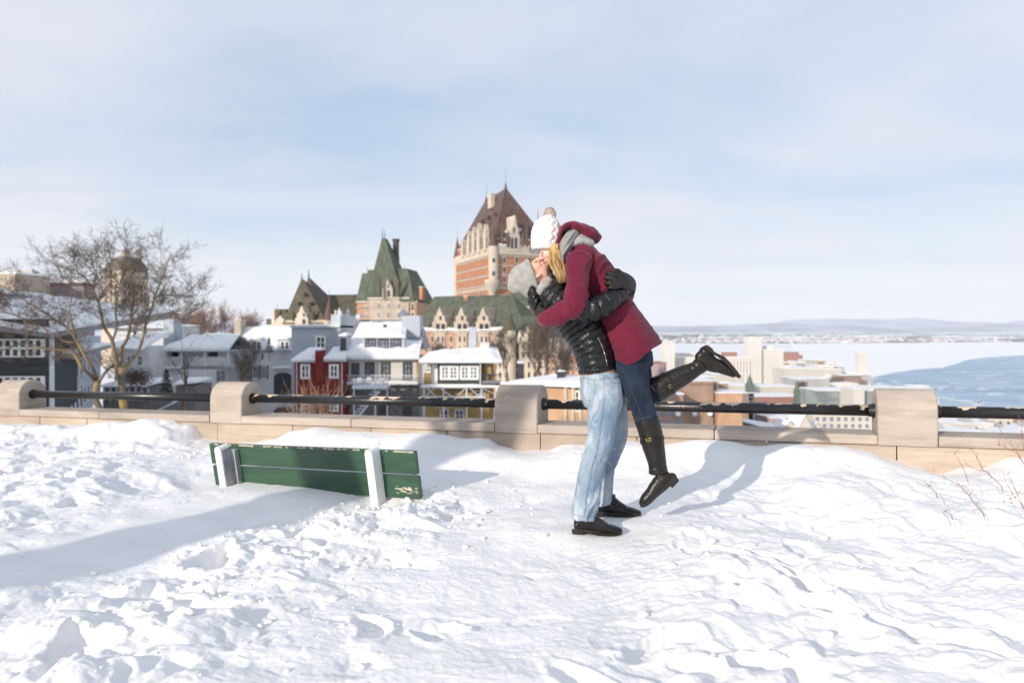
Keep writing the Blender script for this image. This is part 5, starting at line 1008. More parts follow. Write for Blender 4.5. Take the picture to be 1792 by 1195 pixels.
# smaller trees among the houses
small_tree(322, 712, 560, 62, 31, 'slim dark bare tree in front of the low white wall', lev=2, dens=.8)
small_tree(418, 705, 575, 58, 32, 'leaning dark bare tree by the white house left of the arch', lev=3, dens=.9, multi=2, spread=.9)
small_tree(455, 700, 590, 60, 33, 'thin bare tree before the arched gateway', lev=2, dens=1.)
small_tree(372, 640, 530, 150, 34, 'reddish bare tree rising behind the snowy pavilion roof', 'bare trees behind the pavilion roof', tw='twigs_p', lev=3, dens=1., multi=3)
small_tree(342, 640, 545, 155, 35, 'pale bare tree behind the pavilion, left of the stone chimney', 'bare trees behind the pavilion roof', tw='twigs_p', lev=3, multi=3)
small_tree(438, 640, 545, 160, 36, 'pinkish bare tree right of the orange chimney pot', 'bare trees behind the pavilion roof', tw='twigs_p', lev=3, multi=3)
for i, (px, yb, yt, Z, lb) in enumerate([(893, 690, 572, 120, 'bare tree left of the black flue, before the limestone wing'), (930, 690, 560, 118, 'tallest bare tree before the limestone wing, right of the black flue'), (952, 690, 548, 122, 'dark bare tree just left of the man’s jacket'), (972, 690, 570, 116, 'thick bare tree directly behind the man’s back'), (997, 690, 600, 125, 'small bare tree by the far brick wing'), (862, 660, 590, 140, 'thin bare tree over the yellow house roof end'), (775, 650, 596, 150, 'low bare tree in front of the brick wing dormers')]):
    small_tree(px, yb, yt, Z, 50+i, lb.replace('’', "'"), 'bare trees below the castle hotel', lev=3, dens=.85, multi=2, spread=.65)
# brown bush beyond the wall: a fan of bare stems
rs = random.Random(8); bu_ = thing('bare_bush', P(548, 745, 16), 'pale brown bare bush just beyond the wall, before the red house', 'bush'); mb = MB()
for i in range(95):
    b = P(548+rs.uniform(-26, 26), 752, 16+rs.uniform(-.3, .3)); tx = rs.gauss(0, 1); d = Vector((tx*.42, rs.gauss(0, .3), 1)).normalized(); L_ = rs.uniform(.45, 1.1)*(1.1-.22*abs(tx)); p, dd = branch(mb, b, d, L_, .009, rs, .06, .0, 5)
    for _ in range(3): k = rs.randint(2, 5); branch(mb, p[k], (dd[k]+Vector((rs.gauss(0, .5), rs.gauss(0, .5), .1))).normalized(), rs.uniform(.12, .4), .005, rs, .1, 0, 3)
mb.build('stems', mat('bush_stem', (.26, .165, .11), .8, var=.25), bu_)['kind'] = 'stuff'
def conifer(px, yb, yt, Z, seed, label):
    rs = random.Random(seed); b = P(px, yb, Z); H = (yb-yt)/F*Z; t = thing('conifer', b, label, 'tree'); mb = MB(); mb.cyl(b-Vector((0, 0, 1)), b+Vector((0, 0, H*.95)), H*.03, H*.006, 6); mb.build('trunk', M['bark'], t); mb = MB()
    for i in range(900):
        h = rs.random()**1.3; a = rs.random()*6.283; r = H*.26*(1-h)*rs.uniform(.4, 1.05)+.02; c = b+Vector((r*math.cos(a), r*math.sin(a), H*(.05+.95*h)-r*.25)); s_ = H*.045*rs.uniform(.6, 1.3)
        u = Vector((math.cos(a), math.sin(a), -.35)).normalized(); v = Vector((-math.sin(a), math.cos(a), rs.gauss(0, .3))); mb.add([c-v*s_*.5, c+v*s_*.5, c+u*s_*1.6], [(0, 1, 2)])
    mb.build('needles', M['conifer'], t)['kind'] = 'stuff'
conifer(291, 700, 645, 66, 3, 'small brownish conifer in the snowy garden left of the pier'); conifer(471, 616, 590, 84, 4, 'tiny dark conifer on the white roof terrace')
# ------------------------------------------------------------------ buildings, near to far
def roofq(mb, pl, xl, xr, ye, yr, xrl, xrr, dep, mi=None, eave=.0):
    # pitched roof plane pair over a facade: eave line at row ye on the facade, ridge half way back at row yr
    s0, s1 = pl.s(xl), pl.s(xr); xm = (xl+xr)/2; ze = pl.z(xm, ye); zr = EZ-(yr-HY)/F*(pl.Z(xm)+dep/2); r0, r1 = pl.s(xrl), pl.s(xrr)
    a = pl.w(s0, eave, ze); b = pl.w(s1, eave, ze); c = pl.w(s1, -dep, ze); d = pl.w(s0, -dep, ze); e = pl.w(r0, -dep/2, zr); f = pl.w(r1, -dep/2, zr)
    mb.add([a, b, c, d, e, f], [(0, 1, 5, 4), (2, 3, 4, 5), (1, 2, 5), (3, 0, 4), (3, 2, 1, 0)], mi); return a, b, c, d, e, f
def bld(pl, x0, x1, xb, lab, cat='building', name='building', grp=None): return thing(name, pl.w(pl.s((x0+x1)/2), -2, xb), lab, cat, grp)
def hip(par, pl, x0, x1, yb, apx, apy, dep, m, name='roof', flat=0., apdep=None, ov=.3):
    # hipped roof with a ridge between pixel columns apx=(l, r), at row apy
    s0, s1 = pl.s(x0)-ov, pl.s(x1)+ov; xm = (x0+x1)/2; z0 = pl.z(xm, yb); ad = dep/2 if apdep is None else apdep; q = Pl.__new__(Pl); q.__dict__ = dict(pl.__dict__); q.a = pl.a-pl.n*ad
    r0, r1 = q.s(apx[0]), q.s(apx[1]); zr = q.z((apx[0]+apx[1])/2, apy); mb = MB(); e = max(.5, (s1-s0)*.0)
    a, b, c, d = pl.w(s0, ov, z0), pl.w(s1, ov, z0), pl.w(s1, -dep, z0), pl.w(s0, -dep, z0); f, g = q.w(r0, 0, zr), q.w(r1, 0, zr)
    mb.add([a, b, c, d, f, g], [(0, 1, 5, 4), (1, 2, 5), (2, 3, 4, 5), (3, 0, 4), (3, 2, 1, 0)]); return mb.build(name, m, par), f, g
def cone_turret(par, px, Z, rpx, ytop, ycone, ybase, mw, mr, n=14, over=1.15, name='turret'):
    c = P(px, 0, Z); r = rpx/F*Z; z = lambda y: EZ-(y-HY)/F*Z; mb = MB(); mb.mi = 0; mb.cyl((c.x, c.y, z(ybase)), (c.x, c.y, z(ycone)), r, r, n); mb.mi = 1; mb.cyl((c.x, c.y, z(ycone)), (c.x, c.y, z(ytop)), r*over, .05, n)
    mb.cyl((c.x, c.y, z(ytop)-.3), (c.x, c.y, z(ytop)+(ybase-ytop)*.10/F*Z+1), .12, .03, 5); return mb.build(name, [mw, mr], par)
def dormer(par, pl, xc, w, ytop, ysh, yb, o=.8, m='lime', win=True, dep=3., wins=1):
    # stone gable dormer: stepped pointed front standing just proud of the wall
    mb = MB(); h = w/2; zz = [(-h, yb), (h, yb), (h, ysh), (h*.78, ysh), (h*.72, ysh-(ysh-ytop)*.35), (h*.45, ysh-(ysh-ytop)*.42), (h*.12, ytop+(ysh-ytop)*.12), (0, ytop), (-h*.12, ytop+(ysh-ytop)*.12), (-h*.45, ysh-(ysh-ytop)*.42), (-h*.72, ysh-(ysh-ytop)*.35), (-h*.78, ysh), (-h, ysh)]
    loop = [pl.w(pl.s(xc+a), o, pl.z(xc, y)) for a, y in zz]; mb.prism(loop, -pl.n*(dep+o)); d = mb.build('dormer', M[m], par)
    if win:
        for k in range(wins):
            cx = xc+(k-(wins-1)/2)*w*.38; window(Pl2(pl, o), cx-w*.13, ysh+(yb-ysh)*.15, cx+w*.13, yb-(yb-ysh)*.2, d, 1, 2, 'cream', 'glass', .15, .1) if False else None
            mb = MB(); q = Pl2(pl, o); q.box(mb, cx-w*.13, ysh+(yb-ysh)*.18, cx+w*.13, yb-(yb-ysh)*.2, -.05, .06); mb.build('pane', M['glass'], d)
        mb = MB(); q = Pl2(pl, o); q.box(mb, xc-w*.08, ysh-(ysh-ytop)*.38, xc+w*.08, ysh-(ysh-ytop)*.1, -.05, .06); mb.build('pane', M['glass'], d)
    return d
def Pl2(pl, o): q = Pl.__new__(Pl); q.__dict__ = dict(pl.__dict__); q.a = pl.a+pl.n*o; return q
def finial(par, px, py0, py1, Z, r=.12): mb = MB(); mb.cyl(P(px, py1, Z), P(px, py0, Z), r, r*.25, 5); return mb.build('finial', M['dframe'], par)
def simple_box(par, name, m, pl, x0, y0, x1, y1, o0, o1): mb = MB(); pl.box(mb, x0, y0, x1, y1, o0, o1); return mb.build(name, m, par)
def chimney(par, pl, x0, y0, x1, y1, o0, o1, m, pot=None):
    c = simple_box(par, 'chimney', m, pl, x0, y0, x1, y1, o0, o1); simple_box(c, 'chimney_cap', M['trim'], pl, x0-.7, y0-1.2, x1+.7, y0, o0-.1, o1+.1)
    if pot: simple_box(c, 'chimney_pot', pot, pl, x0+(x1-x0)*.3, y0-7, x0+(x1-x0)*.7, y0-1.2, o0*.5+o1*.5-.2, o0*.5+o1*.5+.2)
    return c

# --- dark clad building with the white window bands (far left) and its receding neighbour
pl = Pl(-150, 45, 92, 45); b = bld(pl, -150, 92, -6, 'dark clad building with white window bands at the left edge')
sh_ = (Pl(98, 50, 176, 84).t*14); f0, f1 = pl.w(0, 0, 0), pl.w(pl.L, 0, 0); zb_, zt_ = pl.z(-29, 735), pl.z(-29, 558); mb = MB(); q4 = [f0, f1, f1+sh_, f0+sh_]; mb.hexa([Vector((v.x, v.y, zb_)) for v in q4]+[Vector((v.x, v.y, zt_)) for v in q4]); mb.build('wall', M['wall_k'], b)
for (y0, y1) in ((593, 625), (658, 690)):
    f_ = simple_box(b, 'window_band', M['wframe'], pl, -90, y0, 80, y1, 0, .10); q = Pl2(pl, .10)
    for i in range(12):
        for r_ in range(2 if y0 < 600 else 2): simple_box(f_, 'pane', M['glass'], q, -86+i*13.4+2, y0+3+r_*(y1-y0)*.48, -86+i*13.4+9.5, y0+(y1-y0)*.44+r_*(y1-y0)*.47, -.02, .03)
for y_ in (630, 641, 652, 575, 584): simple_box(b, 'siding_joint', M['dframe'], pl, -150, y_, 92, y_+.9, -.02, .04)
simple_box(b, 'drainpipe', M['trim'], pl, 92.5, 560, 97, 735, .1, .35)
slab([pl.w(pl.s(-160), 1.0, pl.z(0, 545)), pl.w(pl.s(104), 1.0, EZ-(583-HY)/F*45), pl.w(pl.s(104), -15, EZ-(590-HY)/F*45+2.), pl.w(pl.s(-160), -15, pl.z(0, 500))], .25, b, 'snow_cover')
mb = MB(); s0, s1 = pl.s(-160), pl.s(104); za, zb = pl.z(0, 545)-.02, EZ-(583-HY)/F*45-.02
mb.hexa([pl.w(s0, 1.0, za-.35), pl.w(s1, 1.0, zb-.25), pl.w(s1, -15, zb+1.2), pl.w(s0, -15, za+1.2), pl.w(s0, 1.0, za), pl.w(s1, 1.0, zb), pl.w(s1, -15, EZ-(590-HY)/F*45+1.98), pl.w(s0, -15, pl.z(0, 500)-.02)]); mb.build('roof', M['slate'], b)
pl = Pl2(Pl(98, 50, 176, 84), .3); b = bld(pl, 98, 176, -9, 'grey clad row with many shuttered windows receding behind the tree trunk')
simple_box(b, 'wall', M['wall_g'], pl, 98, 590, 176, 735, -12, 0)
for r_, (y0, y1) in enumerate(((0.055, .105), (.135, .19), (.25, .31), (.37, .43))):
    for i in range(9):
        x0 = 103+i*7.6-.25*i*i*.35; mb = MB(); s = pl.s(x0); wz_ = 1.15; z1 = -0.9-r_*2.6; pl.sbox(mb, s, s+wz_, z1-1.55, z1, 0, .07); f_ = mb.build('window', M['wframe'], b); mb = MB()
        for k in range(2): pl.sbox(mb, s+.13+k*.5, s+.50+k*.5, z1-1.42, z1-.12, .05, .10)
        mb.build('pane', M['glass'], f_)['kind'] = 'stuff'
        if i % 3 == 2: mb = MB(); pl.sbox(mb, s+wz_+.08, s+wz_+.5, z1-1.7, z1+.1, 0, .06); mb.build('shutter', M['dframe'], b)
slab([pl.w(-1, .8, -.25), pl.w(pl.L+1, .8, -.25), pl.w(pl.L+1, -12, 1.2), pl.w(-1, -12, 1.2)], .35, b); mb = MB(); mb.hexa([pl.w(-1, .78, -.6), pl.w(pl.L+1, .78, -.6), pl.w(pl.L+1, -12, -.6), pl.w(-1, -12, -.6), pl.w(-1, .78, -.26), pl.w(pl.L+1, .78, -.26), pl.w(pl.L+1, -12, 1.18), pl.w(-1, -12, 1.18)]); mb.build('roof', M['slate'], b)
# --- long metal roofs stepping up at the far left, mauve box, and cluttered roofs
for (x0, x1, Z, yt0, yt1, yb, lb, m_) in ((-5.50, 60, 70, 468, 492, 560, 'long grey metal roof nearest the left edge, top of the row', 'slate'), (-80, 120, 62, 500, 520, 560, 'lower grey metal roof with a snow line below the long roof', 'slate')):
    pl = Pl(x0, Z, x1, Z+6); b = bld(pl, x0, x1, -6, lb); mb = MB(); s0, s1 = 0, pl.L; z0, z1 = EZ-(yt0-HY)/F*Z, EZ-(yt1-HY)/F*(Z+6); zb = EZ-(yb-HY)/F*Z
    mb.hexa([pl.w(s0, 0, zb-8), pl.w(s1, 0, zb-8), pl.w(s1, -5.5, zb-8), pl.w(s0, -5.5, zb-8), pl.w(s0, 0, zb), pl.w(s1, 0, zb), pl.w(s1, -5.5, zb), pl.w(s0, -5.5, zb)]); mb.build('wall', M['wall_g'], b)
    mb = MB(); mb.add([pl.w(s0, .5, zb), pl.w(s1, .5, zb), pl.w(s1, -4, z1), pl.w(s0, -4, z0), pl.w(s0, -5.5, z0), pl.w(s1, -5.5, z1), pl.w(s0, -5.5, zb), pl.w(s1, -5.5, zb)], [(0, 1, 2, 3), (3, 2, 5, 4), (1, 7, 5, 2), (0, 3, 4, 6)]); mb.build('roof', M[m_], b)
    slab([pl.w(s0, -4.1, z0), pl.w(s1, -4.1, z1), pl.w(s1, -5.5, z1), pl.w(s0, -5.5, z0)], .3, b)
    for k in range(3): mb = MB(); f_ = .25+.25*k; pl2 = pl; mb.hexa([pl.w(s0, .5-4.5*f_+.15, zb+(z0-zb)*f_), pl.w(s1, .5-4.5*f_+.15, zb+(z1-zb)*f_), pl.w(s1, .5-4.5*f_-.15, zb+(z1-zb)*f_), pl.w(s0, .5-4.5*f_-.15, zb+(z0-zb)*f_), pl.w(s0, .5-4.5*f_+.15, zb+(z0-zb)*f_+.2), pl.w(s1, .5-4.5*f_+.15, zb+(z1-zb)*f_+.2), pl.w(s1, .5-4.5*f_-.15, zb+(z1-zb)*f_+.25), pl.w(s0, .5-4.5*f_-.15, zb+(z0-zb)*f_+.25)]); mb.build('snow_line', M['snow_far'], b)
pl = Pl(88, 150, 146, 150); b = bld(pl, 88, 146, -10, 'mauve glazed box building behind the left tree, snow on its flat roof'); simple_box(b, 'wall', M['glassy'], pl, 88, 499, 146, 620, -4, 0)
for i in range(6):
    for j in range(3): simple_box(b, 'window', M['glass_w'], pl, 92+i*9, 507+j*14, 98+i*9, 516+j*14, 0, .12)
simple_box(b, 'cornice', M['copper_b'], pl, 86, 495, 148, 499, -4.5, .5); slab([pl.w(pl.s(86), .5, pl.z(110, 495)), pl.w(pl.s(148), .5, pl.z(110, 495)), pl.w(pl.s(148), -4, pl.z(110, 495)), pl.w(pl.s(86), -4, pl.z(110, 495))], .7, b)
pl = Pl(20, 140, 90, 150); b = bld(pl, 20, 90, -10, 'pale block with rooftop clutter left of the mauve box'); simple_box(b, 'wall', M['lime'], pl, 26, 482, 88, 620, -5.5, 0); slab([pl.w(pl.s(26), .3, pl.z(57, 482)), pl.w(pl.s(88), .3, pl.z(57, 482)), pl.w(pl.s(88), -5.5, pl.z(57, 482)), pl.w(pl.s(26), -5.5, pl.z(57, 482))], .5, b)
for x in (34, 46, 71, 79): chimney(b, pl, x, 472+(x % 5), x+5, 482, -4, -2, M['cream'])
# --- stone tower with the copper crown
plL = Pl(178, 500, 212, 480); plR = Pl(212, 480, 262, 505); b = thing('tower', P(215, 600, 490), 'tall tan stone tower with a brown copper crown behind the left tree', 'tower')
zt = lambda y: EZ-(y-HY)/F*505
mb = MB()
for (f_, y0, y1) in ((1.0, 640, 500), (.93, 500, 478)):
    c = Vector((plR.w(0, 0, 0)+plL.w(0, 0, 0)+plR.w(plR.L, 0, 0))/3); q = [plL.w(plL.s(178), 0, 0), plL.w(plL.s(212), 0, 0), plR.w(plR.s(262), 0, 0)]; q.append(q[0]+q[2]-q[1]); cc = (q[0]+q[2])/2
    q2 = [cc+(v-cc)*f_ for v in q]; mb.hexa([Vector((v.x, v.y, zt(y0))) for v in (q2[0], q2[1], q2[2], q2[3])]+[Vector((v.x, v.y, zt(y1))) for v in (q2[0], q2[1], q2[2], q2[3])])
mb.build('wall', M['price_l'], b)
mb = MB(); lv = [(.985, 478), (.93, 470), (.82, 462), (.66, 456), (.42, 451.5), (.16, 449)]
vs = []
for f_, y in lv: vs += [Vector((cc+(v-cc)*f_*.95)[:2]+(zt(y),)) for v in q]
mb.add(vs, [(k*4+i, k*4+(i+1) % 4, k*4+4+(i+1) % 4, k*4+4+i) for k in range(len(lv)-1) for i in range(4)]+[(20, 21, 22, 23)]); mb.build('roof', M['price_r'], b)
mb = MB(); mb.box((cc.x-2, cc.y-2, zt(452)), (cc.x+2, cc.y+2, zt(440))); mb.build('chimney', M['price_l'], b); finial(b, 218, 428, 441, 500, .25)
for r_ in range(6):
    for i in range(3): s = plL.L*(.2+.27*i); mb = MB(); plL.sbox(mb, s, s+2.0, zt(500+r_*12)-2.6, zt(500+r_*12), -.1, .25); mb.build('window', M['glass'], b)
    for i in range(6): s = plR.L*(.1+.14*i); mb = MB(); plR.sbox(mb, s, s+1.5, zt(500+r_*12)-2.6, zt(500+r_*12), -.1, .25); mb.build('window', M['glass'], b)
# --- white houses and sheds behind the left tree
pl = Pl(196, 92, 296, 92); b = bld(pl, 196, 296, -9, 'white house with a snowy gable behind the right half of the big tree'); simple_box(b, 'wall', M['wall_w'], pl, 196, 572, 296, 735, -9, 0)
slab([pl.w(pl.s(194), 1, pl.z(240, 574)), pl.w(pl.s(298), 1, pl.z(240, 574)), pl.w(pl.s(298), -9, pl.z(240, 570)), pl.w(pl.s(194), -9, pl.z(240, 570))], .3, b)
for x in (232, 252): window(pl, x, 578, x+9, 594, b, 1, 2)
simple_box(b, 'dormer', M['dframe'], pl, 250, 612, 268, 622, 0, .4); chimney(b, pl, 291, 560, 309, 612, -1.5, .8, M['wall_g'], M['orange'])
pl = Pl(200, 84, 262, 84); b = bld(pl, 200, 262, -9, 'low white lean-to with a thick snow roof beside the big tree'); simple_box(b, 'wall', M['wall_w'], pl, 200, 606, 262, 735, -6, 0); slab([pl.w(pl.s(198), 1.2, pl.z(230, 608)), pl.w(pl.s(258), 1.2, pl.z(230, 612)), pl.w(pl.s(250), -6, pl.z(230, 586)), pl.w(pl.s(206), -6, pl.z(230, 588))], .5, b)
for x in (206, 222, 240): window(pl, x, 622, x+10, 640, b, 2, 2, 'wframe', 'glass')
pl = Pl(180, 76, 290, 76); b = bld(pl, 180, 290, -9, 'row of dark carport bays under a thin snow roof below the big tree'); simple_box(b, 'wall', M['wall_s'], pl, 180, 676, 262, 735, -5, 0)
slab([pl.w(pl.s(178), 1, pl.z(220, 676)), pl.w(pl.s(264), 1, pl.z(220, 676)), pl.w(pl.s(264), -5, pl.z(220, 668)), pl.w(pl.s(178), -5, pl.z(220, 668))], .25, b)
for x in range(182, 262, 11): simple_box(b, 'post', M['wframe'], pl, x, 678, x+2, 700, 0, .15)
pl = Pl(220, 70, 256, 70); b = thing('hedge', P(238, 668, 70), 'dark rusty hedge beside the big tree trunk', 'hedge'); mb = MB(); rs = random.Random(6)
for i in range(2200):
    c = P(238+rs.gauss(0, 13)+6*math.sin(i*.01), 662+rs.gauss(0, 8), 70+rs.gauss(0, .8)); u = Vector((rs.gauss(0, 1), rs.gauss(0, 1), rs.gauss(0, 1))).normalized()*.12; v = u.orthogonal().normalized()*.03; mb.add([c-v, c+v, c+u*2], [(0, 1, 2)])
mb.build('twigs', mat('rusty_twig', (.10, .06, .045), .9), b)['kind'] = 'stuff'
# --- pavilion with porch
pl = Pl(286, 88, 402, 88); b = bld(pl, 286, 402, -9, 'white pavilion with a domed snow roof and railed porch'); simple_box(b, 'wall', M['wall_w'], pl, 288, 612, 402, 648, -9, -1.6)
simple_box(b, 'base_wall', M['wall_w'], pl, 262, 646, 380, 735, -9, 0)
mb = MB(); c4 = [pl.w(pl.s(286), .5, pl.z(340, 612)), pl.w(pl.s(404), .5, pl.z(340, 612)), pl.w(pl.s(404), -9, pl.z(340, 612)), pl.w(pl.s(286), -9, pl.z(340, 612))]; top = [pl.w(pl.s(308), -3, pl.z(340, 590)), pl.w(pl.s(398), -3, pl.z(340, 588)), pl.w(pl.s(398), -6, pl.z(340, 588)), pl.w(pl.s(308), -6, pl.z(340, 590))]
V_ = np.array([v[:] for v in c4+top]); Lr = Loft(); me = None
slab(c4[:2]+[pl.w(pl.s(398), -4, pl.z(340, 587)), pl.w(pl.s(306), -4, pl.z(340, 590))], .55, b, nx=24, ny=10, rough=.5); slab([pl.w(pl.s(306), -3.9, pl.z(340, 590)), pl.w(pl.s(398), -3.9, pl.z(340, 587)), c4[2], c4[3]], .5, b)
simple_box(b, 'eave', M['trim'], pl, 285, 612, 405, 614.5, -9, .6)
for x in (290, 317, 358, 399): simple_box(b, 'post', M['wframe'], pl, x, 614.5, x+2.2, 640, 0, .2)
for (x0, x1) in ((293, 316), (331, 358), (361, 398)):
    simple_box(b, 'rail', M['wframe'], pl, x0, 625, x1, 626.2, .0, .15); mb = MB()
    for k in range(int((x1-x0)/2.2)): pl.box(mb, x0+k*2.2, 626.2, x0+k*2.2+1, 640, .03, .12)
    mb.build('balusters', M['wframe'], b)['kind'] = 'stuff'
slab([pl.w(pl.s(284), .6, pl.z(300, 645)), pl.w(pl.s(318), .6, pl.z(300, 645)), pl.w(pl.s(318), -1, pl.z(300, 640)), pl.w(pl.s(284), -1, pl.z(300, 640))], .25, b)
for x in (296, 365): window(Pl2(pl, -1.6), x, 616, x+16, 624, b, 2, 1, 'dframe', 'glass')
simple_box(b, 'pipe', M['wframe'], pl, 358.5, 650, 362, 735, .1, .3); window(pl, 378, 648, 396, 668, b, 2, 2, 'cream', 'glass_w')
pl = Pl(305, 74, 350, 74); b = bld(pl, 305, 350, -9, 'small brown shed with a snow cap in front of the pavilion'); simple_box(b, 'wall', M['wall_s'], pl, 308, 674, 342, 735, -4, 0); slab([pl.w(pl.s(305), .5, pl.z(325, 674)), pl.w(pl.s(345), .5, pl.z(325, 670)), pl.w(pl.s(343), -4, pl.z(325, 668)), pl.w(pl.s(307), -4, pl.z(325, 668))], .35, b)
mb = MB(); pl2_ = Pl(270, 60, 310, 60); b = bld(pl2_, 270, 310, -7, 'grey stone stair wall with snow sloping down behind the handrail'); mb.hexa([P(272, 735, 60), P(318, 735, 60), P(318, 735, 61), P(272, 735, 61), P(272, 722, 60), P(318, 700, 60), P(318, 700, 61), P(272, 722, 61)]); mb.build('wall', M['wall_s'], b); slab([P(272, 721, 60), P(316, 700, 60), P(316, 700, 61), P(272, 721, 61)], .12, b)
# --- white row with dormers and the arched gateway
pl = Pl(400, 96, 512, 96); b = bld(pl, 400, 512, -9, 'long white house with snow mansard roof, dormers and an arched gateway'); simple_box(b, 'wall', M['wall_w'], pl, 402, 612, 514, 735, -10, 0)
slab([pl.w(pl.s(402), .6, pl.z(455, 613)), pl.w(pl.s(514), .6, pl.z(455, 613)), pl.w(pl.s(514), -3, pl.z(455, 574)), pl.w(pl.s(416), -3, pl.z(455, 574))], .4, b, nx=26, ny=10, rough=.5)
slab([pl.w(pl.s(416), -3, pl.z(455, 574)), pl.w(pl.s(514), -3, pl.z(455, 573)), pl.w(pl.s(514), -10, pl.z(455, 573)), pl.w(pl.s(416), -10, pl.z(455, 574))], .3, b)
chimney(b, pl, 405, 560, 416, 600, -3, -1, M['lime'], M['orange'])
for x in (440, 489):
    d = simple_box(b, 'dormer', M['wall_w'], pl, x, 594, x+19, 612, -1.5, .9); q = Pl2(pl, .9); window(q, x+2, 597, x+9, 611, d, 1, 2, 'wframe', 'glass'); window(q, x+10, 597, x+17, 611, d, 1, 2, 'wframe', 'glass'); slab([pl.w(pl.s(x-1), 1.2, pl.z(x, 594)), pl.w(pl.s(x+20), 1.2, pl.z(x, 594)), pl.w(pl.s(x+20), -1.5, pl.z(x, 592)), pl.w(pl.s(x-1), -1.5, pl.z(x, 592))], .25, d)
for x in (408, 424, 442, 458):
    window(pl, x, 640, x+9, 662, b, 2, 3, 'wframe', 'glass'); simple_box(b, 'shutter', M['dframe'], pl, x-2.6, 639, x-.4, 663, 0, .1); simple_box(b, 'shutter', M['dframe'], pl, x+9.4, 639, x+11.6, 663, 0, .1)
for x in (412, 440, 456): window(pl, x, 618, x+7, 630, b, 1, 2, 'wframe', 'glass')
for (yt, yb, mt_, o_, w_) in ((627, 640, 'wall_g', .25, 16), (652, 690, 'dframe', .2, 16), (712, 735, 'dframe', .2, 16)):
    mb = MB(); loop = []
    for i in range(13): t = math.pi*i/12; loop.append(pl.w(pl.s(496-w_*math.cos(t)), o_, pl.z(496, yt+9-9*math.sin(t))))
    loop = [pl.w(pl.s(496-w_), o_, pl.z(496, yb))]+loop+[pl.w(pl.s(496+w_), o_, pl.z(496, yb))]; mb.prism(loop, -pl.n*.3); mb.build('arch', M[mt_], b)
mb = MB()
for i in range(13): pl.box(mb, 481+i*2.4, 629, 482+i*2.4, 641, .25, .32)
mb.build('balusters', M['wframe'], b)['kind'] = 'stuff'; slab([pl.w(pl.s(478), .7, pl.z(496, 644)), pl.w(pl.s(513), .7, pl.z(496, 644)), pl.w(pl.s(513), 0, pl.z(496, 643)), pl.w(pl.s(478), 0, pl.z(496, 643))], .25, b)
# --- grey-blue box house above, red house in front
pl = Pl(509, 88, 597, 88); b = bld(pl, 509, 597, -9, 'grey-blue box-shaped house with one white window above the red house'); simple_box(b, 'wall', M['wall_g'], pl, 510, 573, 594, 690, -9, 0); simple_box(b, 'cornice', M['trim'], pl, 508, 569.5, 596, 573, -9.2, .35)
slab([pl.w(pl.s(510), .0, pl.z(550, 569.5)), pl.w(pl.s(592), .0, pl.z(550, 569.5)), pl.w(pl.s(592), -9, pl.z(550, 569.5)), pl.w(pl.s(510), -9, pl.z(550, 569.5))], .12, b); simple_box(b, 'side_wall', M['trim'], pl, 590, 551, 596, 615, -9, .1)
window(pl, 552, 587, 571, 612, b, 2, 2, 'wframe', 'glass', .5, .15); c = chimney(b, pl, 572, 551, 594, 569, -5, -2, M['wall_g']); simple_box(c, 'chimney_pot', M['cream'], pl, 573, 541, 577, 550, -4, -3.4); simple_box(c, 'chimney_pot', M['trim'], pl, 580, 543, 586, 550, -4, -3.2)
pl = Pl(513, 80, 605, 80); b = bld(pl, 513, 605, -9, 'dark red house with white windows and a snow roof split by its chimney'); simple_box(b, 'wall', M['wall_r'], pl, 515, 632, 603, 735, -6, 0)
simple_box(b, 'chimney', M['wall_r'], pl, 553, 613, 568, 668, -.5, .35)
slab([pl.w(pl.s(511), .45, pl.z(535, 632)), pl.w(pl.s(553), .45, pl.z(535, 630)), pl.w(pl.s(553), -4, pl.z(535, 613)), pl.w(pl.s(522), -4, pl.z(535, 614))], .45, b); slab([pl.w(pl.s(568), .45, pl.z(585, 629)), pl.w(pl.s(607), .45, pl.z(585, 630)), pl.w(pl.s(598), -4, pl.z(585, 612)), pl.w(pl.s(568), -4, pl.z(585, 612))], .45, b)
simple_box(b, 'eave', M['trim'], pl, 512, 631.5, 553, 633.5, -.2, .4); simple_box(b, 'eave', M['trim'], pl, 568, 630.5, 607, 632.5, -.2, .4)
for (x, y0, y1) in ((526, 637, 663), (576, 637, 662), (526, 705, 724), (576, 703, 720)): window(pl, x, y0, x+17, y1, b, 2, 2, 'wframe', 'glass', .28, .1)
for x in (519, 598): simple_box(b, 'downpipe', M['trim'], pl, x, 634, x+1.6, 735, .05, .2)
# --- grey mansard house with three-window dormer
pl = Pl(600, 82, 736, 82); b = bld(pl, 600, 736, -9, 'grey house with a snow mansard roof, triple dormer and beige wall'); simple_box(b, 'wall', M['wall_b'], pl, 606, 625, 733, 673, -9, 0); simple_box(b, 'lower_wall', M['wall_s'], pl, 606, 673, 733, 740, -9, -.15)
simple_box(b, 'corner_board', M['wall_y'], pl, 729, 628, 733.5, 672, -.1, .12)
slab([pl.w(pl.s(603), .9, pl.z(668, 625)), pl.w(pl.s(735), .9, pl.z(668, 625)), pl.w(pl.s(733), -2.5, pl.z(668, 600)), pl.w(pl.s(606), -2.5, pl.z(668, 600))], .42, b, nx=30, ny=10, rough=.55)
slab([pl.w(pl.s(603), -2.0, pl.z(668, 604)), pl.w(pl.s(706), -2.0, pl.z(668, 604)), pl.w(pl.s(700), -6, EZ-(562-HY)/F*86), pl.w(pl.s(612), -6, EZ-(566-HY)/F*86)], .35, b, nx=26, ny=10, rough=.9)
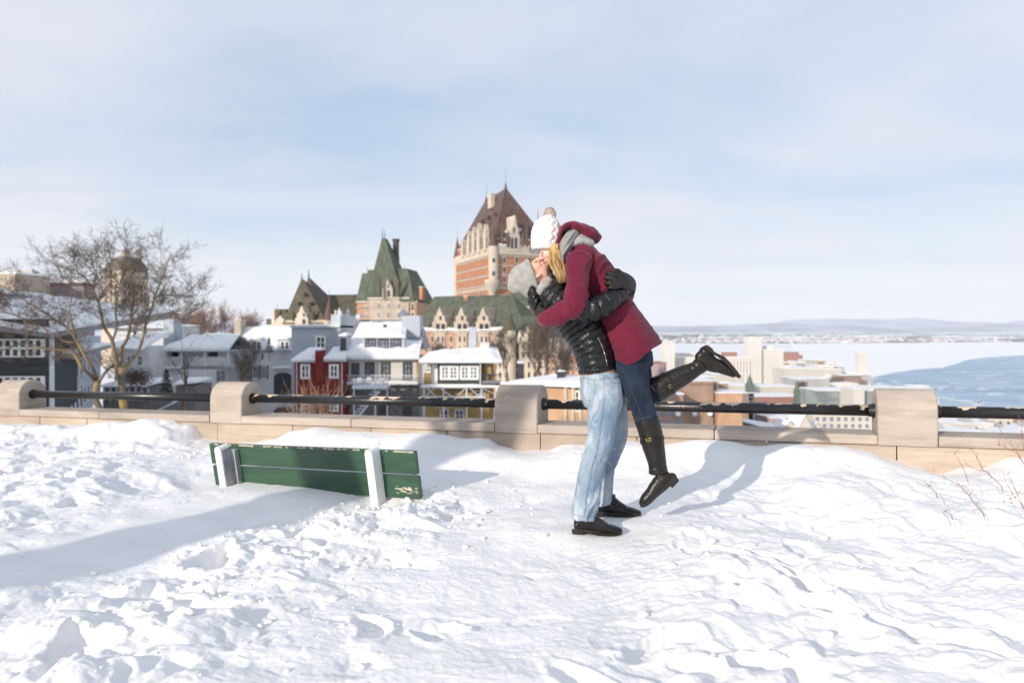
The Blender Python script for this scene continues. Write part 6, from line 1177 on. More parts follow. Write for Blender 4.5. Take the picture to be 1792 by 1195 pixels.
mb = MB(); mb.hexa([pl.w(pl.s(602), -1.9, pl.z(668, 612)), pl.w(pl.s(734), -1.9, pl.z(668, 612)), pl.w(pl.s(734), -8, pl.z(668, 612)), pl.w(pl.s(602), -8, pl.z(668, 612)), pl.w(pl.s(602), -1.95, pl.z(668, 604.5)), pl.w(pl.s(734), -1.95, pl.z(668, 604.5)), pl.w(pl.s(708), -6.1, EZ-(566-HY)/F*86), pl.w(pl.s(600), -6.1, EZ-(566-HY)/F*86)]); mb.build('roof', M['slate'], b)
simple_box(b, 'roof_ridge', M['slate'], pl, 596, 558, 694, 566, -9, -6.2); simple_box(b, 'eave', M['trim'], pl, 603, 625, 736, 628.5, -.5, .9)
d = simple_box(b, 'dormer', M['wall_g'], pl, 634, 591, 707, 612, -3, -.4); q = Pl2(pl, -.4)
for x in (639, 661, 683): window(q, x, 593, x+19, 610, d, 3, 2, 'dframe', 'glass_w', .12, .08)
slab([pl.w(pl.s(632), -.1, pl.z(668, 591)), pl.w(pl.s(709), -.1, pl.z(668, 591)), pl.w(pl.s(703), -4, pl.z(668, 574)), pl.w(pl.s(640), -4, pl.z(668, 574))], .3, d, nx=20)
simple_box(b, 'roof_window', M['dframe'], pl, 661, 567, 667, 576, -3.9, -3.4)
mb = MB(); mb.hexa([pl.w(pl.s(708), -1.8, pl.z(720, 612)), pl.w(pl.s(739), -1.8, pl.z(720, 612)), pl.w(pl.s(739), -8, pl.z(720, 612)), pl.w(pl.s(708), -8, pl.z(720, 612)), pl.w(pl.s(700), -5, pl.z(720, 574)), pl.w(pl.s(728), -5, pl.z(720, 574)), pl.w(pl.s(728), -8, pl.z(720, 574)), pl.w(pl.s(700), -8, pl.z(720, 574))]); mb.build('roof', M['slate'], b)
c = simple_box(b, 'chimney', M['wall_g'], pl, 695, 551, 728, 590, -6.5, -3.5); mb = MB(); roofq(mb, Pl2(pl, -3.4), 694, 712, 552, 540, 702, 703, 3); mb.build('chimney_roof', M['slate'], c); simple_box(c, 'chimney_pot', M['trim'], pl, 606, 548, 613, 557, -6, -5)
d = simple_box(b, 'dormer', M['wall_g'], pl, 595, 588, 607, 622, -2, .2); window(Pl2(pl, .2), 596, 591, 606, 618, d, 2, 2, 'dframe', 'glass'); slab([pl.w(pl.s(594), .5, pl.z(600, 588)), pl.w(pl.s(608), .5, pl.z(600, 588)), pl.w(pl.s(608), -2, pl.z(600, 586)), pl.w(pl.s(594), -2, pl.z(600, 586))], .25, d)
window(pl, 615, 635, 629, 664, b, 1, 1, 'dframe', 'glass', .1, .06)
for x in (639, 667, 705): window(pl, x, 634, x+16, 666, b, 2, 3, 'dframe', 'glass_w', .2, .1)
for (x, y0, y1) in ((664, 706, 725), (705, 706, 728)): window(Pl2(pl, -.15), x, y0, x+16, y1, b, 2, 2, 'dframe', 'glass', .2, .1)
f_ = simple_box(b, 'balcony', M['trim'], pl, 606, 668, 733, 671.5, 0, 1.2); slab([pl.w(pl.s(606), 1.25, pl.z(668, 668)), pl.w(pl.s(733), 1.25, pl.z(668, 668)), pl.w(pl.s(733), 0, pl.z(668, 668)), pl.w(pl.s(606), 0, pl.z(668, 668))], .14, f_)
q = Pl2(pl, 1.15); mb = MB()
for x in range(608, 733, 3): q.box(mb, x, 657, x+.7, 668, -.03, .03)
q.box(mb, 606, 656, 733, 657.2, -.05, .05); mb.build('balustrade', M['trim'], f_)['kind'] = 'stuff'
# iron stair with landing at the front of the grey house
st = thing('iron_staircase', P(655, 720, 79), 'pale iron staircase with landing in front of the grey house', 'staircase'); q = Pl(600, 79, 700, 79)
simple_box(st, 'landing', M['trim'], q, 618, 676, 680, 680, -1.2, .6); 
for x in (620, 657, 678): simple_box(st, 'post', M['trim'], q, x, 661, x+2, 735, .3, .5)
mb = MB()
for x in range(622, 678, 4): q.box(mb, x, 664, x+.8, 676, .5, .56)
q.box(mb, 618, 663, 680, 664.4, .48, .6); mb.build('balustrade', M['trim'], st)['kind'] = 'stuff'
for i in range(9): simple_box(st, 'tread', M['trim'], q, 652-i*4.2, 684+i*5, 662-i*4.2, 685.4+i*5, -.3, .6)
mb = MB(); mb.prism([P(662, 684, 78.4), P(666, 684, 78.4), P(628, 730, 78.4), P(624, 730, 78.4)], (0, .1, 0)); mb.build('stringer', M['trim'], st)
slab([q.w(q.s(618), .6, q.z(650, 676)), q.w(q.s(680), .6, q.z(650, 676)), q.w(q.s(680), -1, q.z(650, 676)), q.w(q.s(618), -1, q.z(650, 676))], .18, st)
for i, (x, y) in enumerate(((628, 671), (645, 670), (668, 672))):
    t = thing('patio_chair', P(x, y, 78.7), ['snow-covered patio chair at the left of the iron landing', 'snow-covered patio chair in the middle of the iron landing', 'snow-covered patio chair at the right of the iron landing'][i], 'chair', 'patio chairs on the landing'); p = P(x, y+4, 78.7)
    mb = MB(); mb.box((p.x-.25, p.y-.25, p.z+.35), (p.x+.25, p.y+.25, p.z+.42)); mb.build('seat', M['trim'], t); mb = MB(); mb.box((p.x-.25, p.y+.2, p.z+.42), (p.x+.25, p.y+.25, p.z+.85)); mb.build('backrest', M['trim'], t)
    for dx_ in (-.22, .18):
        for dy_ in (-.22, .18): mb = MB(); mb.box((p.x+dx_, p.y+dy_, p.z), (p.x+dx_+.04, p.y+dy_+.04, p.z+.35)); mb.build('leg', M['trim'], t)
    slab([(p.x-.25, p.y-.25, p.z+.42), (p.x+.25, p.y-.25, p.z+.42), (p.x+.25, p.y+.2, p.z+.42), (p.x-.25, p.y+.2, p.z+.42)], .15, t, nx=5, ny=5)
# --- yellow house with porch
pl = Pl(736, 74, 880, 74); b = bld(pl, 736, 880, -9, 'ochre yellow house with a low snow roof and two white window groups'); simple_box(b, 'wall', M['wall_y'], pl, 738, 634, 862, 740, -7, -.6)
slab([pl.w(pl.s(735), 1.0, pl.z(806, 632)), pl.w(pl.s(879), 1.0, pl.z(806, 632)), pl.w(pl.s(868), -5, EZ-(610-HY)/F*79), pl.w(pl.s(742), -5, EZ-(617-HY)/F*79)], .35, b, nx=30, ny=9, rough=.4)
mb = MB(); mb.hexa([pl.w(pl.s(735), 1.0, pl.z(806, 634.5)), pl.w(pl.s(879), 1.0, pl.z(806, 634.5)), pl.w(pl.s(868), -5, EZ-(614-HY)/F*79), pl.w(pl.s(742), -5, EZ-(620-HY)/F*79), pl.w(pl.s(735), 1.0, pl.z(806, 632.2)), pl.w(pl.s(879), 1.0, pl.z(806, 632.2)), pl.w(pl.s(868), -5, EZ-(610.3-HY)/F*79), pl.w(pl.s(742), -5, EZ-(617.3-HY)/F*79)]); mb.build('roof', M['trim'], b)
simple_box(b, 'clad_wall', M['wall_k'], pl, 767, 635, 842, 672, -.6, 0)
for x0 in (770, 805):
    f_ = simple_box(b, 'window_group', M['wframe'], pl, x0, 639, x0+33, 664.5, 0, .12); q = Pl2(pl, .12)
    for i in range(2):
        for j in range(2):
            for k in range(3): simple_box(f_, 'pane', M['glass_w'], q, x0+3.5+i*15+j*6, 643+k*6.4, x0+7.5+i*15+j*6, 648+k*6.4, -.02, .02)
window(pl, 742, 637, 754, 652, b, 2, 2, 'wframe', 'glass_w') if False else window(Pl2(pl, -.6), 743, 637, 754, 652, b, 2, 2, 'wframe', 'glass_w', .15, .12)
simple_box(b, 'door', M['wframe'], Pl2(pl, -.6), 756, 637, 766, 671, 0, .1); simple_box(b, 'porch_door', M['wall_y'], pl, 849, 635, 860, 656, -.5, -.1)
for x in (741, 840, 877): simple_box(b, 'post', M['trim'], pl, x, 634, x+2, 672 if x < 870 else 735, .4, .7)
f_ = simple_box(b, 'balcony', M['dframe'], pl, 843, 669.5, 878, 672, -.6, .8); q = Pl2(pl, .7); mb = MB()
for x in range(844, 878, 2): q.box(mb, x, 656, x+.6, 669.5, -.03, .03)
q.box(mb, 843, 654.5, 878, 656, -.05, .05); mb.build('balustrade', M['dframe'], f_)['kind'] = 'stuff'; slab([pl.w(pl.s(844), .6, pl.z(860, 669.5)), pl.w(pl.s(876), .6, pl.z(860, 669.5)), pl.w(pl.s(876), -.4, pl.z(860, 669.5)), pl.w(pl.s(844), -.4, pl.z(860, 669.5))], .2, f_)
slab([pl.w(pl.s(738), .9, pl.z(806, 675)), pl.w(pl.s(880), .9, pl.z(806, 675)), pl.w(pl.s(880), 0, pl.z(806, 675)), pl.w(pl.s(738), 0, pl.z(806, 675))], .16, b)
simple_box(b, 'beam', M['trim'], pl, 738, 675, 880, 677.5, 0, .9)
for (xa, ya, xb_, yb_) in ((745, 678, 760, 692), (760, 678, 745, 692), (764, 676, 790, 694), (800, 692, 815, 678), (820, 678, 838, 694), (842, 678, 866, 690)): mb = MB(); mb.prism([P(xa, ya, 73.3), P(xa+2, ya, 73.3), P(xb_+2, yb_, 73.3), P(xb_, yb_, 73.3)], (0, .12, 0)); mb.build('brace', M['trim'], b)
for x in (742, 776, 816, 842): simple_box(b, 'post', M['trim'], pl, x, 677.5, x+2.4, 735, .4, .7)
simple_box(b, 'rail', M['trim'], pl, 738, 692, 850, 694.5, .5, .8); window(Pl2(pl, -.6), 832, 683, 848, 697, b, 2, 2, 'wframe', 'glass'); window(Pl2(pl, -.6), 770, 716, 785, 738, b, 2, 2, 'wframe', 'glass'); window(Pl2(pl, -.6), 796, 716, 812, 738, b, 2, 2, 'wframe', 'glass')
f_ = simple_box(b, 'bay_frame', M['wall_y'], pl, 762, 710, 824, 714, -.5, .6)
chimney(b, pl, 838, 601, 854, 615, -5, -3, M['trim']); chimney(b, pl, 816, 574, 829, 612, -6.5, -5, M['wall_g'])
# black flue and lamp head
t = thing('chimney_flue', P(911, 700, 70), 'black square flue standing right behind the middle pier', 'flue'); q = Pl(900, 70, 920, 70); simple_box(t, 'shaft', M['dframe'], q, 905.5, 636, 917, 735, -.6, 0); simple_box(t, 'cap', M['trim'], q, 905, 632, 917.5, 636, -.7, .1)
t = thing('lamp_head', P(983, 680, 66), 'dark box lamp on a pole behind the man', 'lamp'); q = Pl(970, 66, 1000, 66); simple_box(t, 'housing', M['dframe'], q, 975, 650, 990, 664, -.4, 0); simple_box(t, 'pole', M['dframe'], q, 981.5, 664, 983.5, 735, -.25, -.1); slab([q.w(q.s(975), 0, q.z(982, 650)), q.w(q.s(990), 0, q.z(982, 650)), q.w(q.s(990), -.4, q.z(982, 650)), q.w(q.s(975), -.4, q.z(982, 650))], .1, t, nx=5, ny=4)
pl = Pl(884, 68, 1035, 60); b = bld(pl, 884, 1035, -6, 'low orange brick building under a snow roof just behind the middle pier and the man'); simple_box(b, 'wall', M['orange'], pl, 884, 678, 1040, 745, -6, 0)
slab([pl.w(pl.s(884), .6, pl.z(960, 678)), pl.w(pl.s(1042), .6, pl.z(960, 672)), pl.w(pl.s(1042), -6, pl.z(960, 662)), pl.w(pl.s(884), -6, pl.z(960, 670))], .35, b, nx=26)
for x in (990, 1003, 1016): simple_box(b, 'pilaster', M['cream'], pl, x, 676, x+4, 745, 0, .2)
window(pl, 1007, 684, 1014, 720, b, 1, 3, 'wframe', 'glass')

# --- the castle hotel: low wings
def facade_windows(par, pl, xs, ys, w_, h_, m='glass', fr=None):
    # one window part for each opening, sharing a mesh where the size agrees
    first = None
    for y in ys:
        for x in xs:
            s = pl.s(x); z = pl.z(x, y); ww = w_/F*pl.Z(x); hh = h_/F*pl.Z(x); mb = MB()
            if fr: mb.mi = 0; pl.sbox(mb, s-ww*.85, s+ww*.85, z-hh*1.25, z+hh*.35, 0, .12); mb.mi = 1; pl.sbox(mb, s-ww/2, s+ww/2, z-hh, z, .05, .2); mb.build('window', [M[fr], M[m]], par)
            else: pl.sbox(mb, s-ww/2, s+ww/2, z-hh, z, -.05, .12); mb.build('window', M[m], par)
pl = Pl(726, 215, 905, 200); w1 = bld(pl, 726, 905, -20, 'long brick hotel wing with green roof and three stone gable dormers', name='hotel_wing'); simple_box(w1, 'wall', M['brick_l'], pl, 728, 580, 905, 720, -16, 0); simple_box(w1, 'cornice', M['lime'], pl, 727, 578, 905, 582, -.2, .4)
mb = MB(); s0, s1 = pl.s(722), pl.s(905); ze = pl.z(815, 578); q_ = Pl2(pl, -12); zr = q_.z(800, 518); mb.add([pl.w(s0, .3, ze), pl.w(s1+3, .3, ze), pl.w(pl.s(862), -12, zr), pl.w(s0, -12, zr), pl.w(s1+3, -20, ze), pl.w(s0, -20, ze)], [(0, 1, 2, 3), (3, 2, 4, 5), (1, 4, 2), (0, 3, 5)]); mb.build('roof', M['copper_g'], w1)
for x in (771, 809, 847): dormer(w1, pl, x, 25, 537, 563, 583, .7, 'lime', True, 7., 2)
for x in (751, 790, 828, 866): d = simple_box(w1, 'small_dormer', M['copper_g'], pl, x-2, 569, x+2, 579, -2.5, .2); mb = MB(); c = pl.w(pl.s(x), -.6, pl.z(x, 569)); mb.cyl(c, c+Vector((0, 0, 1.6)), .5, .03, 6); mb.build('cap', M['copper_g'], d)
for i, x in enumerate((784, 824, 862)): simple_box(w1, 'roof_vent', M['copper_d'], Pl2(pl, -7), x-3.5, 539, x+3.5, 543, -1, .8)
chimney(w1, Pl2(pl, -11), 735.5, 503, 741, 524, -1, .6, M['brick']); chimney(w1, Pl2(pl, -11), 813, 519, 820, 527, -1, .6, M['brick'])
facade_windows(w1, pl, [x for x in range(735, 900, 11)], (589, 606, 624), 3.6, 9, 'glass', 'lime')
for x in (771, 809, 847, 876): simple_box(w1, 'stone_bay', M['lime'], pl, x-9, 583, x+9, 640, 0, .45); 
for x in (771, 809, 847): facade_windows(w1, Pl2(pl, .45), [x-4, x+4], (589, 606), 3, 9, 'glass')
slab([pl.w(s0, .9, ze), pl.w(s1, .9, ze), pl.w(s1, -.5, ze+.8), pl.w(s0, -.5, ze+.8)], .25, w1, nx=40, ny=4, rough=1.)
# lower limestone wing with round turret, right
pl = Pl(868, 190, 1015, 178); w2 = bld(pl, 868, 1015, -20, 'pale limestone hotel wing with gables and round turret behind the bare trees', name='hotel_wing'); simple_box(w2, 'wall', M['cream'], pl, 868, 590, 965, 720, -14, 0)
mb = MB(); s0, s1 = pl.s(868), pl.s(968); ze = pl.z(915, 590); q_ = Pl2(pl, -8); zr = q_.z(900, 553); mb.add([pl.w(s0, .3, ze), pl.w(s1, .3, ze), pl.w(s1-4, -8, zr), pl.w(s0, -8, zr), pl.w(s1, -15, ze), pl.w(s0, -15, ze)], [(0, 1, 2, 3), (3, 2, 4, 5), (1, 4, 2), (0, 3, 5)]); mb.build('roof', M['copper_g'], w2)
cone_turret(w2, 893, 186, 10, 545, 578, 700, M['cream'], M['copper_d'])
for x, y in ((926, 570), (947, 575), (911, 578)): dormer(w2, pl, x, 17, y, y+20, 600, .6, 'cream', True, 5., 1)
facade_windows(w2, pl, range(876, 965, 10), (600, 617, 634, 651, 668), 3.6, 9, 'glass', 'lime')
for y in (609, 643): simple_box(w2, 'string_course', M['lime'], pl, 868, y, 965, y+1.5, 0, .3)
pl = Pl(955, 170, 1060, 160); w3 = bld(pl, 955, 1060, -20, 'low orange brick hotel annexe with cream window surrounds behind the man', name='hotel_wing'); simple_box(w3, 'wall', M['brick'], pl, 955, 622, 1060, 720, -14, 0); slab([pl.w(pl.s(955), .3, pl.z(1000, 622)), pl.w(pl.s(1060), .3, pl.z(1000, 622)), pl.w(pl.s(1060), -14, pl.z(1000, 618)), pl.w(pl.s(955), -14, pl.z(1000, 618))], .3, w3)
dormer(w3, pl, 979, 16, 598, 615, 632, .5, 'cream', True, 4, 1); facade_windows(w3, pl, range(961, 1058, 8), (629, 642, 655, 668), 3.4, 7, 'glass', 'cream')
mb = MB(); roofq(mb, Pl2(pl, -6), 985, 1010, 622, 602, 992, 1004, 8); mb.build('roof', M['copper_g'], w3)
# --- middle tower block with the steep green roof
pl = Pl(623, 262, 731, 258); t = bld(pl, 623, 731, -20, 'steep green-roofed middle tower of the castle hotel', name='hotel_tower'); simple_box(t, 'wall', M['lime'], pl, 647, 522, 716, 620, -22, .6); simple_box(t, 'side_wall', M['brick_l'], pl, 625, 528, 647, 620, -22, 0); simple_box(t, 'side_wall', M['brick_l'], pl, 716, 528, 729, 620, -22, 0)
for y in (537, 552): simple_box(t, 'string_course', M['lime'], pl, 624, y, 730, y+1.2, 0, .75)
simple_box(t, 'cornice', M['cream'], pl, 624, 527, 647, 529.5, -.3, .6); simple_box(t, 'cornice', M['cream'], pl, 645, 520.5, 718, 523.5, -.3, 1.1); simple_box(t, 'cornice', M['cream'], pl, 716, 527, 731, 529.5, -.3, .6)
def frustum(par, m, pl, x0, x1, yb, a0, a1, yt, o0, dep, ti, td, name='roof'):
    mb = MB(); zb = pl.z((x0+x1)/2, yb); q = Pl2(pl, o0-ti); zt_ = q.z((a0+a1)/2, yt)
    mb.hexa([pl.w(pl.s(x0), o0, zb), pl.w(pl.s(x1), o0, zb), pl.w(pl.s(x1), o0-dep, zb), pl.w(pl.s(x0), o0-dep, zb), q.w(q.s(a0), 0, zt_), q.w(q.s(a1), 0, zt_), q.w(q.s(a1), -td, zt_), q.w(q.s(a0), -td, zt_)]); return mb.build(name, m, par)
frustum(t, M['copper_g'], pl, 623, 660, 528, 634, 662, 478, .3, 22, 5, 12); frustum(t, M['copper_g'], pl, 630, 690, 527, 644, 690, 472, -1, 20, 5, 10); frustum(t, M['copper_g'], pl, 690, 732, 527, 695, 712, 470, .3, 22, 5, 12); frustum(t, M['copper_g'], pl, 700, 727, 527, 704, 717, 485, 1.3, 22, 4, 12)
frustum(t, M['copper_g'], pl, 643, 707, 522, 668.5, 673.5, 417, .9, 18, 8, 3, 'spire_roof'); finial(t, 669, 398, 418, 268, .2); finial(t, 673, 402, 418, 268, .2); finial(t, 643, 465, 474, 262); finial(t, 708, 463, 473, 262)
dormer(t, pl, 680, 18, 489, 505, 523, 1.2, 'lime', True, 6, 1)
for x in (664.5, 697): cone_turret(t, x, 257, 2.6, 486, 499, 520, M['copper_d'], M['copper_b'], 8)
d = MB(); q = Pl2(pl, -5); q.box(d, 673, 474, 682, 477.5, 0, 1.5); d.build('roof_vent', M['copper_d'], t)
c = MB(); cz = lambda y: EZ-(y-HY)/F*272; c0 = P(693, 0, 272); c.cyl((c0.x, c0.y, cz(480)), (c0.x, c0.y, cz(422)), 1.15, 1.15, 12); c.cyl((c0.x, c0.y, cz(475)), (c0.x, c0.y, cz(450)), 1.35, 1.3, 12); c.build('chimney', M['copper_d'], t); c = MB(); c.cyl((c0.x, c0.y, cz(422)), (c0.x, c0.y, cz(418.5)), 1.45, 1.45, 12); c.build('chimney_cap', M['copper_d'], t)
facade_windows(t, Pl2(pl, .6), (663, 680, 698), (531, 547), 4, 9, 'glass_w', 'cream'); facade_windows(t, pl, (641,), (535, 549), 3.5, 7, 'glass_w', 'cream'); facade_windows(t, pl, (722,), (533, 548), 4.5, 9, 'glass', 'cream')
# --- left wing with twin-peaked roof, link roof, cone turret
pl = Pl(498, 285, 575, 278); t = bld(pl, 498, 575, -20, 'dark twin-peaked pyramid roof at the left end of the castle hotel', name='hotel_wing'); simple_box(t, 'wall', M['lime'], pl, 499, 560, 572, 620, -22, 0); hip(t, pl, 496, 572, 567, (527, 531), 489, 22, M['copper_d'], 'roof', apdep=9); hip(t, Pl2(pl, -4), 520, 566, 560, (539, 542), 486, 22, M['copper_b'], 'roof', apdep=12)
finial(t, 528, 478, 490, 280, .35); finial(t, 540, 472, 487, 284, .35)
dormer(t, pl, 532, 22, 535, 556, 570, 1.6, 'cream', True, 5, 1)
for x in (514, 549): c = MB(); a = pl.w(pl.s(x), .6, pl.z(x, 560)); c.cyl(a, a+Vector((0, 0, 2.2)), .9, .9, 8); c.cyl(a+Vector((0, 0, 2.2)), a+Vector((0, 0, 4.5)), 1.0, .05, 8); c.build('turret', M['copper_d'], t)
for x, y in ((531, 513), (521, 529), (542, 529)): simple_box(t, 'roof_vent', M['copper_b'], Pl2(pl, -4+ (y-513)*.1), x-4, y, x+4, y+2.6, -1, 1.2)
pl = Pl(474, 290, 512, 286); t2 = bld(pl, 474, 512, -20, 'small stone gabled block left of the twin-peaked roof', name='hotel_wing'); simple_box(t2, 'wall', M['brick_l'], pl, 476, 560, 504, 620, -12, 0); frustum(t2, M['copper_d'], pl, 480, 504, 567, 482, 500, 541, 0, 10, 3, 4); dormer(t2, pl, 494, 19, 552, 562, 572, 1.4, 'cream', False, 4); simple_box(t2, 'gable_end', M['cream'], pl, 477.5, 541, 483, 575, -6, .9)
simple_box(t2, 'low_tower', M['copper_g'], pl, 466, 558, 474.5, 568, -5, 0); finial(t2, 485, 530, 541, 290)
pl = Pl(548, 295, 628, 290); t3 = bld(pl, 548, 628, -20, 'long dark green link roof between the twin peaks and the middle tower', name='hotel_wing'); simple_box(t3, 'wall', M['brick_l'], pl, 552, 560, 628, 620, -14, 0); mb = MB(); roofq(mb, pl, 545, 634, 562, 515.5, 545, 634, 22); mb.build('roof', M['copper_d'], t3); cone_turret(t3, 576.5, 276, 9.5, 517, 560, 620, M['lime'], M['copper_b'], over=1.1)
for x in (609, 594): c = MB(); a = P(x, 560, 283); c.cyl(a, a+Vector((0, 0, 2.5)), .9, .9, 8); c.cyl(a+Vector((0, 0, 2.5)), a+Vector((0, 0, 5)), 1.1, .05, 8); c.build('turret', M['trim'], t3)
# --- the great tower
A0 = P(866, 0, 330); L0 = P(795, 0, 384); R0 = P(964, 0, 342); B0 = L0+R0-A0; plL = Pl(795, 384, 866, 330); plR = Pl(866, 330, 964, 342)
t = thing('hotel_tower', (A0.x, A0.y, -20), 'great brick tower of the castle hotel with a steep brown copper roof', 'building'); ZT = EZ+149/F*330
mb = MB(); q = [Vector((v.x, v.y, 0)) for v in (L0, A0, R0, B0)]; mb.hexa([v+Vector((0, 0, -25)) for v in q]+[v+Vector((0, 0, ZT)) for v in q]); mb.build('wall', M['brick'], t)
cc = (q[0]+q[2])/2
def band(z0, z1, o, m='lime', name='stone_band'):
    mb = MB(); q2 = [v+(v-cc).normalized()*o*1.3 for v in q]; mb.hexa([v+Vector((0, 0, z0)) for v in q2]+[v+Vector((0, 0, z1)) for v in q2]); mb.build(name, M[m], t)
band(ZT-3.6, ZT+.4, .8, 'cream', 'cornice'); band(ZT-4.6, ZT-3.9, .5); zsc = 330/F
for y in (464, 480, 497, 516, 531): z = EZ+(580-y)*zsc; band(z-.35, z+.35, .25)
band(EZ+(580-506)*zsc, EZ+(580-500)*zsc, .3)
# attic storey set back, then the roof
qa = [cc+(v-cc)*.93 for v in q]; mb = MB(); mb.hexa([v+Vector((0, 0, ZT)) for v in qa]+[v+Vector((0, 0, ZT+3.6)) for v in qa]); mb.build('attic_wall', M['brick'], t)
mb = MB(); mb.hexa([v+Vector((0, 0, ZT+3.6)) for v in [cc+(v-cc)*.95 for v in q]]+[v+Vector((0, 0, ZT+4.3)) for v in [cc+(v-cc)*.95 for v in q]]); mb.build('parapet', M['cream'], t)
apR = P(885, 335, 352); apL = P(851, 350, 383); zr = max(apR.z, apL.z); qr = [cc+(v-cc)*.92+Vector((0, 0, ZT+4.3)) for v in q]; e1 = Vector((apR.x, apR.y, zr)); e2 = Vector((apL.x, apL.y, zr))
mb = MB(); mb.add(qr+[e1, e2], [(0, 1, 4, 5), (1, 2, 4), (2, 3, 5, 4), (3, 0, 5), (3, 2, 1, 0)]); mb.build('roof', M['copper_b'], t)
for e, h in ((e1, 3.0), (e2, 2.0)): mb = MB(); mb.cyl(e-Vector((0, 0, .8)), e+Vector((0, 0, h)), .9, .12, 8); mb.cyl(e+Vector((0, 0, h)), e+Vector((0, 0, h+7)), .12, .03, 5); mb.build('finial', M['copper_b'], t)
chimney(t, Pl2(plL, -9), 857, 341, 862.5, 365, -1, 1, M['cream'])
for k in range(3):                                             # hip ribs
    a, b_ = ((qr[1], e1), (qr[0], e2), (qr[2], e1))[k]; mb = MB(); mb.tube([a, b_], .28, 6); mb.build('hip_rib', M['copper_b'], t)
q3 = Pl2(plL, -6)
for x, y in ((846, 385), (856, 378), (838, 400), (868, 372), (861, 392)): mb = MB(); q3.box(mb, x-1.5, y, x+1.5, y+5, 0, 1.5); mb.build('roof_dormer', M['copper_b'], t)
for x, w_, yt in ((812, 3.6, 419), (822.5, 4.2, 404), (831.5, 4.6, 397), (840.5, 5, 391), (851.5, 4.4, 393)):
    pz = plL; Zx = pz.Z(x); yb = HY-(ZT-EZ)/Zx*F; dormer(t, pz, x, w_, yt, yt+(yb-yt)*.38, yb+4, 1.2, 'cream', True, .8, 1)
dormer(t, plR, 899.5, 17, 377, 411, 441, 1.2, 'cream', True, 9, 2)
for x, yt in ((879, 402), (888.5, 404), (915, 403), (922, 391)): cone_turret(t, x, 331.5, 2.6, yt, yt+14, 432, M['copper_b'], M['copper_b'], 8, name='roof_turret')
for x, y in ((880, 418), (885, 404), (921, 418), (908, 401)): mb = MB(); Pl2(plR, -1.).box(mb, x-1.6, y, x+1.6, y+4, 0, 1.4); mb.build('roof_dormer', M['trim'], t)
cone_turret(t, 800.5, 383, 6, 415, 452, 560, M['cream'], M['copper_b'], 12); cone_turret(t, 863.5, 330, 8.6, 393, 431, 505, M['cream'], M['copper_b'], 16, 1.05); c = MB(); a = P(861, 0, 329); zz_ = lambda y: EZ+(580-y)*329/F
c.cyl((a.x, a.y, zz_(512)), (a.x, a.y, zz_(495)), 1.6, 3.4, 16); c.cyl((a.x, a.y, zz_(495)), (a.x, a.y, zz_(490)), 3.4, 3.4, 16); c.cyl((a.x, a.y, zz_(600)), (a.x, a.y, zz_(512)), 1.5, 1.5, 12); c.build('corbel', M['cream'], t)
cone_turret(t, 941, 341, 5, 385, 425, 520, M['cream'], M['copper_b'], 12); mb = MB(); mb.cyl(P(941.5, 386, 341), P(941.5, 365, 341), .15, .05, 5); mb.build('finial', M['copper_b'], t)
facade_windows(t, plR, (882, 904, 926, 948), (452, 468, 485, 519, 534), 4.6, 7.5, 'glass', 'lime')
for j in range(6):
    for i in range(9):
        x = 803+i*5.5; Zx = plL.Z(x); z = ZT-7-j*4.4; mb = MB(); s = plL.s(x); plL.sbox(mb, s-.5, s+.5, z-2, z, 0, .12); mb.build('window', M['glass_w'], t)
for y in (452, 475, 490): mb = MB(); a = P(863.5, y, 327.7); mb.box((a.x-.5, a.y-.25, a.z-1.8), (a.x+.5, a.y+.5, a.z)); mb.build('window', M['glass'], t)
slab([plR.w(0, .9, ZT+.45), plR.w(plR.L, .9, ZT+.45), plR.w(plR.L, -1.2, ZT+.45), plR.w(0, -1.2, ZT+.45)], .8, t, nx=24, ny=4, rough=1.)
mb = MB(); plx = Pl(895, 300, 935, 300); b = bld(plx, 895, 935, -20, 'low green hipped roof in front of the great tower', name='hotel_wing'); simple_box(b, 'wall', M['brick'], plx, 884, 539, 932, 600, -12, 0); simple_box(b, 'cornice', M['cream'], plx, 883, 536, 933, 539.5, -.3, .5); frustum(b, M['copper_g'], plx, 882, 934, 536, 893, 926, 512, .6, 14, 3, 6)

# --- unseen block added on the left, stepped to shade the houses
b = thing('building', (-63, 49, -6), 'unseen stepped block added on the left to shade the houses', 'building'); mb = MB(); mb.box((-75, 36, -8), (-52, 52, 17.5)); mb.build('wall', M['lime'], b); mb = MB(); mb.box((-74.9, 24.01, -8), (-52, 35.99, 14)); mb.build('wall', M['lime'], b); mb = MB(); mb.box((-75, 6, -8), (-52, 24, 18.8)); mb.build('wall', M['lime'], b)
for i in range(5):
    for j in range(4): mb = MB(); mb.box((-51.98, 8+i*9, 9-j*4), (-51.9, 9.4+i*9, 11-j*4)); mb.build('window', M['glass'], b)

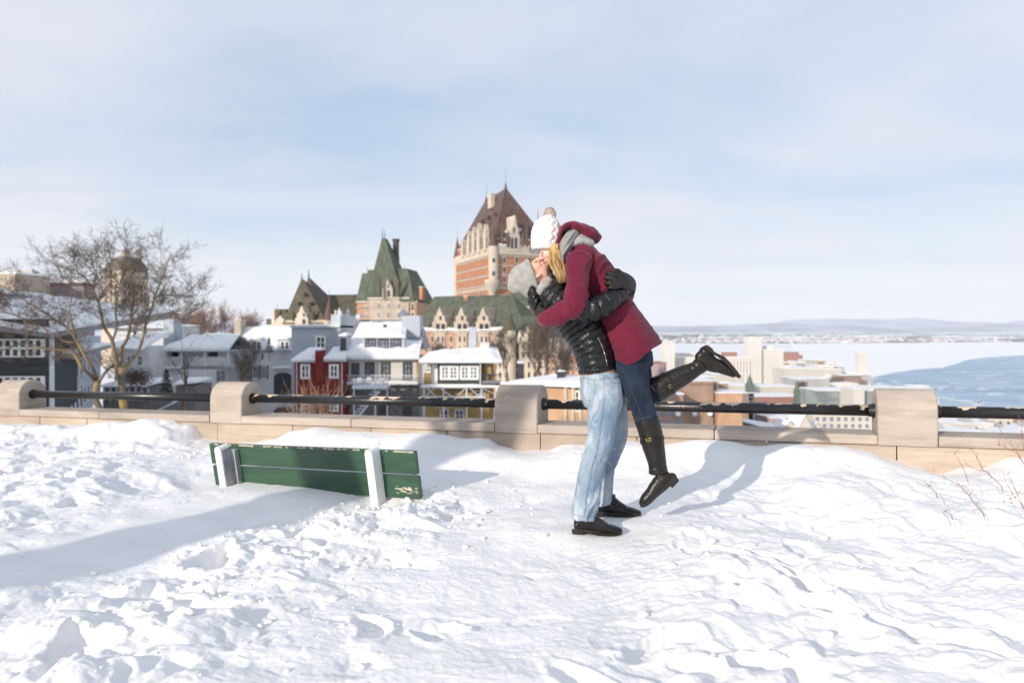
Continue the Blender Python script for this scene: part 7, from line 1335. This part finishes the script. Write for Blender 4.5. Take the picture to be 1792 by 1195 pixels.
# ------------------------------------------------------------------ lower town and harbour
def lowb(x0, x1, yt, Z, dep, m, label, zb=None, snow=True, name='building', yaw=0., grp=None, wins=None, roofm=None, cat='building', strip=False):
    pl = Pl(x0, Z, x1, Z+yaw); zt_ = pl.z((x0+x1)/2, yt); zb = -86 if zb is None else zb; b = thing(name, pl.w(pl.L/2, -dep/2, zb), label, cat, grp)
    mb = MB(); pl.sbox(mb, 0, pl.L, zb, zt_, -dep, 0); mb.build('wall', M[m], b); k = Z*.0007+.1
    if snow: mb = MB(); pl.sbox(mb, -k, pl.L+k, zt_, zt_+k*1.2, -dep-k, k); mb.build('roof', M[roofm or 'snow_far'], b)
    if strip:
        for j in range(2):
            mb = MB(); n_w = max(3, int(pl.L/3.5)); hs_ = rs.uniform(.8, 1.3)
            for i in range(n_w): s = pl.L*(i+.5)/n_w; mb2 = pl.sbox(mb, s-.7, s+.7, zt_-2.2-j*3.4-hs_, zt_-1.6-j*3.4, -.05, .12)
            mb.build('window_row', M['glass'], b)['kind'] = 'stuff'
        if rs.random() < .5: mb = MB(); c_ = pl.L*rs.uniform(.2, .7); pl.sbox(mb, c_, c_+pl.L*.15, zt_, zt_+rs.uniform(1.5, 3.5), -dep*.7, -dep*.3); mb.build('roof_hut', M['greym'], b)
    if wins:
        nx_, ny_, y0, y1 = wins
        for j in range(ny_):
            for i in range(nx_):
                s = pl.L*(i+.5)/nx_; zc = zt_-(j+.6)*(y1-y0)/F*Z/ny_-(y0-yt)/F*Z; hh = (y1-y0)/F*Z/ny_*.28; mb = MB(); pl.sbox(mb, s-pl.L/nx_*.24, s+pl.L/nx_*.24, zc-hh, zc+hh, -.1, k*.25); mb.build('window', M['glass_w'], b)
    return b, pl, zt_
M['silo'] = mat('pale_concrete', (.66, .62, .57), .9, var=.06, scale=.03); M['mauve'] = mat('mauve_wall', (.42, .31, .30), .9, var=.08, scale=.05); M['rust'] = mat('rust_red', (.33, .17, .14), .9); M['teal'] = mat('teal_glass', (.25, .29, .29), .3, var=.25, scale=.1); M['palec'] = mat('pale_cream', (.56, .52, .45), .9, var=.07, scale=.1); M['greym'] = mat('grey_concrete', (.42, .41, .41), .9, var=.15, scale=.05); M['verd'] = mat('verdigris_roof', (.12, .16, .14), .7)
lowb(1163, 1181, 600, 960, 30, 'silo', 'tall pale grain elevator block just right of the coat hem')
b, pl, zt_ = lowb(1181, 1313, 626, 985, 28, 'silo', 'long bank of ribbed grain silos behind the lifted boot', name='grain_silos')
mb = MB()
for i in range(24): s = pl.L*(i+.5)/24; c = pl.w(s, 0, 0); mb.cyl((c.x, c.y, -86), (c.x, c.y, zt_-4), pl.L/50, None, 8)
mb.build('silo_ribs', M['silo'], b)['kind'] = 'stuff'
lowb(1313, 1333, 591, 985, 26, 'silo', 'tallest pale elevator tower in the middle of the silo bank'); lowb(1333, 1371, 612, 990, 26, 'silo', 'blocky end of the silo bank, right of its tallest tower'); lowb(1340, 1352, 607, 1000, 12, 'silo', 'small head house on the right end of the silo bank')
lowb(1185, 1250, 619, 1010, 20, 'silo', 'white upper gallery on top of the left silo bank')
lowb(1266, 1290, 615.5, 1015, 10, 'rust', 'rust red conveyor bridge over the silos')
lowb(1134, 1166, 636, 560, 30, 'mauve', 'mauve warehouse with a red roof edge beside the lifted thigh', roofm='rust', zb=-84)
lowb(1503, 1518, 617, 1150, 14, 'silo', 'slim pale tower on the harbour point at the ice edge'); lowb(1497, 1524, 655, 1145, 20, 'greym', 'squat base of the slim harbour tower')
for i, (x0, x1, y) in enumerate(((1372, 1405, 621), (1376, 1398, 616))): lowb(x0, x1, y, 1700+i*60, 20, 'rust', ['rust red ship hull moored by the ice', 'rust red crane house behind the moored hull'][i], snow=False, zb=-85.5)
lst = [(1372, 1440, 645, 900, 40, 'palec', 'long white flat-roofed shed right of the silos'), (1390, 1452, 663, 760, 35, 'greym', 'grey flat-roofed shed below the long white one'), (1445, 1500, 672, 800, 30, 'silo', 'pale low warehouse with a row of trees behind'), (1330, 1392, 677, 560, 30, 'palec', 'cream hall with shallow snow roof in the middle of the harbour'), (1318, 1400, 694, 480, 26, 'rust', 'red-brown block under a wide snow roof'), (1258, 1316, 675, 420, 22, 'palec', 'cream office block with dark window rows above the brown blocks'), (1300, 1318, 688, 400, 16, 'brown', 'narrow brown block with tiny windows beside the orange wall'),
       (1208, 1250, 660, 700, 40, 'greym', 'grey roof behind the lifted calf'), (1250, 1300, 655, 760, 40, 'palec', 'wide pale shed behind the lifted boot toe'), (1430, 1496, 684, 520, 30, 'teal', 'teal glass building with a flat snow roof, left of the last pier'), (1493, 1513, 681, 500, 20, 'silo', 'white tower block adjoining the teal glass building'), (1512, 1536, 684, 505, 20, 'teal', 'pale glazed block touching the last pier'), (1535, 1632, 681, 620, 30, 'silo', 'long pale terminal roof over the last pier'), (1600, 1625, 676, 640, 14, 'palec', 'small rooftop house on the terminal'),
       (1424, 1536, 722, 330, 24, 'palec', 'pale cream building with orange-tinted windows left of the last pier'), (1640, 1706, 745, 420, 26, 'palec', 'cream building with two rows of small windows right of the last pier'), (1700, 1900, 752, 440, 40, 'silo', 'wide snow-covered roof at the right edge'), (1640, 1800, 738, 560, 30, 'silo', 'flat white roof behind the cream building on the right')]
for x0, x1, y, Z, d, m, lb in lst:
    wn = {'cream office block': (9, 3, 680, 700), 'teal glass buildi': (12, 1, 690, 704), 'pale cream buildin': (9, 2, 726, 750), 'cream building wit': (9, 1, 749, 762), 'narrow brown bl': (4, 3, 690, 712)}
    w_ = next((v for k, v in wn.items() if lb.startswith(k)), None); zb = -62-(Z-300)*.06 if Z < 640 else -86; lowb(x0, x1, y, Z, d, m, lb, zb=zb-12, wins=w_)
# brown blocks below the boot
b, pl, zt_ = lowb(1196, 1256, 668, 250, 22, 'brown', 'big brown brick block directly below the lifted boot', zb=-60); simple_box(b, 'downpipe', M['dframe'], pl, 1248.5, 668, 1252, 760, 0, .7); simple_box(b, 'cornice', M['brown'], pl, 1195, 667, 1257, 672, -1, .6)
b, pl, zt_ = lowb(1256, 1299, 688, 246, 20, 'orange', 'orange-brown wall adjoining the brown brick block', zb=-60); lowb(1256, 1275, 671, 262, 12, 'brown', 'upper step of the brown block, left of the orange wall', zb=-60)
b, pl, zt_ = lowb(1060, 1196, 690, 240, 20, 'brown', 'lower brown brick block between the legs and the big block', zb=-60, wins=(8, 3, 698, 745)); lowb(1176, 1198, 672, 262, 10, 'greym', 'small grey rooftop hut left of the big brown block', zb=-60)
for x in (1186, 1242, 1215): 
    p = P(x, 723, 239 if x < 1196 else 249); mb = MB(); mb.cyl(p, p+Vector((0, -.6, 0)), .9, .9, 10); t = thing('wall_lamp', p, {1186: 'round white lamp on the lower brown block', 1242: 'round white lamp beside the downpipe', 1215: 'round white lamp in the middle of the big brown block'}[x], 'lamp', 'round lamps on the brown brick'); mb.build('globe', M['wframe'], t)
# snow roofs with green gutters and white gables under the rail
def gable(x0, x1, ye, yr, Z, dep, label, m='palec'):
    pl = Pl(x0, Z, x1, Z); b = thing('building', pl.w(pl.L/2, -dep/2, -70), label, 'building'); ze, zr = pl.z(0, ye), pl.z(0, yr); mb = MB(); pl.sbox(mb, 0, pl.L, -75, ze, -dep, 0); mb.add([pl.w(0, 0, ze), pl.w(pl.L, 0, ze), pl.w(pl.L/2, 0, zr)], [(0, 1, 2)]); mb.build('wall', M[m], b)
    mb = MB(); mb.add([pl.w(-.5, .4, ze-.4), pl.w(pl.L/2, .4, zr+.5), pl.w(pl.L/2, -dep, zr+.5), pl.w(-.5, -dep, ze-.4), pl.w(pl.L+.5, .4, ze-.4), pl.w(pl.L+.5, -dep, ze-.4)], [(0, 1, 2, 3), (1, 4, 5, 2)]); mb.build('roof', M['snow_far'], b)
    for k in range(2): c = pl.w(pl.L*(.38+.24*k), .05, 0); mb = MB(); mb.box((c.x-.6, c.y-.15, ze-2.2), (c.x+.6, c.y+.1, ze-.4)); mb.build('window', M['verd'], b)
gable(1370, 1398, 752, 738, 300, 14, 'white gabled house left under the rail'); gable(1396, 1424, 754, 727, 296, 14, 'taller white gabled house in the middle under the rail'); gable(1420, 1442, 755, 740, 302, 14, 'white gabled house right under the rail, by the cream building')
t = thing('building', P(1335, 760, 270), 'snow slope roof with a green gutter right of the orange wall', 'building'); mb = MB(); mb.add([P(1299, 737, 270), P(1368, 757, 262), P(1368, 775, 262), P(1299, 775, 262), P(1310, 733, 285)], [(0, 1, 4), (0, 3, 2, 1)]); mb.build('wall', M['mauve'], t); slab([P(1299, 738, 268), P(1366, 757, 262), P(1350, 741, 282), P(1302, 734, 282)], .5, t); mb = MB(); mb.tube([P(1299, 739, 266), P(1366, 758, 260)], .45, 6); mb.build('gutter', M['verd'], t)
for i, (x, y) in enumerate(((1314, 672), (1398, 675), (1322, 600))):
    pass
b, pl, _ = lowb(1310, 1320, 672, 400, 6, 'verd', 'small square tower with a green spire left of the cream hall', zb=-75, snow=False); mb = MB(); c = pl.w(pl.L/2, -3, 0); mb.cyl((c.x, c.y, pl.z(1315, 672)), (c.x, c.y, pl.z(1315, 655)), 2., .1, 4); mb.build('spire', M['verd'], b)
b, pl, _ = lowb(1394, 1401, 682, 470, 5, 'verd', 'green spired turret between the cream hall and the teal building', zb=-78, snow=False); mb = MB(); c = pl.w(pl.L/2, -3, 0); mb.cyl((c.x, c.y, pl.z(1397, 682)), (c.x, c.y, pl.z(1397, 664)), 1.7, .1, 4); mb.build('spire', M['verd'], b)
# scattered small roofs filling the lower town
rs = random.Random(77); kinds = ['palec', 'greym', 'brown', 'mauve', 'silo', 'palec', 'silo', 'greym', 'orange', 'rust']; cn = {'palec': 'cream', 'greym': 'grey', 'brown': 'brown', 'mauve': 'mauve', 'silo': 'pale', 'orange': 'orange', 'rust': 'rust red'}; n_ = 0
for i in range(230):
    Z = rs.uniform(300, 1650)**1.0; x = rs.uniform(1040, 1520 if Z > 700 else 1900)
    if Z > 640 and x > float(shore_px(Z))-12: continue
    if x > 1500 and Z > 460: continue
    y0 = HY+(80-rs.uniform(6, 20))*F/Z if Z > 600 else HY+(52+(Z-300)*.06-rs.uniform(2, 10))*F/Z
    w_ = rs.uniform(10, 32)/Z*F; m = rs.choice(kinds); zb = -86 if Z > 600 else -75-(Z-300)*.04
    reg = next(r_ for lim, r_ in ((1130, "behind the woman's standing leg"), (1180, 'beside the lifted thigh'), (1250, 'below the lifted calf'), (1315, 'below the lifted boot toe'), (1372, 'below the tallest silo tower'), (1440, 'left of the teal glass building'), (1536, 'above the cream building by the last pier'), (1640, 'hidden by the last pier'), (9999, 'right of the last pier')) if x < lim); dist = ('wide ' if w_*Z/F > 20 else 'narrow ')+('near' if Z < 480 else ('middle' if Z < 800 else ('distant' if Z < 1200 else 'farthest')))
    lowb(x, x+w_, y0, Z, rs.uniform(12, 30), m, '%s %s low building under snow %s' % (dist, cn[m], reg), zb=zb, grp='%s %s low buildings %s' % (dist, cn[m], reg), yaw=rs.uniform(-.4, .4)*w_/F*Z, strip=True)
# dark tree clumps at the harbour
for i, (x, y, Z, lb) in enumerate(((1452, 668, 820, 'dark bare tree clump at the left of the harbour point'), (1468, 668, 830, 'dark bare tree clump in the middle of the harbour point'), (1512, 672, 1000, 'dark tree clump at the foot of the slim harbour tower'), (1402, 676, 600, 'small dark trees beside the green spired turret'))):
    t = thing('tree_clump', P(x, y, Z), lb, 'trees'); mb = MB(); rs2 = random.Random(i)
    for k in range(260): c = P(x+rs2.gauss(0, 5), y-rs2.random()*9+2, Z+rs2.gauss(0, 4)); u = Vector((rs2.gauss(0, 1), 0, abs(rs2.gauss(0, 1)))).normalized()*1.8; v = Vector((.35, 0, -.1)); mb.add([c-v, c+v, c+u], [(0, 1, 2)])
    mb.build('twigs', M['twigs'], t)['kind'] = 'stuff'
TB = lambda o, z: (-1.48-8.5*.629+o*.777, 5.75-8.5*.777-o*.629, z)
# shade tree behind the viewer on the left: its trunk throws the long band of shade across the snow
rs = random.Random(3); t = thing('bare_tree', TB(.6, 0), 'thick bare tree standing behind the viewer on the left', 'tree'); mt = MB()
mt.tube([TB(.7, -.3), TB(.62, .5), TB(.55, 1.1), TB(.38, 1.8), TB(.05, 2.6), TB(-.1, 3.2)], [.46, .38, .34, .33, .31, .27], 12); mt.build('trunk', M['bark'], t, smooth=True); mbs = [MB(), MB()]
for a in range(4):
    p, d = branch(mbs[0], Vector(TB(-.1, 3.1)), Vector((math.cos(a*1.6+1), math.sin(a*1.6+1), 1.5)).normalized(), 3.2, .13, rs, .12, .05, 6); ramify(mbs, p, d, .07, 1.5, 1, rs, .6)
mbs[0].build('branches', M['bark'], t)['kind'] = 'stuff'; mbs[1].build('twigs', M['twigs'], t)['kind'] = 'stuff'
# ------------------------------------------------------------------ the winter air
mb = MB(); mb.box((-20000, -60, -92), (20000, 24000, 330)); hz_ = mb.build('haze', []); hm = bpy.data.materials.new('haze'); hm.use_nodes = True; ht = hm.node_tree; ht.nodes.clear(); pv = ht.nodes.new('ShaderNodeVolumePrincipled'); pv.inputs['Color'].default_value = (.93, .95, 1, 1); pv.inputs['Density'].default_value = 6e-5; pv.inputs['Anisotropy'].default_value = .0
ho = ht.nodes.new('ShaderNodeOutputMaterial'); ht.links.new(pv.outputs[0], ho.inputs['Volume']); hz_.data.materials.append(hm); hz_['kind'] = 'stuff'; hz_['label'] = 'pale blue winter haze over the river valley'; hz_.display_type = 'WIRE'
